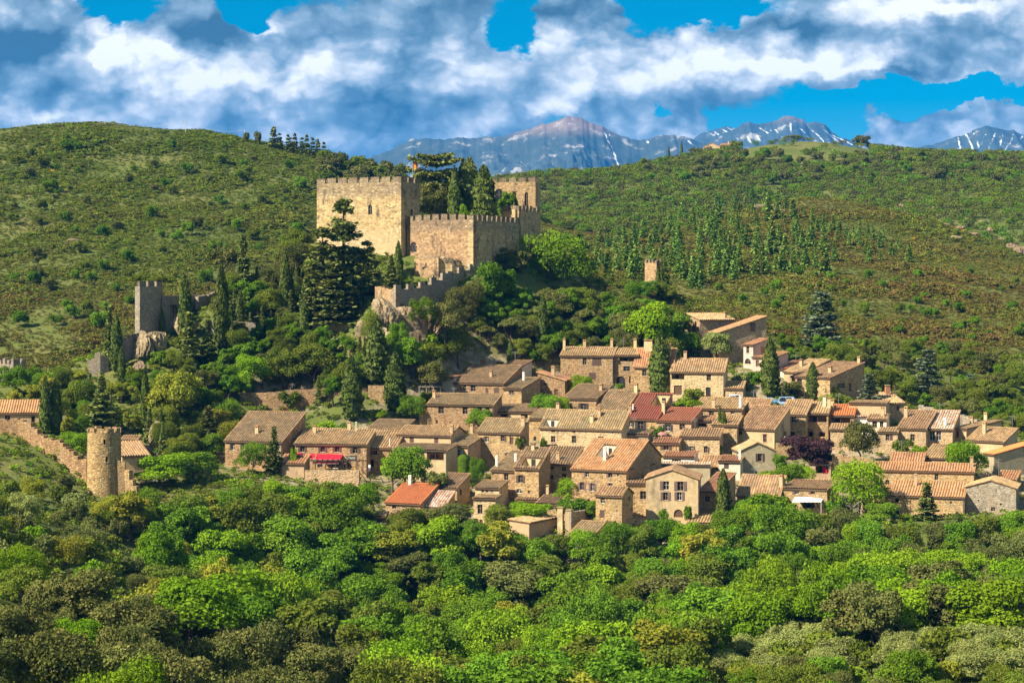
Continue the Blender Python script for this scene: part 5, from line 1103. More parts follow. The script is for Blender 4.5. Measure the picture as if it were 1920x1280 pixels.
for i in range(3): PRO['bush%d' % i] = broad(70+i, 2600, 4.0, 5.0, .20, 11, .02)
for i in range(3): PRO['cypress%d' % i] = cypress(80+i)
for i in range(2): PRO['cedar%d' % i] = tiered(90+i, tiers=12, per=7, nl=120, size=.40, plate=.2, droop=.015, cone=.8)
for i in range(2): PRO['spruce%d' % i] = tiered(94+i, 12.0, 6.0, 16, 8, 60, .28, .05, .03, .95, .05, .14)
for i in range(4): PRO['fir%d' % i] = tiered(97+i, 7.0, 4.2, 11, 7, 30, .32, .05, .02, .9, .03, .2)
PRO['flatcedar0'] = tiered(99, 12.0, 13.0, 5, 9, 190, .34, .75, .0, .3, .58, .24)
for i in range(2): PRO['pine%d' % i] = umbrella(104+i)
def dead_tree(seed, H=8.0):
    rg = np.random.default_rng(seed); mb = MB(); mb.tube([(0, 0, -.5), (.2, 0, H*.4), (-.1, .1, H*.8)], [.22, .16, .05], 6)
    for i in range(16):
        z = H*rg.uniform(.3, .8); a = rg.uniform(0, 6.28); L = H*rg.uniform(.15, .4); e = np.array((math.cos(a)*L, math.sin(a)*L, z+L*rg.uniform(.1, .7))); b = np.array((0, 0, z)); mb.tube([b, (b+e)/2+(0, 0, .2), e], [.08, .05, .015], 4)
        for q in range(3):
            g = e*(.5+.2*q)+b*(.5-.2*q); mb.tube([g, g+rg.normal(size=3)*.5+(0, 0, .5)], [.03, .008], 3)
    me = mb.mesh('branches'); me.materials.append(M['bark_pale']); return me
DEAD = [dead_tree(1), dead_tree(2)]
VAR = {}
for k in PRO: VAR.setdefault(k.rstrip('0123456789'), []).append(k)
KIND = {'broad': ('broadleaf_tree', 'tree'), 'tall': ('broadleaf_tree', 'tree'), 'bush': ('bush', 'bush'), 'cypress': ('cypress_tree', 'cypress'), 'cedar': ('cedar_tree', 'cedar'), 'spruce': ('spruce_tree', 'conifer'), 'fir': ('fir_tree', 'fir'), 'flatcedar': ('cedar_tree', 'cedar'), 'pine': ('pine_tree', 'pine')}
TREES = []
for k, (c, tr, H_, W_) in PRO.items(): c.materials.append(FM['green'])
def plant(sp, p, H_, W_, fm, label, group=None, name=None, cat=None, trunk=True):
    if sp == 'bush' and H_ > 5.2 and p[1] < 600: sp = 'broad'; name = name or 'bush'; cat = cat or 'bush'
    key = random.choice(VAR[sp]); c, tr, h0, w0 = PRO[key]
    nm, ct = KIND[sp]
    if sp in ('broad', 'tall'): nm, ct = {'holm': ('holm_oak', 'oak'), 'olive': ('olive_tree', 'olive tree'), 'mid': ('oak_tree', 'oak'), 'ochre': ('oak_tree', 'oak'), 'purple': ('plum_tree', 'plum tree')}.get(fm, (nm, ct))
    if nm == 'broadleaf_tree': nm = 'tall_tree' if sp == 'tall' else ('leafy_tree' if fm == 'bright' else nm)
    nm = name or nm; ct = cat or ct
    rz = random.uniform(0, 6.28)
    if not trunk:
        o = link(nm, c); o.location = tuple(p); o.rotation_euler = (0, 0, rz); o.scale = (W_/w0, W_/w0, H_/h0)
        o.material_slots[0].link = 'OBJECT'; o.material_slots[0].material = FM[fm]; tag(o, label, ct, group); TREES.append((p[0], p[1], W_/2)); return o
    r = thing(nm, tuple(p), rz, label, ct, group); k_ = random.uniform(.84, 1.18) if sp in ('broad', 'tall', 'bush') else 1.0; r.scale = (W_/w0*k_, W_/w0/k_, H_/h0)
    if sp in ('broad', 'tall'): r.rotation_euler = (random.gauss(0, .05), random.gauss(0, .05), rz)
    o = link('crown', c, r); o.material_slots[0].link = 'OBJECT'; o.material_slots[0].material = FM[fm]
    link('trunk', tr, r); TREES.append((p[0], p[1], W_/2)); return r
def by_base(px, top, base, wpx, sp, fm, label, Y=None, group=None, **kw):
    p = hit(px, base) if Y is None else P(px, base, Y)
    if p is None: return
    if Y is not None: p[2] = min(p[2], float(ground(p[0], p[1]))) if abs(p[2]-float(ground(p[0], p[1]))) < 4 else p[2]
    s = p[1]/F; z1 = (HY-top)/F*p[1]
    if sp == 'tall' and wpx*s > .72*(z1-p[2]): sp = 'broad'
    return plant(sp, p, max(.8, z1-p[2]), wpx*s, fm, label, group, **kw)
def by_top(px, top, H_, W_, sp, fm, label, group=None, ymin=200, ymax=1640, **kw):
    p = hit(px, top, H_*.97, ymin, ymax)
    if p is None: return
    return plant(sp, p, H_, W_, fm, label, group, **kw)
FOOT = [(h['O'], math.cos(h['th']), math.sin(h['th']), h['w'], h['dd']) for h in HS]
def clear_of_houses(x, y, m=1.5):
    for O, c, s, w, d in FOOT:
        dx, dy = x-O[0], y-O[1]; a = dx*c-dy*s; b = dx*s+dy*c
        if -m < a < w+m and -m < b < d+m: return False
    return True
random.seed(21)
# ------------------------------------------------------------------ trees one can tell apart
T = by_base
# cypresses
for px, top, base, w, lab in [
 (347, 518, 640, 24, 'tall cypress right of the dark ridge tower'), (415, 500, 662, 28, 'tallest cypress on the ridge left of the big cedar'), (450, 545, 630, 17, 'slim cypress between the ridge cypress and the big cedar'),
 (535, 474, 600, 22, 'cypress on the slope left of the keep'), (85, 706, 814, 20, 'left one of the cypress pair by the orange roof'), (104, 710, 816, 22, 'right one of the cypress pair by the orange roof'),
 (218, 590, 700, 22, 'dark cypress left of the rock spur'), (228, 650, 740, 15, 'small cypress in front of the rock spur'), (272, 690, 790, 16, 'thin cypress below the rock spur'), (302, 768, 835, 11, 'little cypress above the round tower'),
 (304, 580, 632, 10, 'tiny cypress at the foot of the ridge tower'), (570, 562, 640, 18, 'cypress below the big cedar'), (660, 668, 787, 37, 'large cypress in front of the terrace wall, left one'), (741, 662, 778, 38, 'large cypress in front of the terrace wall, right one'),
 (704, 604, 722, 46, 'broad cypress below the cliff'), (1018, 553, 668, 20, 'tall slim cypress on the wooded slope right of the castle'), (957, 638, 686, 13, 'slim cypress behind the cluster houses'),
 (1237, 628, 742, 40, 'big cypress in front of the upper-row houses'), (1444, 634, 748, 32, 'big cypress below the pink house'), (1524, 680, 752, 24, 'cypress in front of the wide brown house'),
 (1357, 768, 838, 14, 'right one of the thin twin cypresses in mid village'), (1350, 762, 832, 9, 'left one of the thin twin cypresses in mid village'), (1356, 880, 990, 27, 'lone dark cypress at the front edge of the village'),
 (747, 453, 545, 17, 'cypress in front of the keep corner'), (1241, 488, 560, 8, 'thin cypress beside the ivy-clad tower'), (1234, 500, 560, 10, 'ivy-green cypress hiding part of the small pale tower'),
 (1795, 960, 1010, 22, 'dark cypress in the wood right of the fir')]:
    T(px, top, base, w, 'cypress', 'cypress', lab)
T(852, 316, 425, 25, 'cypress', 'cypress', 'sunlit cypress inside the castle court', 566); T(907, 312, 428, 46, 'cypress', 'cypress', 'broad dark cypress inside the castle court', 568)
T(880, 298, 425, 46, 'cypress', 'cedar', 'dark pointed evergreen behind the castle cypresses', 580); T(868, 304, 425, 30, 'cypress', 'cedar', 'second dark evergreen behind the castle cypresses', 584); T(968, 372, 412, 10, 'cypress', 'cypress', 'tiny cypress before the palace windows', 572)
T(818, 292, 425, 105, 'flatcedar', 'cedar', 'flat-topped cedar rising above the castle court', 578); T(815, 350, 430, 70, 'broad', 'holm', 'dark shrubby tree between keep and cypresses', 572)
T(842, 345, 430, 60, 'cedar', 'cedar', 'dark cedar below the flat-topped cedar', 576); T(950, 355, 412, 34, 'tall', 'green', 'climbing green tree on the palace front', 575); T(872, 380, 425, 18, 'bush', 'bright', 'bright bush between the two court cypresses', 562)
T(1254, 275, 300, 5, 'cypress', 'cypress', 'far left of two cypresses by the hilltop farmhouse', 1372, trunk=False); T(1278, 265, 296, 5, 'cypress', 'cypress', 'far right of two cypresses by the hilltop farmhouse', 1376, trunk=False)
# cedars and conifers
T(645, 372, 612, 130, 'cedar', 'cedar', 'huge layered cedar in front of the keep', 537); T(606, 425, 612, 130, 'cedar', 'cedar', 'second huge cedar left of the layered cedar', 534); T(688, 450, 600, 100, 'cedar', 'cedar', 'cedar at the foot of the keep, right of the huge cedar', 538)
T(628, 490, 622, 120, 'cedar', 'cedar', 'lower dark cedar on the castle hill', 530); T(575, 520, 625, 60, 'spruce', 'cedar', 'dark conifer left of the huge cedars', 531)
T(456, 440, 585, 60, 'spruce', 'cedar', 'dark pointed conifer on the ridge left of the keep', 548); T(355, 585, 690, 60, 'spruce', 'cedar', 'bushy dark conifer below the ridge cypress'); T(390, 600, 690, 44, 'spruce', 'cypress', 'dark conifer right of the ridge tower cypress')
T(190, 704, 815, 76, 'spruce', 'cedar', 'broad dark spruce behind the round tower'); T(205, 570, 690, 40, 'spruce', 'cedar', 'shaggy dark conifer above the left ruins'); T(733, 478, 548, 44, 'spruce', 'cedar', 'dark conifer on the terrace before the keep')
T(514, 798, 872, 46, 'spruce', 'cypress', 'small dark spruce left of the red awnings', 459); T(1738, 903, 1005, 78, 'spruce', 'cedar', 'small dark fir in front of the lower right houses', 437); T(1540, 545, 660, 110, 'cedar', 'blue', 'big blue-grey cedar on the slope above the village')
T(1738, 655, 742, 80, 'cedar', 'blue', 'blue-grey cedar at the upper right edge'); T(1630, 700, 770, 70, 'spruce', 'blue', 'blue-green conifer right of the wide brown house', 512); T(1820, 700, 750, 50, 'cedar', 'blue', 'small grey cedar near the right hillside wood')
T(278, 508, 575, 104, 'pine', 'mid', 'umbrella pine behind the dark ridge tower', 540); T(418, 455, 560, 80, 'pine', 'holm', 'round-headed pine on the ridge left of the keep', 556); T(556, 425, 520, 60, 'pine', 'mid', 'umbrella pine at the left corner of the keep', 572)
# village trees
for px, top, base, w, sp, fm, lab, Y in [
 (898, 765, 806, 44, 'tall', 'green', 'leafy green tree against the long four-window house', 492), (765, 833, 905, 84, 'tall', 'green', 'feathery green tree in front of the lower loggia', 455), (735, 848, 905, 52, 'tall', 'bright', 'bright tree right of the restaurant sign', 456),
 (475, 832, 880, 62, 'tall', 'green', 'pale green tree in front of the big sloping roof', 459), (300, 850, 915, 96, 'broad', 'bright', 'bright leafy tree mass right of the round tower', 446), (360, 842, 900, 84, 'broad', 'green', 'green fig-like tree left of the village', 452),
 (335, 688, 800, 112, 'tall', 'yellow', 'loose yellow-green tree below the ridge', 489), (792, 618, 700, 78, 'broad', 'bright', 'vivid green round tree below the cliff', 521), (465, 664, 720, 66, 'broad', 'bright', 'vivid green tree on the terraces left of the cypress pair', 508),
 (1610, 866, 960, 100, 'tall', 'bright', 'spreading bright tree among the right lower houses', 447), (1816, 826, 905, 82, 'tall', 'bright', 'bright green tree behind the long slit-window wall', 464), (1520, 818, 885, 92, 'broad', 'purple', 'dark purple plum tree in mid village', 470),
 (1612, 788, 868, 66, 'tall', 'holm', 'dark evergreen tree beside the white plaster terrace', 474), (1650, 940, 985, 62, 'tall', 'green', 'round green bush tree in front of the orange-brown roof', 436), (1215, 560, 650, 90, 'tall', 'bright', 'bright tall tree above the upper-row houses', 540),
 (1440, 880, 915, 44, 'bush', 'bright', 'leafy bush right of the gable cottage', 464), (1400, 900, 930, 30, 'bush', 'mid', 'olive bush by the ribbed roof', 463), (1478, 866, 905, 60, 'bush', 'green', 'green shrubbery below the purple plum', 462), (1500, 872, 905, 50, 'bush', 'bright', 'bright shrub left of the modern terrace room', 462),
 (1300, 726, 748, 50, 'bush', 'mid', 'grey-green hedge in front of the big upper house', 512), (1283, 748, 768, 52, 'bush', 'bright', 'bright hedge behind the dark red roofs', 503), (1090, 705, 745, 44, 'bush', 'bright', 'leafy bush left of the arched gateway', 518), (1160, 716, 735, 24, 'bush', 'bright', 'small bright bush in front of the arched gate', 517),
 (1020, 740, 778, 64, 'bush', 'green', 'green bushes behind the wide-window house', 502), (1050, 742, 772, 36, 'bush', 'bright', 'bright bush left of the dark-shuttered house', 502), (1230, 800, 830, 24, 'bush', 'green', 'climbing shrub by the dark red house', 485), (1070, 900, 935, 60, 'bush', 'bright', 'bright vine bush left of the six-window house', 450),
 (1110, 935, 985, 56, 'bush', 'green', 'ivy-green tree left of the ivy-cornered house', 442), (1075, 935, 952, 50, 'bush', 'green', 'ivy covering the mauve roof', 442), (990, 940, 990, 96, 'bush', 'bright', 'vine-green trees right of the attic-window house', 438), (935, 945, 995, 60, 'bush', 'mid', 'leafy bush in front of the attic-window house', 436),
 (1450, 925, 960, 110, 'bush', 'bright', 'vine covering the eaves of the overgrown house', 447), (1400, 935, 985, 60, 'bush', 'green', 'shady ivy right of the lone cypress', 444), (1560, 938, 975, 30, 'bush', 'green', 'ivy on the shaded side of the pergola house', 446),
 (660, 690, 730, 60, 'tall', 'green', 'green tree above the terrace wall behind the left cypress', 511), (590, 640, 730, 90, 'tall', 'mid', 'grey-green tree clump on the terraces left of the broad cypress', 514), (530, 650, 725, 70, 'tall', 'mid', 'mid green tree on the terraces', 514),
 (860, 610, 680, 70, 'tall', 'mid', 'tree right of the vivid round tree', 524), (870, 530, 600, 60, 'tall', 'ochre', 'dull green pine-like tree below the castle corner', 533), (930, 495, 600, 80, 'broad', 'green', 'leafy green tree below the shaded castle wall', 540), (1030, 440, 560, 110, 'broad', 'green', 'big green tree at the right castle corner', 566), (960, 460, 545, 60, 'tall', 'holm', 'dark creeper tree on the shaded castle wall', 556),
 (430, 680, 730, 60, 'broad', 'green', 'green round tree left on the terraces', 508), (390, 760, 840, 70, 'spruce', 'holm', 'dark conifer below the yellow-green tree', 480), (440, 790, 830, 50, 'bush', 'yellow', 'yellowish bush left of the big sloping roof', 480), (420, 750, 810, 60, 'tall', 'green', 'tree at the left end of the terrace wall', 490),
 (140, 812, 850, 60, 'bush', 'bright', 'bright shrub on top of the town wall', 455), (610, 790, 818, 40, 'bush', 'bright', 'bright bush between sloping roof and cypress', 486), (640, 795, 818, 44, 'bush', 'green', 'garden bush left of the large cypress', 485), (712, 765, 795, 34, 'bush', 'bright', 'bright vine between the two large cypresses', 494), (770, 740, 790, 50, 'bush', 'green', 'dark green bush left of the stone annex', 497),
 (800, 735, 760, 30, 'bush', 'mid', 'shrub below the garden pergola wall', 506), (548, 838, 862, 17, 'bush', 'bright', 'small bright tree on a stem left of the awnings', 460), (1020, 820, 838, 16, 'bush', 'bright', 'bush at the foot of the long two-row house', 476), (1086, 836, 846, 16, 'bush', 'bright', 'round little bush below the long two-row house', 472), (1110, 838, 846, 12, 'bush', 'bright', 'tiny bush right of the round little bush', 472),
 (975, 820, 850, 20, 'bush', 'mid', 'vine by the vaulted terrace', 471), (895, 860, 890, 30, 'bush', 'green', 'flowering hedge right of the clipped topiary', 459), (820, 885, 920, 44, 'bush', 'ochre', 'pale shrub below the loggia', 450), (1390, 700, 735, 36, 'bush', 'olive', 'olive tree above the white parked car', 521), (1345, 620, 680, 60, 'bush', 'olive', 'olive tree before the tall lit gable', 541),
 (1290, 620, 672, 60, 'bush', 'green', 'green bush left of the olive tree', 545), (1420, 690, 745, 36, 'tall', 'green', 'bluish green tree left of the big lower cypress', 524), (1480, 715, 745, 50, 'bush', 'holm', 'dark round bush right of the big lower cypress', 517), (1555, 720, 750, 44, 'bush', 'mid', 'tree in front of the wide brown house', 515), (1572, 738, 770, 70, 'bush', 'mid', 'round grey-green tree right of the wide brown house', 510),
 (1690, 825, 850, 40, 'bush', 'mid', 'bushy shrub below the weathered roof pair', 480), (1722, 836, 852, 30, 'bush', 'bright', 'bright shrub below the patched roof', 478), (1345, 828, 850, 20, 'bush', 'green', 'shrub at the foot of the twin cypresses', 478), (1462, 848, 880, 30, 'tall', 'green', 'banana-like plant by the gable cottage', 470), (1245, 955, 975, 20, 'bush', 'green', 'small clipped bush by the plastered gable house', 434), (1290, 945, 975, 20, 'bush', 'green', 'climbing shrub right of the arched house door', 434)]:
    T(px, top, base, w, sp, fm, lab, Y)
for px, top, base, w, sp, fm, lab, Y in [(700, 585, 640, 40, 'bush', 'mid', 'scrubby bush clinging to the left of the cliff', 514), (745, 600, 650, 40, 'bush', 'green', 'dark leafy bush on the cliff face', 512), (790, 560, 620, 50, 'tall', 'green', 'green tree on the shaded cliff below the rampart', 517), (770, 625, 680, 50, 'broad', 'green', 'green tree at the cliff foot', 510), (835, 560, 640, 60, 'tall', 'holm', 'dark tree under the stepped rampart', 520), (725, 650, 700, 40, 'bush', 'mid', 'bush below the sunlit crag', 509), (255, 690, 730, 40, 'bush', 'mid', 'bush under the rock spur', 503), (300, 655, 690, 40, 'bush', 'green', 'bush below the rock foot of the ridge tower', 511), (345, 625, 660, 36, 'bush', 'mid', 'bush covering the pale rock', 516), (545, 735, 755, 40, 'bush', 'mid', 'bush beside the layered rock', 501), (1215, 525, 560, 40, 'bush', 'green', 'bush hiding the foot of the small pale tower', 586), (1250, 530, 570, 40, 'tall', 'mid', 'tree right of the small pale tower', 588), (1195, 530, 575, 44, 'tall', 'green', 'tree left of the small pale tower', 584)]:
    T(px, top, base, w, sp, fm, lab, Y)
# clipped topiary
def topiary():
    rg = np.random.default_rng(3); n = 2600; a = rg.uniform(0, 6.28, n); z = rg.random(n)*4.2; r = 1.35*np.where(z > 3.4, np.sqrt(np.clip(1-((z-3.4)/.82)**2, 0, 1)), 1.0); pos = np.stack([r*np.cos(a), r*np.sin(a), z], -1)
    nr = np.stack([np.cos(a), np.sin(a), .3+0*a], -1)+rg.normal(size=(n, 3))*.25; nr /= np.linalg.norm(nr, axis=1)[:, None]; V, Fc = quads(pos, nr, .15*rg.uniform(.6, 1.2, n), rg); me = fast_mesh('topiary', V, Fc, False, rg.random(n)); me.materials.append(FM['green'])
    o = link('clipped_topiary', me); p = P(870, 889, 461); o.location = tuple(p); tag(o, 'clipped dark green topiary column beside the green-shuttered house', 'topiary')
topiary()
for px, top, base, lab in [(1232, 580, 655, 'bare grey tree above the upper-row houses'), (1200, 590, 650, 'leaning dead tree on the wooded slope'), (988, 462, 505, 'pale dead trunk below the castle wall'), (1370, 1128, 1170, 'dead bare branches at the edge of the olive grove'), (1600, 940, 990, 'bare branched tree before the orange-brown roof')]:
    p = hit(px, base); o = link('bare_tree', DEAD[len(lab) % 2]); s = (base-top)*p[1]/F/8; o.location = tuple(p); o.scale = (s, s, s); tag(o, lab, 'dead tree')

# ------------------------------------------------------------------ woods: countable trees, placed by spacing
def inpoly(x, y, poly):
    c = False; j = len(poly)-1
    for i in range(len(poly)):
        xi, yi = poly[i]; xj, yj = poly[j]
        if (yi > y) != (yj > y) and x < (xj-xi)*(y-yi)/(yj-yi)+xi: c = not c
        j = i
    return c
def wood(poly, n, spec, Hr, label_group, tries=12, dens=.62, ymin=200, ymax=1640, avoid=True, trunk=True, wr=(.8, 1.05), **kw):
    """fill an area of the picture with single trees, nearest ground first; spec: list of (weight, species, foliage, label)"""
    xs = [q[0] for q in poly]; ys = [q[1] for q in poly]; made = 0; cells = [t for t in TREES]
    W8 = np.array([s[0] for s in spec], float); W8 /= W8.sum()
    arr = np.array(cells) if cells else np.zeros((0, 3))
    for k in range(n*tries):
        if made >= n: break
        px, py = random.uniform(min(xs), max(xs)), random.uniform(min(ys), max(ys))
        if not inpoly(px, py, poly): continue
        Hh = random.uniform(*Hr); p = hit(px, py, Hh*.8, ymin, ymax)
        if p is None: continue
        sp = spec[np.random.default_rng(made*13+k).choice(len(spec), p=W8)]
        Wd = Hh*random.uniform(*wr)*{'broad': .95, 'tall': .68, 'bush': 1.2, 'cypress': .2, 'spruce': .5, 'pine': .9, 'fir': .60, 'cedar': .6}[sp[1]]
        if len(arr) and np.any((arr[:, 0]-p[0])**2+(arr[:, 1]-p[1])**2 < (dens*(arr[:, 2]+Wd/2))**2): continue
        if avoid and not clear_of_houses(p[0], p[1], 1.0+Wd*.25): continue
        if Hh > 6 and sp[1] in ('broad', 'tall') and False: pass
        ob = plant(sp[1], p, Hh, Wd, sp[2], sp[3], label_group, trunk=trunk, **kw); WT.append((ob, 960+p[0]/p[1]*F, HY-(p[2]+Hh*.6)/p[1]*F, Hh, Hr, label_group, sp[3])); arr = np.vstack([arr, (p[0], p[1], Wd/2)]); made += 1
    return made
cnt = {}; WT = []
# castle hill
cnt['castle'] = wood([(880, 560), (1010, 545), (1100, 545), (1200, 560), (1290, 600), (1280, 650), (1060, 655), (1000, 690), (880, 700), (790, 700), (780, 660), (850, 600)], 115, [(3, 'broad', 'mid', 'dull green tree in the wood right of the castle'), (2, 'tall', 'green', 'green tree in the wood right of the castle'), (2, 'broad', 'holm', 'dark oak in the wood right of the castle'), (1, 'pine', 'ochre', 'ochre pine in the wood right of the castle')], (5, 9), 'trees in the wood right of the castle', dens=.48)
cnt['left'] = wood([(420, 580), (560, 600), (700, 640), (700, 720), (430, 725), (330, 690), (300, 640), (400, 640)], 70, [(2, 'broad', 'mid', 'dull green tree on the terraced castle slope'), (2, 'tall', 'green', 'fresh green tree on the terraced castle slope'), (1, 'broad', 'holm', 'dark evergreen oak on the terraced castle slope'), (1, 'spruce', 'cedar', 'dark conifer on the terraced castle slope')], (4, 7.5), 'trees on the terraced castle slope', dens=.5)
cnt['leftlow'] = wood([(20, 690), (160, 700), (260, 700), (420, 720), (420, 820), (300, 850), (240, 800), (130, 790), (20, 740)], 46, [(2, 'broad', 'green', 'green tree on the slope above the round tower'), (2, 'tall', 'yellow', 'yellow-green tree on the slope above the round tower'), (2, 'broad', 'mid', 'dull green tree on the slope above the round tower'), (1, 'spruce', 'cedar', 'dark conifer on the slope above the round tower')], (4.5, 8), 'trees on the slope above the round tower', dens=.58)
cnt['keepleft'] = wood([(400, 470), (470, 430), (575, 415), (600, 480), (590, 590), (440, 600), (380, 540)], 48, [(3, 'spruce', 'cedar', 'dark conifer on the slope left of the keep'), (2, 'broad', 'holm', 'dark oak on the slope left of the keep'), (2, 'broad', 'mid', 'dull green tree on the slope left of the keep'), (1, 'tall', 'green', 'green tree on the slope left of the keep')], (4, 9), 'trees on the slope left of the keep', dens=.5, ymin=515, ymax=600)
for i_, (px, top, fm) in enumerate([(690, 985, 'green'), (730, 985, 'mid'), (775, 958, 'mid'), (812, 952, 'holm'), (850, 945, 'ochre'), (885, 985, 'green'), (925, 988, 'green'), (965, 1003, 'bright'), (1005, 1008, 'green'), (1045, 1008, 'mid'), (1090, 1004, 'bright'), (1130, 1000, 'green'), (1170, 990, 'green'), (1205, 996, 'mid'), (1240, 978, 'green'), (1285, 984, 'bright'), (1325, 992, 'mid'), (1375, 958, 'green'), (1415, 950, 'bright'), (1455, 948, 'green'), (1500, 955, 'green'), (1535, 962, 'mid'), (1575, 965, 'ochre'), (1625, 972, 'green'), (1690, 985, 'mid'), (1765, 985, 'holm'), (1805, 978, 'green'), (1850, 968, 'mid'), (1895, 965, 'green'), (560, 915, 'green'), (600, 908, 'mid'), (640, 905, 'green'), (680, 908, 'bright'), (520, 905, 'bright'), (470, 915, 'mid'), (430, 920, 'green')]):
    H_ = random.uniform(6.5, 8.5); ob_ = by_top(px, top, H_, H_*random.uniform(.8, 1.05), 'broad', fm, '', 'trees along the village edge', ymin=413, ymax=455)
    if ob_ is not None: WT.append((ob_, px, top+30, H_, (6.5, 8.5), 'trees along the village edge', {'green': 'fresh green tree', 'mid': 'dull green tree', 'bright': 'bright green tree', 'holm': 'dark oak', 'ochre': 'ochre-green oak'}[fm]))
# foreground woods
cnt['holm'] = wood([(-20, 1120), (180, 1090), (330, 1120), (520, 1130), (640, 1170), (720, 1290), (-20, 1290)], 55, [(6, 'broad', 'holm', 'dark holm oak in the lower left thicket'), (1, 'broad', 'ochre', 'brownish oak in the lower left thicket'), (.5, 'bush', 'bright', 'bright bush between the lower left holm oaks')], (4.5, 10), 'holm oaks in the lower left corner', dens=.5, ymax=420)
cnt['leftscrub'] = wood([(-20, 900), (110, 880), (160, 930), (330, 950), (360, 1050), (330, 1120), (-20, 1120)], 46, [(1.2, 'broad', 'holm', 'dark oak on the scrubby slope below the town wall'), (1.5, 'bush', 'olive', 'grey-green bush on the scrubby slope below the town wall'), (3, 'bush', 'ochre', 'olive-brown bush on the scrubby slope below the town wall'), (2, 'bush', 'mid', 'dull green bush on the scrubby slope below the town wall'), (2, 'bush', 'yellow', 'yellow-green bush on the scrubby slope below the town wall'), (1, 'bush', 'bright', 'bright bush on the scrubby slope below the town wall')], (3, 6.5), 'trees on the scrubby slope below the town wall', dens=.62, ymax=445)
cnt['valley'] = wood([(230, 940), (420, 905), (560, 915), (700, 940), (760, 985), (900, 1000), (1100, 1015), (1330, 1005), (1330, 1120), (1300, 1290), (760, 1290), (640, 1160), (330, 1130), (330, 1050)], 225, [(4, 'broad', 'green', 'fresh green tree in the wood below the village'), (3, 'broad', 'bright', 'bright green tree in the wood below the village'), (3, 'broad', 'mid', 'dull green tree in the wood below the village'), (2.5, 'tall', 'green', 'fresh green tall tree in the wood below the village'), (1.5, 'tall', 'mid', 'dull green tall tree in the wood below the village'), (.8, 'tall', 'yellow', 'yellow-green tree in the wood below the village'), (.3, 'bush', 'ochre', 'ochre bush in the wood below the village')], (5, 12.5), 'trees of the wood below the village', dens=.42, wr=(.8, 1.3), ymax=445)
cnt['right'] = wood([(1330, 985), (1480, 975), (1600, 990), (1700, 1000), (1930, 965), (1930, 1110), (1850, 1130), (1330, 1130)], 100, [(4, 'broad', 'bright', 'bright green tree in the wood below the right houses'), (3, 'broad', 'green', 'fresh green tree in the wood below the right houses'), (2, 'broad', 'ochre', 'ochre-green tree in the wood below the right houses'), (1, 'tall', 'holm', 'dark tree in the wood below the right houses'), (2, 'tall', 'green', 'fresh green tall tree in the wood below the right houses')], (5, 11), 'trees of the wood below the right houses', dens=.42, wr=(.8, 1.3), ymax=445)
cnt['olive'] = wood([(1310, 1130), (1930, 1120), (1930, 1250), (1330, 1250)], 75, [(7, 'broad', 'olive', 'grey-green olive tree in the grove'), (1, 'bush', 'mid', 'dull bush in the olive grove')], (3.6, 5.5), 'olive trees in the lower right grove', dens=.52, ymax=400, wr=(.95, 1.25))
cnt['front'] = wood([(700, 1250), (1930, 1235), (1930, 1310), (700, 1310)], 55, [(3, 'broad', 'green', 'fresh green tree along the bottom edge'), (3, 'broad', 'mid', 'dull green tree along the bottom edge'), (1, 'bush', 'yellow', 'yellow-green bush along the bottom edge'), (1, 'broad', 'ochre', 'ochre-green tree along the bottom edge')], (4, 7), 'trees along the bottom edge', dens=.55, ymax=360)
T(1355, 1248, 1300, 70, 'bush', 'dead', 'dry reddish bush at the bottom edge', 285); T(762, 1238, 1290, 70, 'bush', 'broom', 'yellow flowering broom at the bottom edge', 285)
T(632, 925, 975, 50, 'tall', 'yellow', 'yellowish tree left of the garden lean-to', 425); T(400, 925, 970, 40, 'bush', 'yellow', 'yellow flowering bush below the left houses', 428)
# behind and beside the village on the right
cnt['rightback'] = wood([(1450, 600), (1560, 640), (1700, 640), (1920, 640), (1930, 830), (1850, 800), (1700, 740), (1560, 700), (1480, 660)], 75, [(3, 'broad', 'mid', 'rounded dull green tree on the slope behind the right houses'), (3, 'pine', 'mid', 'rounded pine on the slope behind the right houses'), (2, 'broad', 'holm', 'dark oak on the slope behind the right houses'), (1, 'tall', 'green', 'fresh green tree on the slope behind the right houses')], (4.5, 7.5), 'trees on the slope behind the right houses', dens=.62, ymin=505)
# plantation of young firs
cnt['fir'] = wood([(1030, 455), (1150, 415), (1280, 380), (1400, 345), (1470, 355), (1500, 400), (1580, 450), (1550, 480), (1440, 485), (1300, 510), (1200, 525), (1060, 515)], 215, [(1, 'fir', 'fir', 'young fir in the plantation on the right slope')], (3.5, 9.5), 'young firs of the plantation', dens=.62, trunk=False, ymin=600)
cnt['fir2'] = wood([(1480, 385), (1560, 400), (1650, 430), (1720, 470), (1660, 480), (1560, 440)], 45, [(1, 'fir', 'fir', 'young fir in the plantation on the right slope')], (3, 7), 'young firs of the plantation', dens=.9, trunk=False, ymin=600)
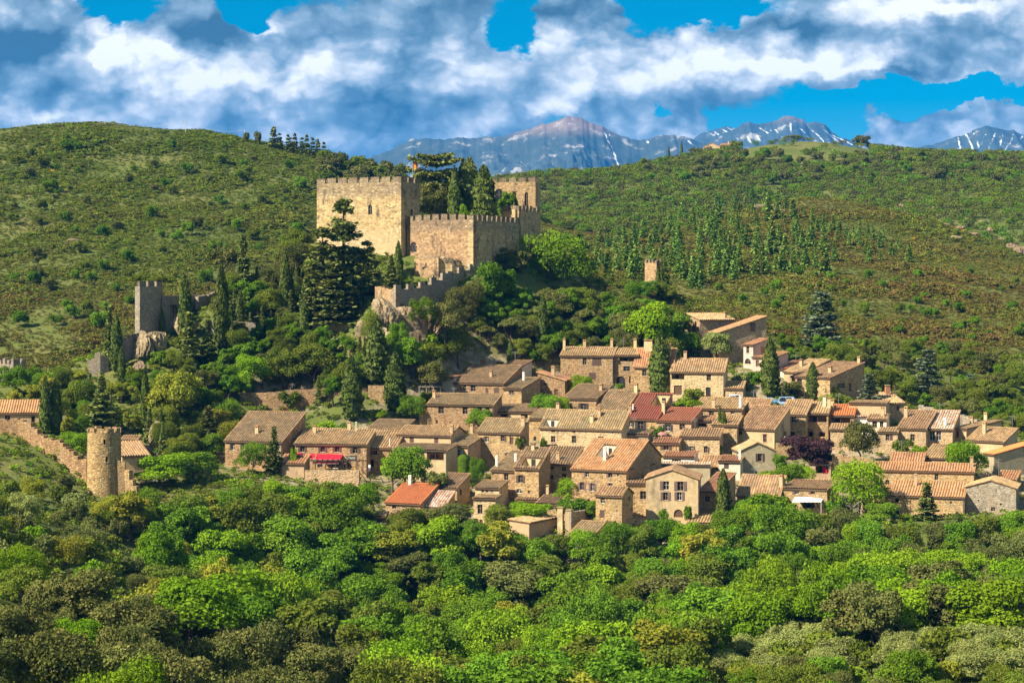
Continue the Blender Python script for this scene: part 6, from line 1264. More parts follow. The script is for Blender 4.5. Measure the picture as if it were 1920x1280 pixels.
# larger bushes that stand out on the hills
cnt['hillL'] = wood([(0, 260), (200, 250), (400, 275), (600, 310), (580, 480), (420, 520), (240, 600), (0, 640)], 95, [(3, 'bush', 'green', 'dark green bush on the left hillside'), (2, 'bush', 'mid', 'dull green bush on the left hillside'), (1, 'bush', 'holm', 'dark oak bush on the left hillside')], (2.5, 5.5), 'bushes on the left hillside', dens=1.0, trunk=False, name='hill_bush', ymin=600)
cnt['ridgeL'] = wood([(600, 285), (760, 310), (780, 345), (600, 340)], 34, [(2, 'bush', 'mid', 'round tree on the ridge left of the keep'), (2, 'bush', 'holm', 'dark tree on the ridge left of the keep')], (5, 8.5), 'trees on the ridge left of the keep', dens=.6, trunk=False, name='ridge_tree', cat='tree', ymin=700)
for px, top, base in [(513, 238, 272), (524, 250, 273), (540, 252, 276), (553, 250, 279), (575, 252, 284), (586, 258, 286), (596, 261, 288), (566, 258, 282), (607, 266, 290), (545, 258, 277)]:
    ob_ = T(px, top, base+8, 22 if top > 240 else 30, 'fir', 'cedar', 'dark pointed conifer in the row on the left skyline', 975, 'conifers on the left skyline', trunk=False); WT.append((ob_, px, top, base-top, (18, 30), 'conifers on the left skyline', 'dark pointed conifer'))
T(462, 247, 268, 14, 'bush', 'holm', 'left one of two round trees on the left skyline', 985, trunk=False); T(484, 247, 270, 15, 'bush', 'ochre', 'right one of two round trees on the left skyline', 985, trunk=False)
cnt['hillR'] = wood([(1250, 540), (1500, 500), (1900, 500), (1930, 620), (1700, 640), (1480, 590)], 60, [(3, 'bush', 'green', 'green bush on the brown right slope'), (1, 'bush', 'mid', 'dull bush on the brown right slope')], (1.8, 3.6), 'bushes on the brown right slope', dens=1.0, trunk=False, name='slope_bush', ymin=560)
cnt['knoll'] = wood([(1180, 300), (1300, 285), (1420, 280), (1620, 285), (1930, 290), (1930, 345), (1500, 330), (1200, 330)], 150, [(2, 'bush', 'mid', 'round tree on the far right hilltop'), (2, 'bush', 'holm', 'dark oak on the far right hilltop'), (1, 'bush', 'green', 'green tree on the far right hilltop')], (4, 7.5), 'trees on the far right hilltop', dens=.8, trunk=False, name='hilltop_tree', cat='tree', ymin=1180)
T(1490, 252, 270, 36, 'pine', 'ochre', 'low spreading tree on the far meadow top', 1415); T(1615, 254, 278, 32, 'bush', 'holm', 'round dark tree right of the far meadow', 1402, trunk=False); T(1304, 276, 300, 32, 'pine', 'holm', 'umbrella pine left of the hilltop farmhouse', 1370); T(1380, 264, 290, 26, 'bush', 'mid', 'round tree right of the hilltop farmhouse', 1385, trunk=False)
print('WOODS', cnt)

# ------------------------------------------------------------------ heath, undergrowth and far forest: what nobody could count
hid = bpy.data.collections.new('scatter_sources')
def source(name, me, fm):
    me.materials.clear(); me.materials.append(FM[fm]); o = bpy.data.objects.new(name, me); hid.objects.link(o); return o
def scatter(name, label, src, P3, scl, idx, tint):
    col = bpy.data.collections.new(name+'_src')
    for i, (me, fm) in enumerate(src):
        m2 = me.copy(); m2.materials.clear(); m2.materials.append(FM[fm]); col.objects.link(bpy.data.objects.new('%s_%02d' % (name, i), m2))
    me = bpy.data.meshes.new(name); me.vertices.add(len(P3)); me.vertices.foreach_set('co', np.asarray(P3, np.float32).ravel())
    def at(nm, ty, dat, key='value'): a = me.attributes.new(nm, ty, 'POINT'); a.data.foreach_set(key, np.asarray(dat).ravel())
    n = len(P3); at('vi', 'INT', np.asarray(idx, np.int32)); at('scl', 'FLOAT_VECTOR', np.asarray(scl, np.float32), 'vector'); at('tint', 'FLOAT', np.asarray(tint, np.float32))
    at('rot', 'FLOAT_VECTOR', np.stack([rng.normal(size=n)*.1, rng.normal(size=n)*.1, rng.uniform(0, 6.28, n)], -1).astype(np.float32), 'vector')
    ng = bpy.data.node_groups.new(name, 'GeometryNodeTree'); ng.interface.new_socket('Geometry', in_out='INPUT', socket_type='NodeSocketGeometry'); ng.interface.new_socket('Geometry', in_out='OUTPUT', socket_type='NodeSocketGeometry')
    gi, go = ng.nodes.new('NodeGroupInput'), ng.nodes.new('NodeGroupOutput'); ip = ng.nodes.new('GeometryNodeInstanceOnPoints'); ci = ng.nodes.new('GeometryNodeCollectionInfo')
    ci.inputs['Collection'].default_value = col; ci.inputs['Separate Children'].default_value = True; ci.inputs['Reset Children'].default_value = True
    def na(nm, ty): q = ng.nodes.new('GeometryNodeInputNamedAttribute'); q.data_type = ty; q.inputs['Name'].default_value = nm; return q.outputs['Attribute']
    L = ng.links.new; L(gi.outputs[0], ip.inputs['Points']); L(ci.outputs[0], ip.inputs['Instance']); ip.inputs['Pick Instance'].default_value = True
    L(na('vi', 'INT'), ip.inputs['Instance Index']); L(na('scl', 'FLOAT_VECTOR'), ip.inputs['Scale'])
    er = ng.nodes.new('FunctionNodeEulerToRotation'); L(na('rot', 'FLOAT_VECTOR'), er.inputs[0]); L(er.outputs[0], ip.inputs['Rotation'])
    L(ip.outputs[0], go.inputs[0])
    o = link(name, me); md = o.modifiers.new('scatter', 'NODES'); md.node_group = ng; o['kind'] = 'stuff'; o['label'] = label; o['category'] = name.replace('_', ' ').split()[-1]
    return o
SH = [low_shrub(200+i) for i in range(4)]
LO = [lobe_crown('far_crown', [((rng.uniform(-.28, .28)*7, rng.uniform(-.28, .28)*7, 7*rng.uniform(.3, .7)), np.array((2.1, 2.1, 1.8))) for q in range(8)], 420, .42, np.random.default_rng(300+i)) for i in range(3)]
def cloudpts(n, x0, x1, y0, y1, test):
    out = []
    x = rng.uniform(x0, x1, n); y = rng.uniform(y0, y1, n); z = ground(x, y); px = 960+x/y*F; py = HY-z/y*F
    k = test(x, y, z, px, py) & (px > -60) & (px < 1980) & (py < 1330)
    return np.stack([x, y, z], -1)[k], px[k], py[k]
# left hill and right slope heath
def hill_test(x, y, z, px, py):
    v = fbm2(x/26, y/26, 31, 3)
    left = (y > 585) & (px < 1000)
    right = (y > 560) & (px >= 1000) & (y < 1010)
    return (left | right) & (v+rng.uniform(-1, .8, len(x)) > -.75) & (y < 1120)
p3, px, py = cloudpts(170000, -260, 340, 575, 1040, hill_test)
vv_ = fbm2(p3[:, 0]/40, p3[:, 1]/40, 77, 3)
brown = np.where(px < 1000, np.clip((py-340)/240, 0, 1)*.46+.35*vv_, np.clip(.48+.5*vv_, 0, 1)); brown = np.clip(brown+rng.normal(size=len(px))*.18, 0, .95)
s_ = rng.uniform(.35, 1.0, len(p3))*(1+.75*np.clip(fbm2(p3[:, 0]/14, p3[:, 1]/14, 91, 3)*1.6, -.6, 1.0)); sx_ = s_*rng.uniform(.9, 1.6, len(p3)); scl = np.stack([sx_, s_*1.1, s_*rng.uniform(.5, .9, len(p3))], -1)
scatter('hill_heath', 'brown-green heath and low scrub covering the hillsides', [(m, 'heath') for m in SH], p3, scl, rng.integers(0, 4, len(p3)), brown)
# yellow broom patches
def broom_test(x, y, z, px, py):
    k = np.zeros(len(x), bool)
    for a, b, ra, rb in [(150, 262, 60, 10), (300, 236, 60, 6), (50, 315, 60, 14), (1690, 340, 80, 14), (1890, 300, 40, 8), (1200, 335, 20, 8), (1830, 378, 20, 6), (130, 320, 40, 8), (1420, 345, 30, 6), (30, 560, 30, 40), (1760, 470, 80, 60)]:
        k |= ((px-a)/ra)**2+((py-b)/rb)**2 < rng.uniform(.2, 1, len(x))
    return k & (rng.random(len(x)) < .10) & (y > 600)
p3, px, py = cloudpts(110000, -330, 400, 600, 1420, broom_test)
s_ = rng.uniform(.5, 1.0, len(p3)); scatter('broom_scrub', 'yellow flowering broom dotted on the hills', [(SH[0], 'broom'), (SH[2], 'broom')], p3, np.stack([s_, s_, s_*.7], -1), rng.integers(0, 2, len(p3)), np.zeros(len(p3)))
# far forest behind castle and right
def far_test(x, y, z, px, py):
    meadow = ((px-1510)/130)**2+((py-290)/24)**2 < 1
    return (y > 1000) & (px > 780) & ~(meadow & (rng.random(len(x)) < .96)) & (fbm2(x/30, y/30, 41, 3)+rng.uniform(-.9, .9, len(x)) > -.35)
p3, px, py = cloudpts(15000, -80, 400, 1000, 1440, far_test)
s_ = rng.uniform(.45, .95, len(p3)); scatter('far_forest', 'dense mixed green forest on the far slopes', [(LO[0], 'green'), (LO[1], 'mid'), (LO[2], 'holm'), (LO[0], 'mid')], p3, np.stack([s_, s_, s_*.85], -1), rng.integers(0, 4, len(p3)), np.zeros(len(p3)))
# undergrowth in and below the village, on the castle hill and the near slopes
FA = np.array([(f[0][0], f[0][1], f[1], f[2], f[3], f[4]) for f in FOOT])
def under_test(x, y, z, px, py):
    k = (y < 600)
    for O0, O1, c, s, w, d in FA:
        dx, dy = x-O0, y-O1; a = dx*c-dy*s; b = dx*s+dy*c; k &= ~((a > -1.2) & (a < w+1.2) & (b > -2.2) & (b < d+1.2))
    yvv = 430+(985-py)*.36
    inv = (px > 500) & (py > 650) & (py < 985) & (y > 428)
    court = (px > 760) & (px < 1010) & (y > 548) & (y < 592)
    near = (y < 428)
    return k & ~court & (rng.random(len(x)) < np.where(inv, .55, np.where(near, .5, .8)))
p3, px, py = cloudpts(46000, -140, 150, 215, 600, under_test)
s_ = rng.uniform(.3, .85, len(p3))*np.where(p3[:, 1] < 420, 1.25, 1.0); lit = np.clip(fbm2(p3[:, 0]/18, p3[:, 1]/18, 8, 3)*.35+.12, 0, .6)
scatter('undergrowth', 'bushy undergrowth between trees and walls', [(SH[0], 'green'), (SH[1], 'mid'), (SH[2], 'heath'), (SH[3], 'bright')], p3, np.stack([s_, s_, s_*.85], -1), rng.integers(0, 4, len(p3)), lit)

# ------------------------------------------------------------------ labels that single out each wood tree by its look and by what it stands below or beside
LM = {'trees of the wood below the village': ([(300, 'below the round tower'), (480, 'below the big sloping roof'), (620, 'below the red awnings'), (770, 'below the bright orange roof'), (920, 'below the attic-window house'), (1060, 'below the two stone pillars'), (1200, 'below the plastered gable house'), (1330, 'below the lone cypress')], [1010, 1080, 1170], ['at the wood\'s upper edge', 'high in the wood', 'midway down the wood', 'low in the wood']),
 'trees of the wood below the right houses': ([(1380, 'right of the lone cypress'), (1500, 'below the white pergola'), (1620, 'below the spreading bright tree'), (1740, 'below the small fir'), (1870, 'below the gabled barn')], [1020, 1080], ['at the wood\'s upper edge', 'midway down the wood', 'low in the wood']),
 'holm oaks in the lower left corner': ([(80, 'at the left picture edge'), (260, 'left of the thicket\'s middle'), (430, 'in the thicket\'s middle'), (620, 'at the thicket\'s right end')], [1170, 1230], ['along the top', 'halfway', 'along the bottom']),
 'trees on the scrubby slope below the town wall': ([(40, 'near the picture edge'), (170, 'below the town wall'), (300, 'below the round tower')], [970, 1050], ['high on the scrub slope', 'midway on the scrub slope', 'low on the scrub slope']),
 'olive trees in the lower right grove': ([(1380, 'at the grove\'s left end'), (1520, 'left of the grove\'s middle'), (1660, 'right of the grove\'s middle'), (1840, 'at the grove\'s right end')], [1160, 1200], ['in the back row', 'in the middle row', 'in the front row']),
 'trees along the bottom edge': ([(800, 'near the yellow broom'), (1000, 'left of bottom centre'), (1250, 'left of the dry reddish bush'), (1500, 'below the olive grove\'s left half'), (1800, 'below the olive grove\'s right half')], [1270], ['just above the bottom edge', 'at the very bottom edge']),
 'trees in the wood right of the castle': ([(900, 'below the castle corner'), (1010, 'by the tall slim cypress'), (1120, 'in the slope wood\'s middle'), (1240, 'by the small pale tower')], [590, 630], ['high up', 'midway', 'low down']),
 'trees on the terraced castle slope': ([(380, 'below the ridge tower'), (500, 'left of the huge cedars'), (620, 'below the huge cedars')], [650], ['high on the terraces', 'low on the terraces']),
 'trees on the slope above the round tower': ([(60, 'behind the cypress pair'), (190, 'above the round tower'), (330, 'by the loose yellow-green tree')], [740], ['upslope', 'downslope']),
 'trees on the slope behind the right houses': ([(1520, 'by the blue-grey cedar'), (1650, 'behind the blue-green conifer'), (1780, 'behind the dry-stone wall'), (1900, 'at the right picture edge')], [680, 730], ['high up', 'midway', 'low down']),
 'bushes on the left hillside': ([(80, 'near the picture edge'), (230, 'above the ridge tower'), (380, 'in the hill\'s middle'), (520, 'left of the keep')], [310, 370, 440, 520], ['near the skyline', 'high on the hill', 'midway on the hill', 'lower on the hill', 'at the hill foot']),
 'trees on the ridge left of the keep': ([(640, 'above the keep\'s left half'), (740, 'above the keep\'s right half')], [315], ['on the crest', 'just below the crest']),
 'bushes on the brown right slope': ([(1350, 'right of the small pale tower'), (1550, 'above the blue-grey cedar'), (1720, 'above the right houses'), (1880, 'near the picture edge')], [540, 590], ['high', 'midway', 'low']),
 'young firs of the plantation': ([(1070, 'at the left end'), (1150, 'left of middle'), (1230, 'in the middle left'), (1300, 'in the middle'), (1370, 'in the middle right'), (1440, 'right of middle'), (1520, 'near the right end'), (1580, 'at the right end')], [385, 405, 425, 445, 465, 485], ['in the topmost row', 'in the second row', 'in the third row', 'in the fourth row', 'in the fifth row', 'in the sixth row', 'in the bottom row']),
 'rocks on the right crest': ([(1400, 'left of the fir tongue'), (1700, 'above the right heath'), (1850, 'near the right edge')], [395, 425], ['high on the crest', 'midway on the crest', 'low on the crest']),
 'conifers on the left skyline': ([(560, 'left of the keep')], [], ['on the skyline']),
 'trees on the slope left of the keep': ([(430, 'near the ridge cypress'), (500, 'midway to the keep'), (570, 'by the keep corner')], [490, 540], ['high on the castle slope', 'midway on the castle slope', 'low on the castle slope']),
 'trees along the village edge': ([(450, 'below the big sloping roof'), (600, 'below the red awnings'), (780, 'below the bright orange roof'), (930, 'below the attic-window house'), (1070, 'below the two stone pillars'), (1220, 'below the plastered gable house'), (1400, 'right of the lone cypress'), (1540, 'below the white pergola'), (1700, 'beside the small fir'), (1860, 'below the gabled barn')], [], ['touching the village edge']),
 'trees on the far right hilltop': ([(1230, 'left of the hilltop farmhouse'), (1370, 'by the hilltop farmhouse'), (1500, 'below the far meadow'), (1650, 'right of the far meadow'), (1830, 'near the right edge')], [300, 320], ['on the skyline', 'just under the skyline', 'lower on the far hill'])}
ORD = ['', 'second', 'third', 'fourth', 'fifth', 'sixth', 'seventh', 'eighth', 'ninth', 'tenth', 'eleventh', 'twelfth', 'thirteenth', 'fourteenth']
cells = {}
for px_, py_, o_ in RK:
    if o_.get('group'): WT.append((o_, px_, py_, 1, (0, 2), o_['group'], 'grey rock'))
for ob, x, y, Hh, Hr, grp, lab in WT:
    if grp not in LM: continue
    cols, cuts, rows = LM[grp]; cp_ = min(cols, key=lambda c: abs(c[0]-x))[1]; rw = rows[sum(y > c for c in cuts)]
    what = lab.split(' in the ')[0].split(' on the ')[0].split(' along ')[0].split(' between ')[0].split(' of the ')[0]
    what = what if 'rock' in what else ('large ' if Hh > Hr[0]+.66*(Hr[1]-Hr[0]) else ('small ' if Hh < Hr[0]+.33*(Hr[1]-Hr[0]) else 'mid-sized '))+what
    cells.setdefault((grp, '%s %s, %s' % (what, rw, cp_)), []).append((x, ob))
for (grp, lab), lst in cells.items():
    lst.sort(key=lambda q: q[0])
    for i, (x, ob) in enumerate(lst):
        ob['label'] = lab if len(lst) == 1 else (('leftmost ' if i == 0 else ('rightmost ' if i == len(lst)-1 else ORD[min(i, 13)]+' '))+lab)
# ------------------------------------------------------------------ small things of the place
def quad_sheet(mb, p, th=.03):
    p = [np.array(q, float) for q in p]; n = np.cross(p[1]-p[0], p[3]-p[0]); n = n/np.linalg.norm(n)*th
    mb.hexa([q-n for q in p], p)
def awning(label, tl, tr, bl, br, Yb, Yf, m, name='awning', seams=3):
    """sloping cloth on two arms; pixel corners, back and front distances"""
    a, b, c, d = P(*tl, Yb), P(*tr, Yb), P(*bl, Yf), P(*br, Yf); root = thing(name, tuple(a), 0, label, 'awning'); z = np.array((0, 0, 0.0))
    n = seams
    for k in range(n):
        mb = MB(); q = lambda s, t: (a+(b-a)*s)*(1-t)+(c+(d-c)*s)*t-a
        s0, s1 = k/n+.004, (k+1)/n-.004
        for t0, t1 in ((0, .5), (.5, 1.0)):
            sag = lambda t: np.array((0, 0, -.12*math.sin(math.pi*t)))
            quad_sheet(mb, [q(s0, t1)+sag(t1), q(s1, t1)+sag(t1), q(s1, t0)+sag(t0), q(s0, t0)+sag(t0)])
        mb.build('cloth_panel', m, root)
    mb = MB(); mb.tube([c-a, d-a], .05, 6); mb.build('front_bar', M['metal'], root)
    for s in (0.02, .98):
        mb = MB(); mb.tube([(a+(b-a)*s)-a+np.array((0, 0, -.5)), (c+(d-c)*s)-a], .03, 5); mb.build('arm', M['metal'], root)
awning('large red awning over the restaurant terrace', (595, 850.5), (643, 850.5), (590, 861.5), (637, 861.5), 465.0, 460.5, M['cloth_red'], seams=4)
awning('narrow red awning left of the large red awning', (545, 848.8), (568, 848.8), (543, 853.5), (567, 853.5), 463, 460.5, M['cloth_red'], seams=2)
awning('small pointed red awning between the two larger ones', (578, 850), (592, 850), (583.5, 860), (586.5, 860), 463, 460.5, M['cloth_red'], seams=1)
awning('pale pink lower awning under the terrace beam', (587, 864.5), (635, 864.5), (586, 869), (635, 869), 463, 460.2, M['cloth_pink'], seams=2)
awning('grey awning over the roof terrace', (982, 861), (1016, 861), (977, 866), (1012, 866), 459.5, 456.5, plain('grey_canvas', (.42, .43, .46), .8), seams=1)
def pergola(label, x0, x1, ytop, ybot, Y, n, m=M['wood_d'], name='pergola'):
    a, b = P(x0, ytop, Y), P(x1, ytop, Y); h_ = (ybot-ytop)/F*Y; root = thing(name, (a[0], a[1], a[2]-h_), 0, label, 'pergola'); L = b[0]-a[0]
    mb = MB(); mb.box(-.2, L+.2, -.1, .1, h_-.22, h_); mb.build('beam', m, root)
    for k in range(n):
        x = L*k/(n-1); mb = MB(); mb.box(x-.09, x+.09, -.088, .088, -.6, h_-.222); mb.build('post', m, root)
    for k in range(int(L/1.1)):
        mb = MB(); x = .3+k*1.1; mb.box(x-.05, x+.05, -.3, 3.2, h_+.003, h_+.12); mb.build('rafter', m, root)
pergola('dark timber terrace frame of the restaurant', 572, 668, 862, 882, 459.3, 6); pergola('dark timber frame right of the restaurant sign', 671, 690, 862, 884, 459, 3)
pergola('wooden pergola on the garden wall above the long house', 786, 826, 724, 738, 507, 4, M['bark_pale'])
# sign with lettering
def sign():
    p = P(649, 862, 460.6); w, h_ = 20/F*460.6, 8/F*460.6; root = thing('restaurant_sign', tuple(p), 0, 'black board with white lettering beside the red awnings', 'sign')
    mb = MB(); mb.box(0, w, 0, .06, 0, h_); mb.build('board', M['door_d'], root)
    cu = bpy.data.curves.new('lettering', 'FONT'); cu.body = "L'Hostal"; cu.size = h_*.98; cu.align_x = 'CENTER'; cu.align_y = 'CENTER'; cu.extrude = .01; to = bpy.data.objects.new('text_source', cu); me = bpy.data.meshes.new_from_object(to); bpy.data.objects.remove(to); me.materials.clear(); me.materials.append(M['white']); o = link('lettering', me, root); o.location = (w*.46, -.012, h_*.52); o.rotation_euler = (R(90), 0, 0); o.scale = (.62, 1, 1)
sign()
# tables on the terrace
for px, py, Y, m, lab in [(616, 881, 460, 'yellow', 'yellow-topped table on the restaurant terrace, left one'), (663, 882, 459.5, 'yellow', 'yellow-topped table below the sign'), (629, 881.5, 459.6, 'white', 'white-clothed table between the yellow ones')]:
    if 'yellow' not in M: M['yellow'] = plain('yellow_paint', (.72, .42, .04), .6)
    p = P(px, py, Y); r = thing('terrace_table', (p[0], p[1], p[2]-.3), 0, lab, 'table'); mb = MB(); mb.box(-.55, .55, -.4, .4, .72, .78); mb.build('table_top', M[m], r)
    for sx in (-.48, .48):
        for sy in (-.33, .33): mb = MB(); mb.box(sx-.03, sx+.03, sy-.03, sy+.03, 0, .72); mb.build('leg', M['metal'], r)
# people: one continuous skinned figure each
def person_mat(name, hair, skin, shirt, trousers):
    m, t, out = mat(name); tc = t.new('ShaderNodeTexCoord'); s = t.new('ShaderNodeSeparateXYZ'); t.link(tc.outputs['Generated'], s.inputs[0])
    c = t.ramp(s.outputs[2], [(0, (.03, .025, .02)), (.05, trousers), (.50, shirt), (.83, skin), (.94, hair)], 'CONSTANT'); principled(t, out, c, .8, .2); return m
def person(px, py, Y, rz, label, cols, hgt=1.72):
    J = [((0, 0, .93), .13), ((0, 0, 1.15), .125), ((0, 0, 1.38), .15), ((0, 0, 1.48), .06), ((0, -.01, 1.56), .085), ((0, -.01, 1.66), .10), ((0, 0, 1.72), .07),
         ((.10, 0, .88), .095), ((.11, -.02, .5), .068), ((.115, .03, .09), .045), ((.12, -.13, .03), .035), ((-.10, 0, .88), .095), ((-.11, .03, .5), .068), ((-.115, .0, .09), .045), ((-.12, -.15, .03), .035),
         ((.19, 0, 1.40), .06), ((.25, .02, 1.13), .045), ((.25, -.12, .92), .034), ((.25, -.19, .84), .035), ((-.19, 0, 1.40), .06), ((-.25, .03, 1.13), .045), ((-.24, -.10, .90), .034), ((-.24, -.16, .82), .035)]
    E = [(0, 1), (1, 2), (2, 3), (3, 4), (4, 5), (5, 6), (0, 7), (7, 8), (8, 9), (9, 10), (0, 11), (11, 12), (12, 13), (13, 14), (2, 15), (15, 16), (16, 17), (17, 18), (2, 19), (19, 20), (20, 21), (21, 22)]
    me = bpy.data.meshes.new('person'); me.from_pydata([j[0] for j in J], E, []); o = link('person', me); md = o.modifiers.new('skin', 'SKIN'); md.use_smooth_shade = True
    for sv, j in zip(me.skin_vertices[0].data, J): sv.radius = (j[1], j[1])
    me.skin_vertices[0].data[0].use_root = True
    ss = o.modifiers.new('sub', 'SUBSURF'); ss.levels = 1; ss.render_levels = 2
    me.materials.append(cols); p = P(px, py, Y); o.location = tuple(p); o.rotation_euler = (0, 0, rz); o.scale = (hgt/1.72,)*3; tag(o, label, 'person')
person(647, 881.5, 461.5, .3, 'person in dark clothes standing on the restaurant terrace', person_mat('dark_clothes', (.03, .02, .015), (.45, .28, .2), (.02, .025, .05), (.015, .015, .02)))
person(693, 884, 458, -.5, 'person in white top near the right end of the restaurant terrace', person_mat('white_top', (.05, .03, .02), (.45, .28, .2), (.75, .76, .8), (.2, .22, .28)))
person(1472, 830.5, 482.6, .4, 'person in light blue standing on a terrace in mid village', person_mat('blue_clothes', (.25, .2, .12), (.45, .28, .2), (.35, .5, .7), (.3, .42, .6)))
person(163, 712, 506.5, .2, 'person in white beside the ruined wall on the left', person_mat('pale_clothes', (.05, .03, .02), (.45, .28, .2), (.7, .68, .7), (.1, .1, .14)))
# parked cars
def car(px, py, Y, rz, label, col, L=4.1, Hc=1.5, van=False):
    p = P(px, py, Y); r = thing('parked_car', (p[0], p[1], p[2]), rz, label, 'car'); w = .86
    prof = [(-L/2, .45), (-L/2+.02, .80), (-L/2+.75, .92), (-L/2+1.35, Hc-.06), (-L/2+1.7, Hc), (L/2-1.1, Hc), (L/2-.55, Hc-.1), (L/2-.12, .98), (L/2, .85), (L/2, .42), (L/2-.2, .28), (-L/2+.2, .28)]
    if van: prof = [(-L/2, .45), (-L/2+.02, .95), (-L/2+.5, 1.08), (-L/2+1.2, Hc-.08), (-L/2+1.6, Hc), (L/2-.3, Hc), (L/2-.06, Hc-.12), (L/2, 1.0), (L/2, .42), (L/2-.2, .28), (-L/2+.2, .28)]
    m = MB(); n = len(prof); tuck = lambda z: w-(.16 if z > 1.1 else (.0 if z > .4 else .06))
    A = [(x, -tuck(z), z) for x, z in prof]; B_ = [(x, tuck(z), z) for x, z in prof]
    m.face(A); m.face(B_[::-1])
    for k in range(n): m.face([A[k], B_[k], B_[(k+1) % n], A[(k+1) % n]])
    pm = plain('car_paint', col, .25, .5, var=.03); m.build('body', pm, r)
    gx0, gx1 = -L/2+1.25, L/2-.7
    for sy in (-1, 1):
        for a, b in ((gx0, (gx0+gx1)/2-.05), ((gx0+gx1)/2+.05, gx1)):
            q = MB(); y0, y1 = sy*(w+.012), sy*(w-.16+.012); f = [(a-.25 if a == gx0 else a, y0, .98), (b, y0, .98), (b, y1, Hc-.14), (a+.1, y1, Hc-.14)]; q.face(f if sy < 0 else f[::-1]); q.build('side_window', M['glass'], r)
        q = MB(); q.box(-L/2-.015, -L/2+.1, sy*.58-.16, sy*.58+.16, .62, .78); q.build('headlight', M['frame_w'], r)
        for x in (-L/2+.8, L/2-.8):
            q = MB(); q.tube([(x, sy*(w-.2), .31), (x, sy*(w+.02), .31)], .31, 14); wh = q.build('wheel', M['door_d'], r); q = MB(); q.tube([(x, sy*(w+.02), .31), (x, sy*(w+.035), .31)], .18, 10); q.build('rim', M['metal'], wh)
    q = MB(); k = 3 if not van else 3; a, b = prof[2], prof[3]; q.face([(a[0]-.012, -.62, a[1]+.05), (b[0]-.012, -.60, b[1]-.02), (b[0]-.012, .60, b[1]-.02), (a[0]-.012, .62, a[1]+.05)]); q.build('windscreen', M['glass'], r)
car(1374, 751, 510.5, .15, 'white car parked by the little stone garage', (.75, .75, .75)); car(1437, 757, 509, .1, 'light blue car parked left of the big lower cypress', (.10, .38, .62)); car(1471, 759, 510, -.1, 'grey-blue van parked right of the big lower cypress', (.30, .42, .60), 4.6, 1.95, True)
# pillars beside the terrace ruin
for x0, x1, yt, yb, lab in [(1045, 1055, 952, 1000, 'left stone pillar of the terrace ruin'), (1059, 1070, 957, 1000, 'right stone pillar of the terrace ruin, with chimney cap')]:
    a, b = P(x0, yb, 431), P(x1, yb, 431); z1 = (HY-yt)/F*431; r = thing('stone_pillar', tuple(a), -.3, lab, 'pillar'); w_ = b[0]-a[0]; mb = MB(); mb.box(0, w_, 0, w_, -1, z1-a[2]); mb.build('shaft', M['plaster'], r)
    mb = MB(); mb.box(-.12, w_+.12, -.12, w_+.12, z1-a[2]+.003, z1-a[2]+.2); mb.build('cap', M['ridge'], r)
step_wall('ruined_wall', 'shaded stone wall right of the two pillars', 'ruined wall', [(1071, 958, 430), (1086, 957, 434), (1100, 956, 440)], 1000, .5, M['stone_grey'], False, 2, .05)
# white pergola blinds
a = P(1485, 941, 444.5); root = thing('pergola_blind', tuple(a), 0, 'white slatted pergola blind on the terrace of a stone house', 'blind')
for k in range(7):
    mb = MB(); L_ = 55/F*445/7; x = k*L_; mb.obox((x+.02, 0, 0), (L_-.06, 0, 0), (.9, 2.6, .75), (0, 0, .05)); mb.build('slat', M['cloth_white'], root)
for k in (0, 1): mb = MB(); mb.tube([(k*5.9+.1, .1, -2.6), (k*5.9+.1, .1, .0)], .06, 6); mb.build('post', M['frame_w'], root)
# parasol
p = P(1241, 818, 481); r = thing('parasol', (p[0], p[1], p[2]-1.5), 0, 'faded pink parasol on the terrace of the dark red house', 'parasol'); mb = MB(); mb.tube([(0, 0, 0), (0, 0, 2.3)], .04, 6); mb.build('pole', M['pole'], r); mb = MB(); n = 12
for k in range(n):
    f = lambda q, rr, z: (rr*math.cos(2*math.pi*q/n), rr*math.sin(2*math.pi*q/n), z)
    mb.face([f(k, 1.0, 2.05), f(k+1, 1.0, 2.05), f(k+1, .55, 2.38), f(k, .55, 2.38)]); mb.face([f(k, .55, 2.38), f(k+1, .55, 2.38), (0, 0, 2.5)]); mb.face([f(k, 1.0, 2.05), f(k, 1.0, 1.9), f(k+1, 1.0, 1.9), f(k+1, 1.0, 2.05)])
mb.build('canopy', M['cloth_pink'], r)
# flowerpots in the loggia
p = P(820, 859, 463.4); r = thing('flowerpot', tuple(p), 0, 'red flowering pot on the loggia ledge', 'flowerpot'); mb = MB(); mb.tube([(0, 0, 0), (0, 0, .4)], [.2, .28], 10); mb.build('pot', M['brick'], r)
fl = lobe_crown('flowers', [((0, 0, .6), np.array((.45, .4, .3)))], 160, .08, np.random.default_rng(4)); M['petal'] = plain('red_petals', (.7, .04, .02), .7); fl.materials.append(M['petal']); link('flowers', fl, r)
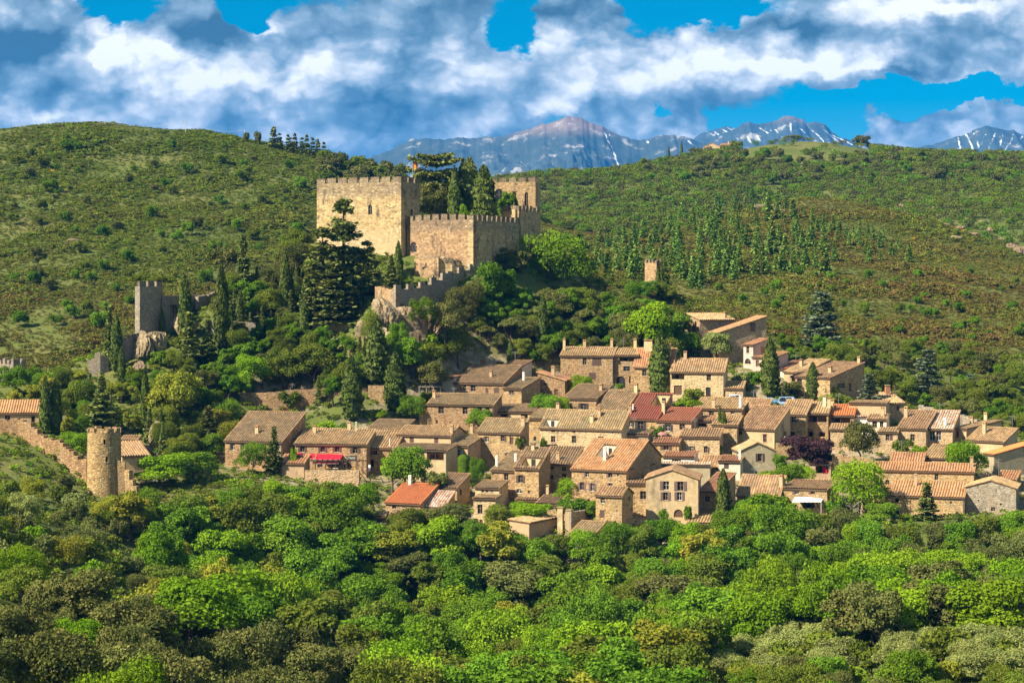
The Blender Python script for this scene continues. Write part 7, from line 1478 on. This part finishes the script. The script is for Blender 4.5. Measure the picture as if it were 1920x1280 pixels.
# flag on the castle
p = P(773.5, 335, 576); r = thing('flag_pole', (p[0], p[1], p[2]-6), 0, 'red and yellow striped flag on a pole in the castle', 'flag'); zt = (HY-294)/F*576-p[2]+6; mb = MB(); mb.tube([(0, 0, 0), (0, 0, zt)], [.08, .05], 6); mb.build('pole', M['pole'], r)
M['flag_r'] = plain('flag_red', (.5, .03, .02), .8, var=0); M['flag_y'] = plain('flag_yellow', (.7, .36, .03), .8, var=0)
for k in range(9):
    mb = MB(); z0 = zt-1.4-k*.2
    for q in range(6):
        x0, x1 = q*.22+.06, (q+1)*.22+.06; wv = lambda x: .12*math.sin(x*5); dr = lambda x: -.35*x
        mb.face([(x0, wv(x0), z0+dr(x0)), (x1, wv(x1), z0+dr(x1)), (x1, wv(x1), z0+.2+dr(x1)), (x0, wv(x0), z0+.2+dr(x0))])
    mb.build('stripe', M['flag_y' if k % 2 == 0 else 'flag_r'], r)
# power line along the left skyline
tops = []
for px, yt, yb, lab in [(38, 236, 258, 'power pole at the left end of the skyline line'), (197, 228, 252, 'power pole near the highest point of the left hill'), (348, 226, 252, 'power pole right of the hilltop on the left skyline'), (459, 243, 272, 'power pole by the two round skyline trees')]:
    p = P(px, yb, 985); z1 = (HY-yt)/F*985; r = thing('power_pole', tuple(p), .2, lab, 'pole'); mb = MB(); mb.tube([(0, 0, -2), (0, 0, z1-p[2])], [.2, .13], 6); mb.build('post', M['pole'], r); mb = MB(); mb.box(-.9, .9, -.08, .08, z1-p[2]-.5, z1-p[2]-.34); mb.build('crossarm', M['pole'], r); tops.append(np.array((p[0], p[1], z1-.3)))
for i in range(3):
    mb = MB(); a, b = tops[i], tops[i+1]; mb.tube([a+(b-a)*t+np.array((0, 0, -2.2*4*t*(1-t))) for t in np.linspace(0, 1, 14)], .05, 4); o = mb.build('power_cable', M['pole']); tag(o, 'power cable sagging between skyline poles, %s span' % ['left', 'middle', 'right'][i], 'cable')
# ------------------------------------------------------------------ air between here and the mountains
def haze():
    m = bpy.data.materials.new('haze_air'); m.use_nodes = True; m.node_tree.nodes.clear(); t = N(m.node_tree); out = t.new('ShaderNodeOutputMaterial')
    v = t.new('ShaderNodeVolumePrincipled'); v.inputs['Color'].default_value = (.005, .32, 1.0, 1); v.inputs['Density'].default_value = 4.0e-5; v.inputs['Anisotropy'].default_value = 0.0
    t.link(v.outputs[0], out.inputs['Volume'])
    mb = MB(); mb.box(-17000, 17000, -2500, 17500, -81.5, 985); o = mb.build('haze', m); o['kind'] = 'stuff'; o['label'] = 'thin blue haze of the air over the valley'
haze()
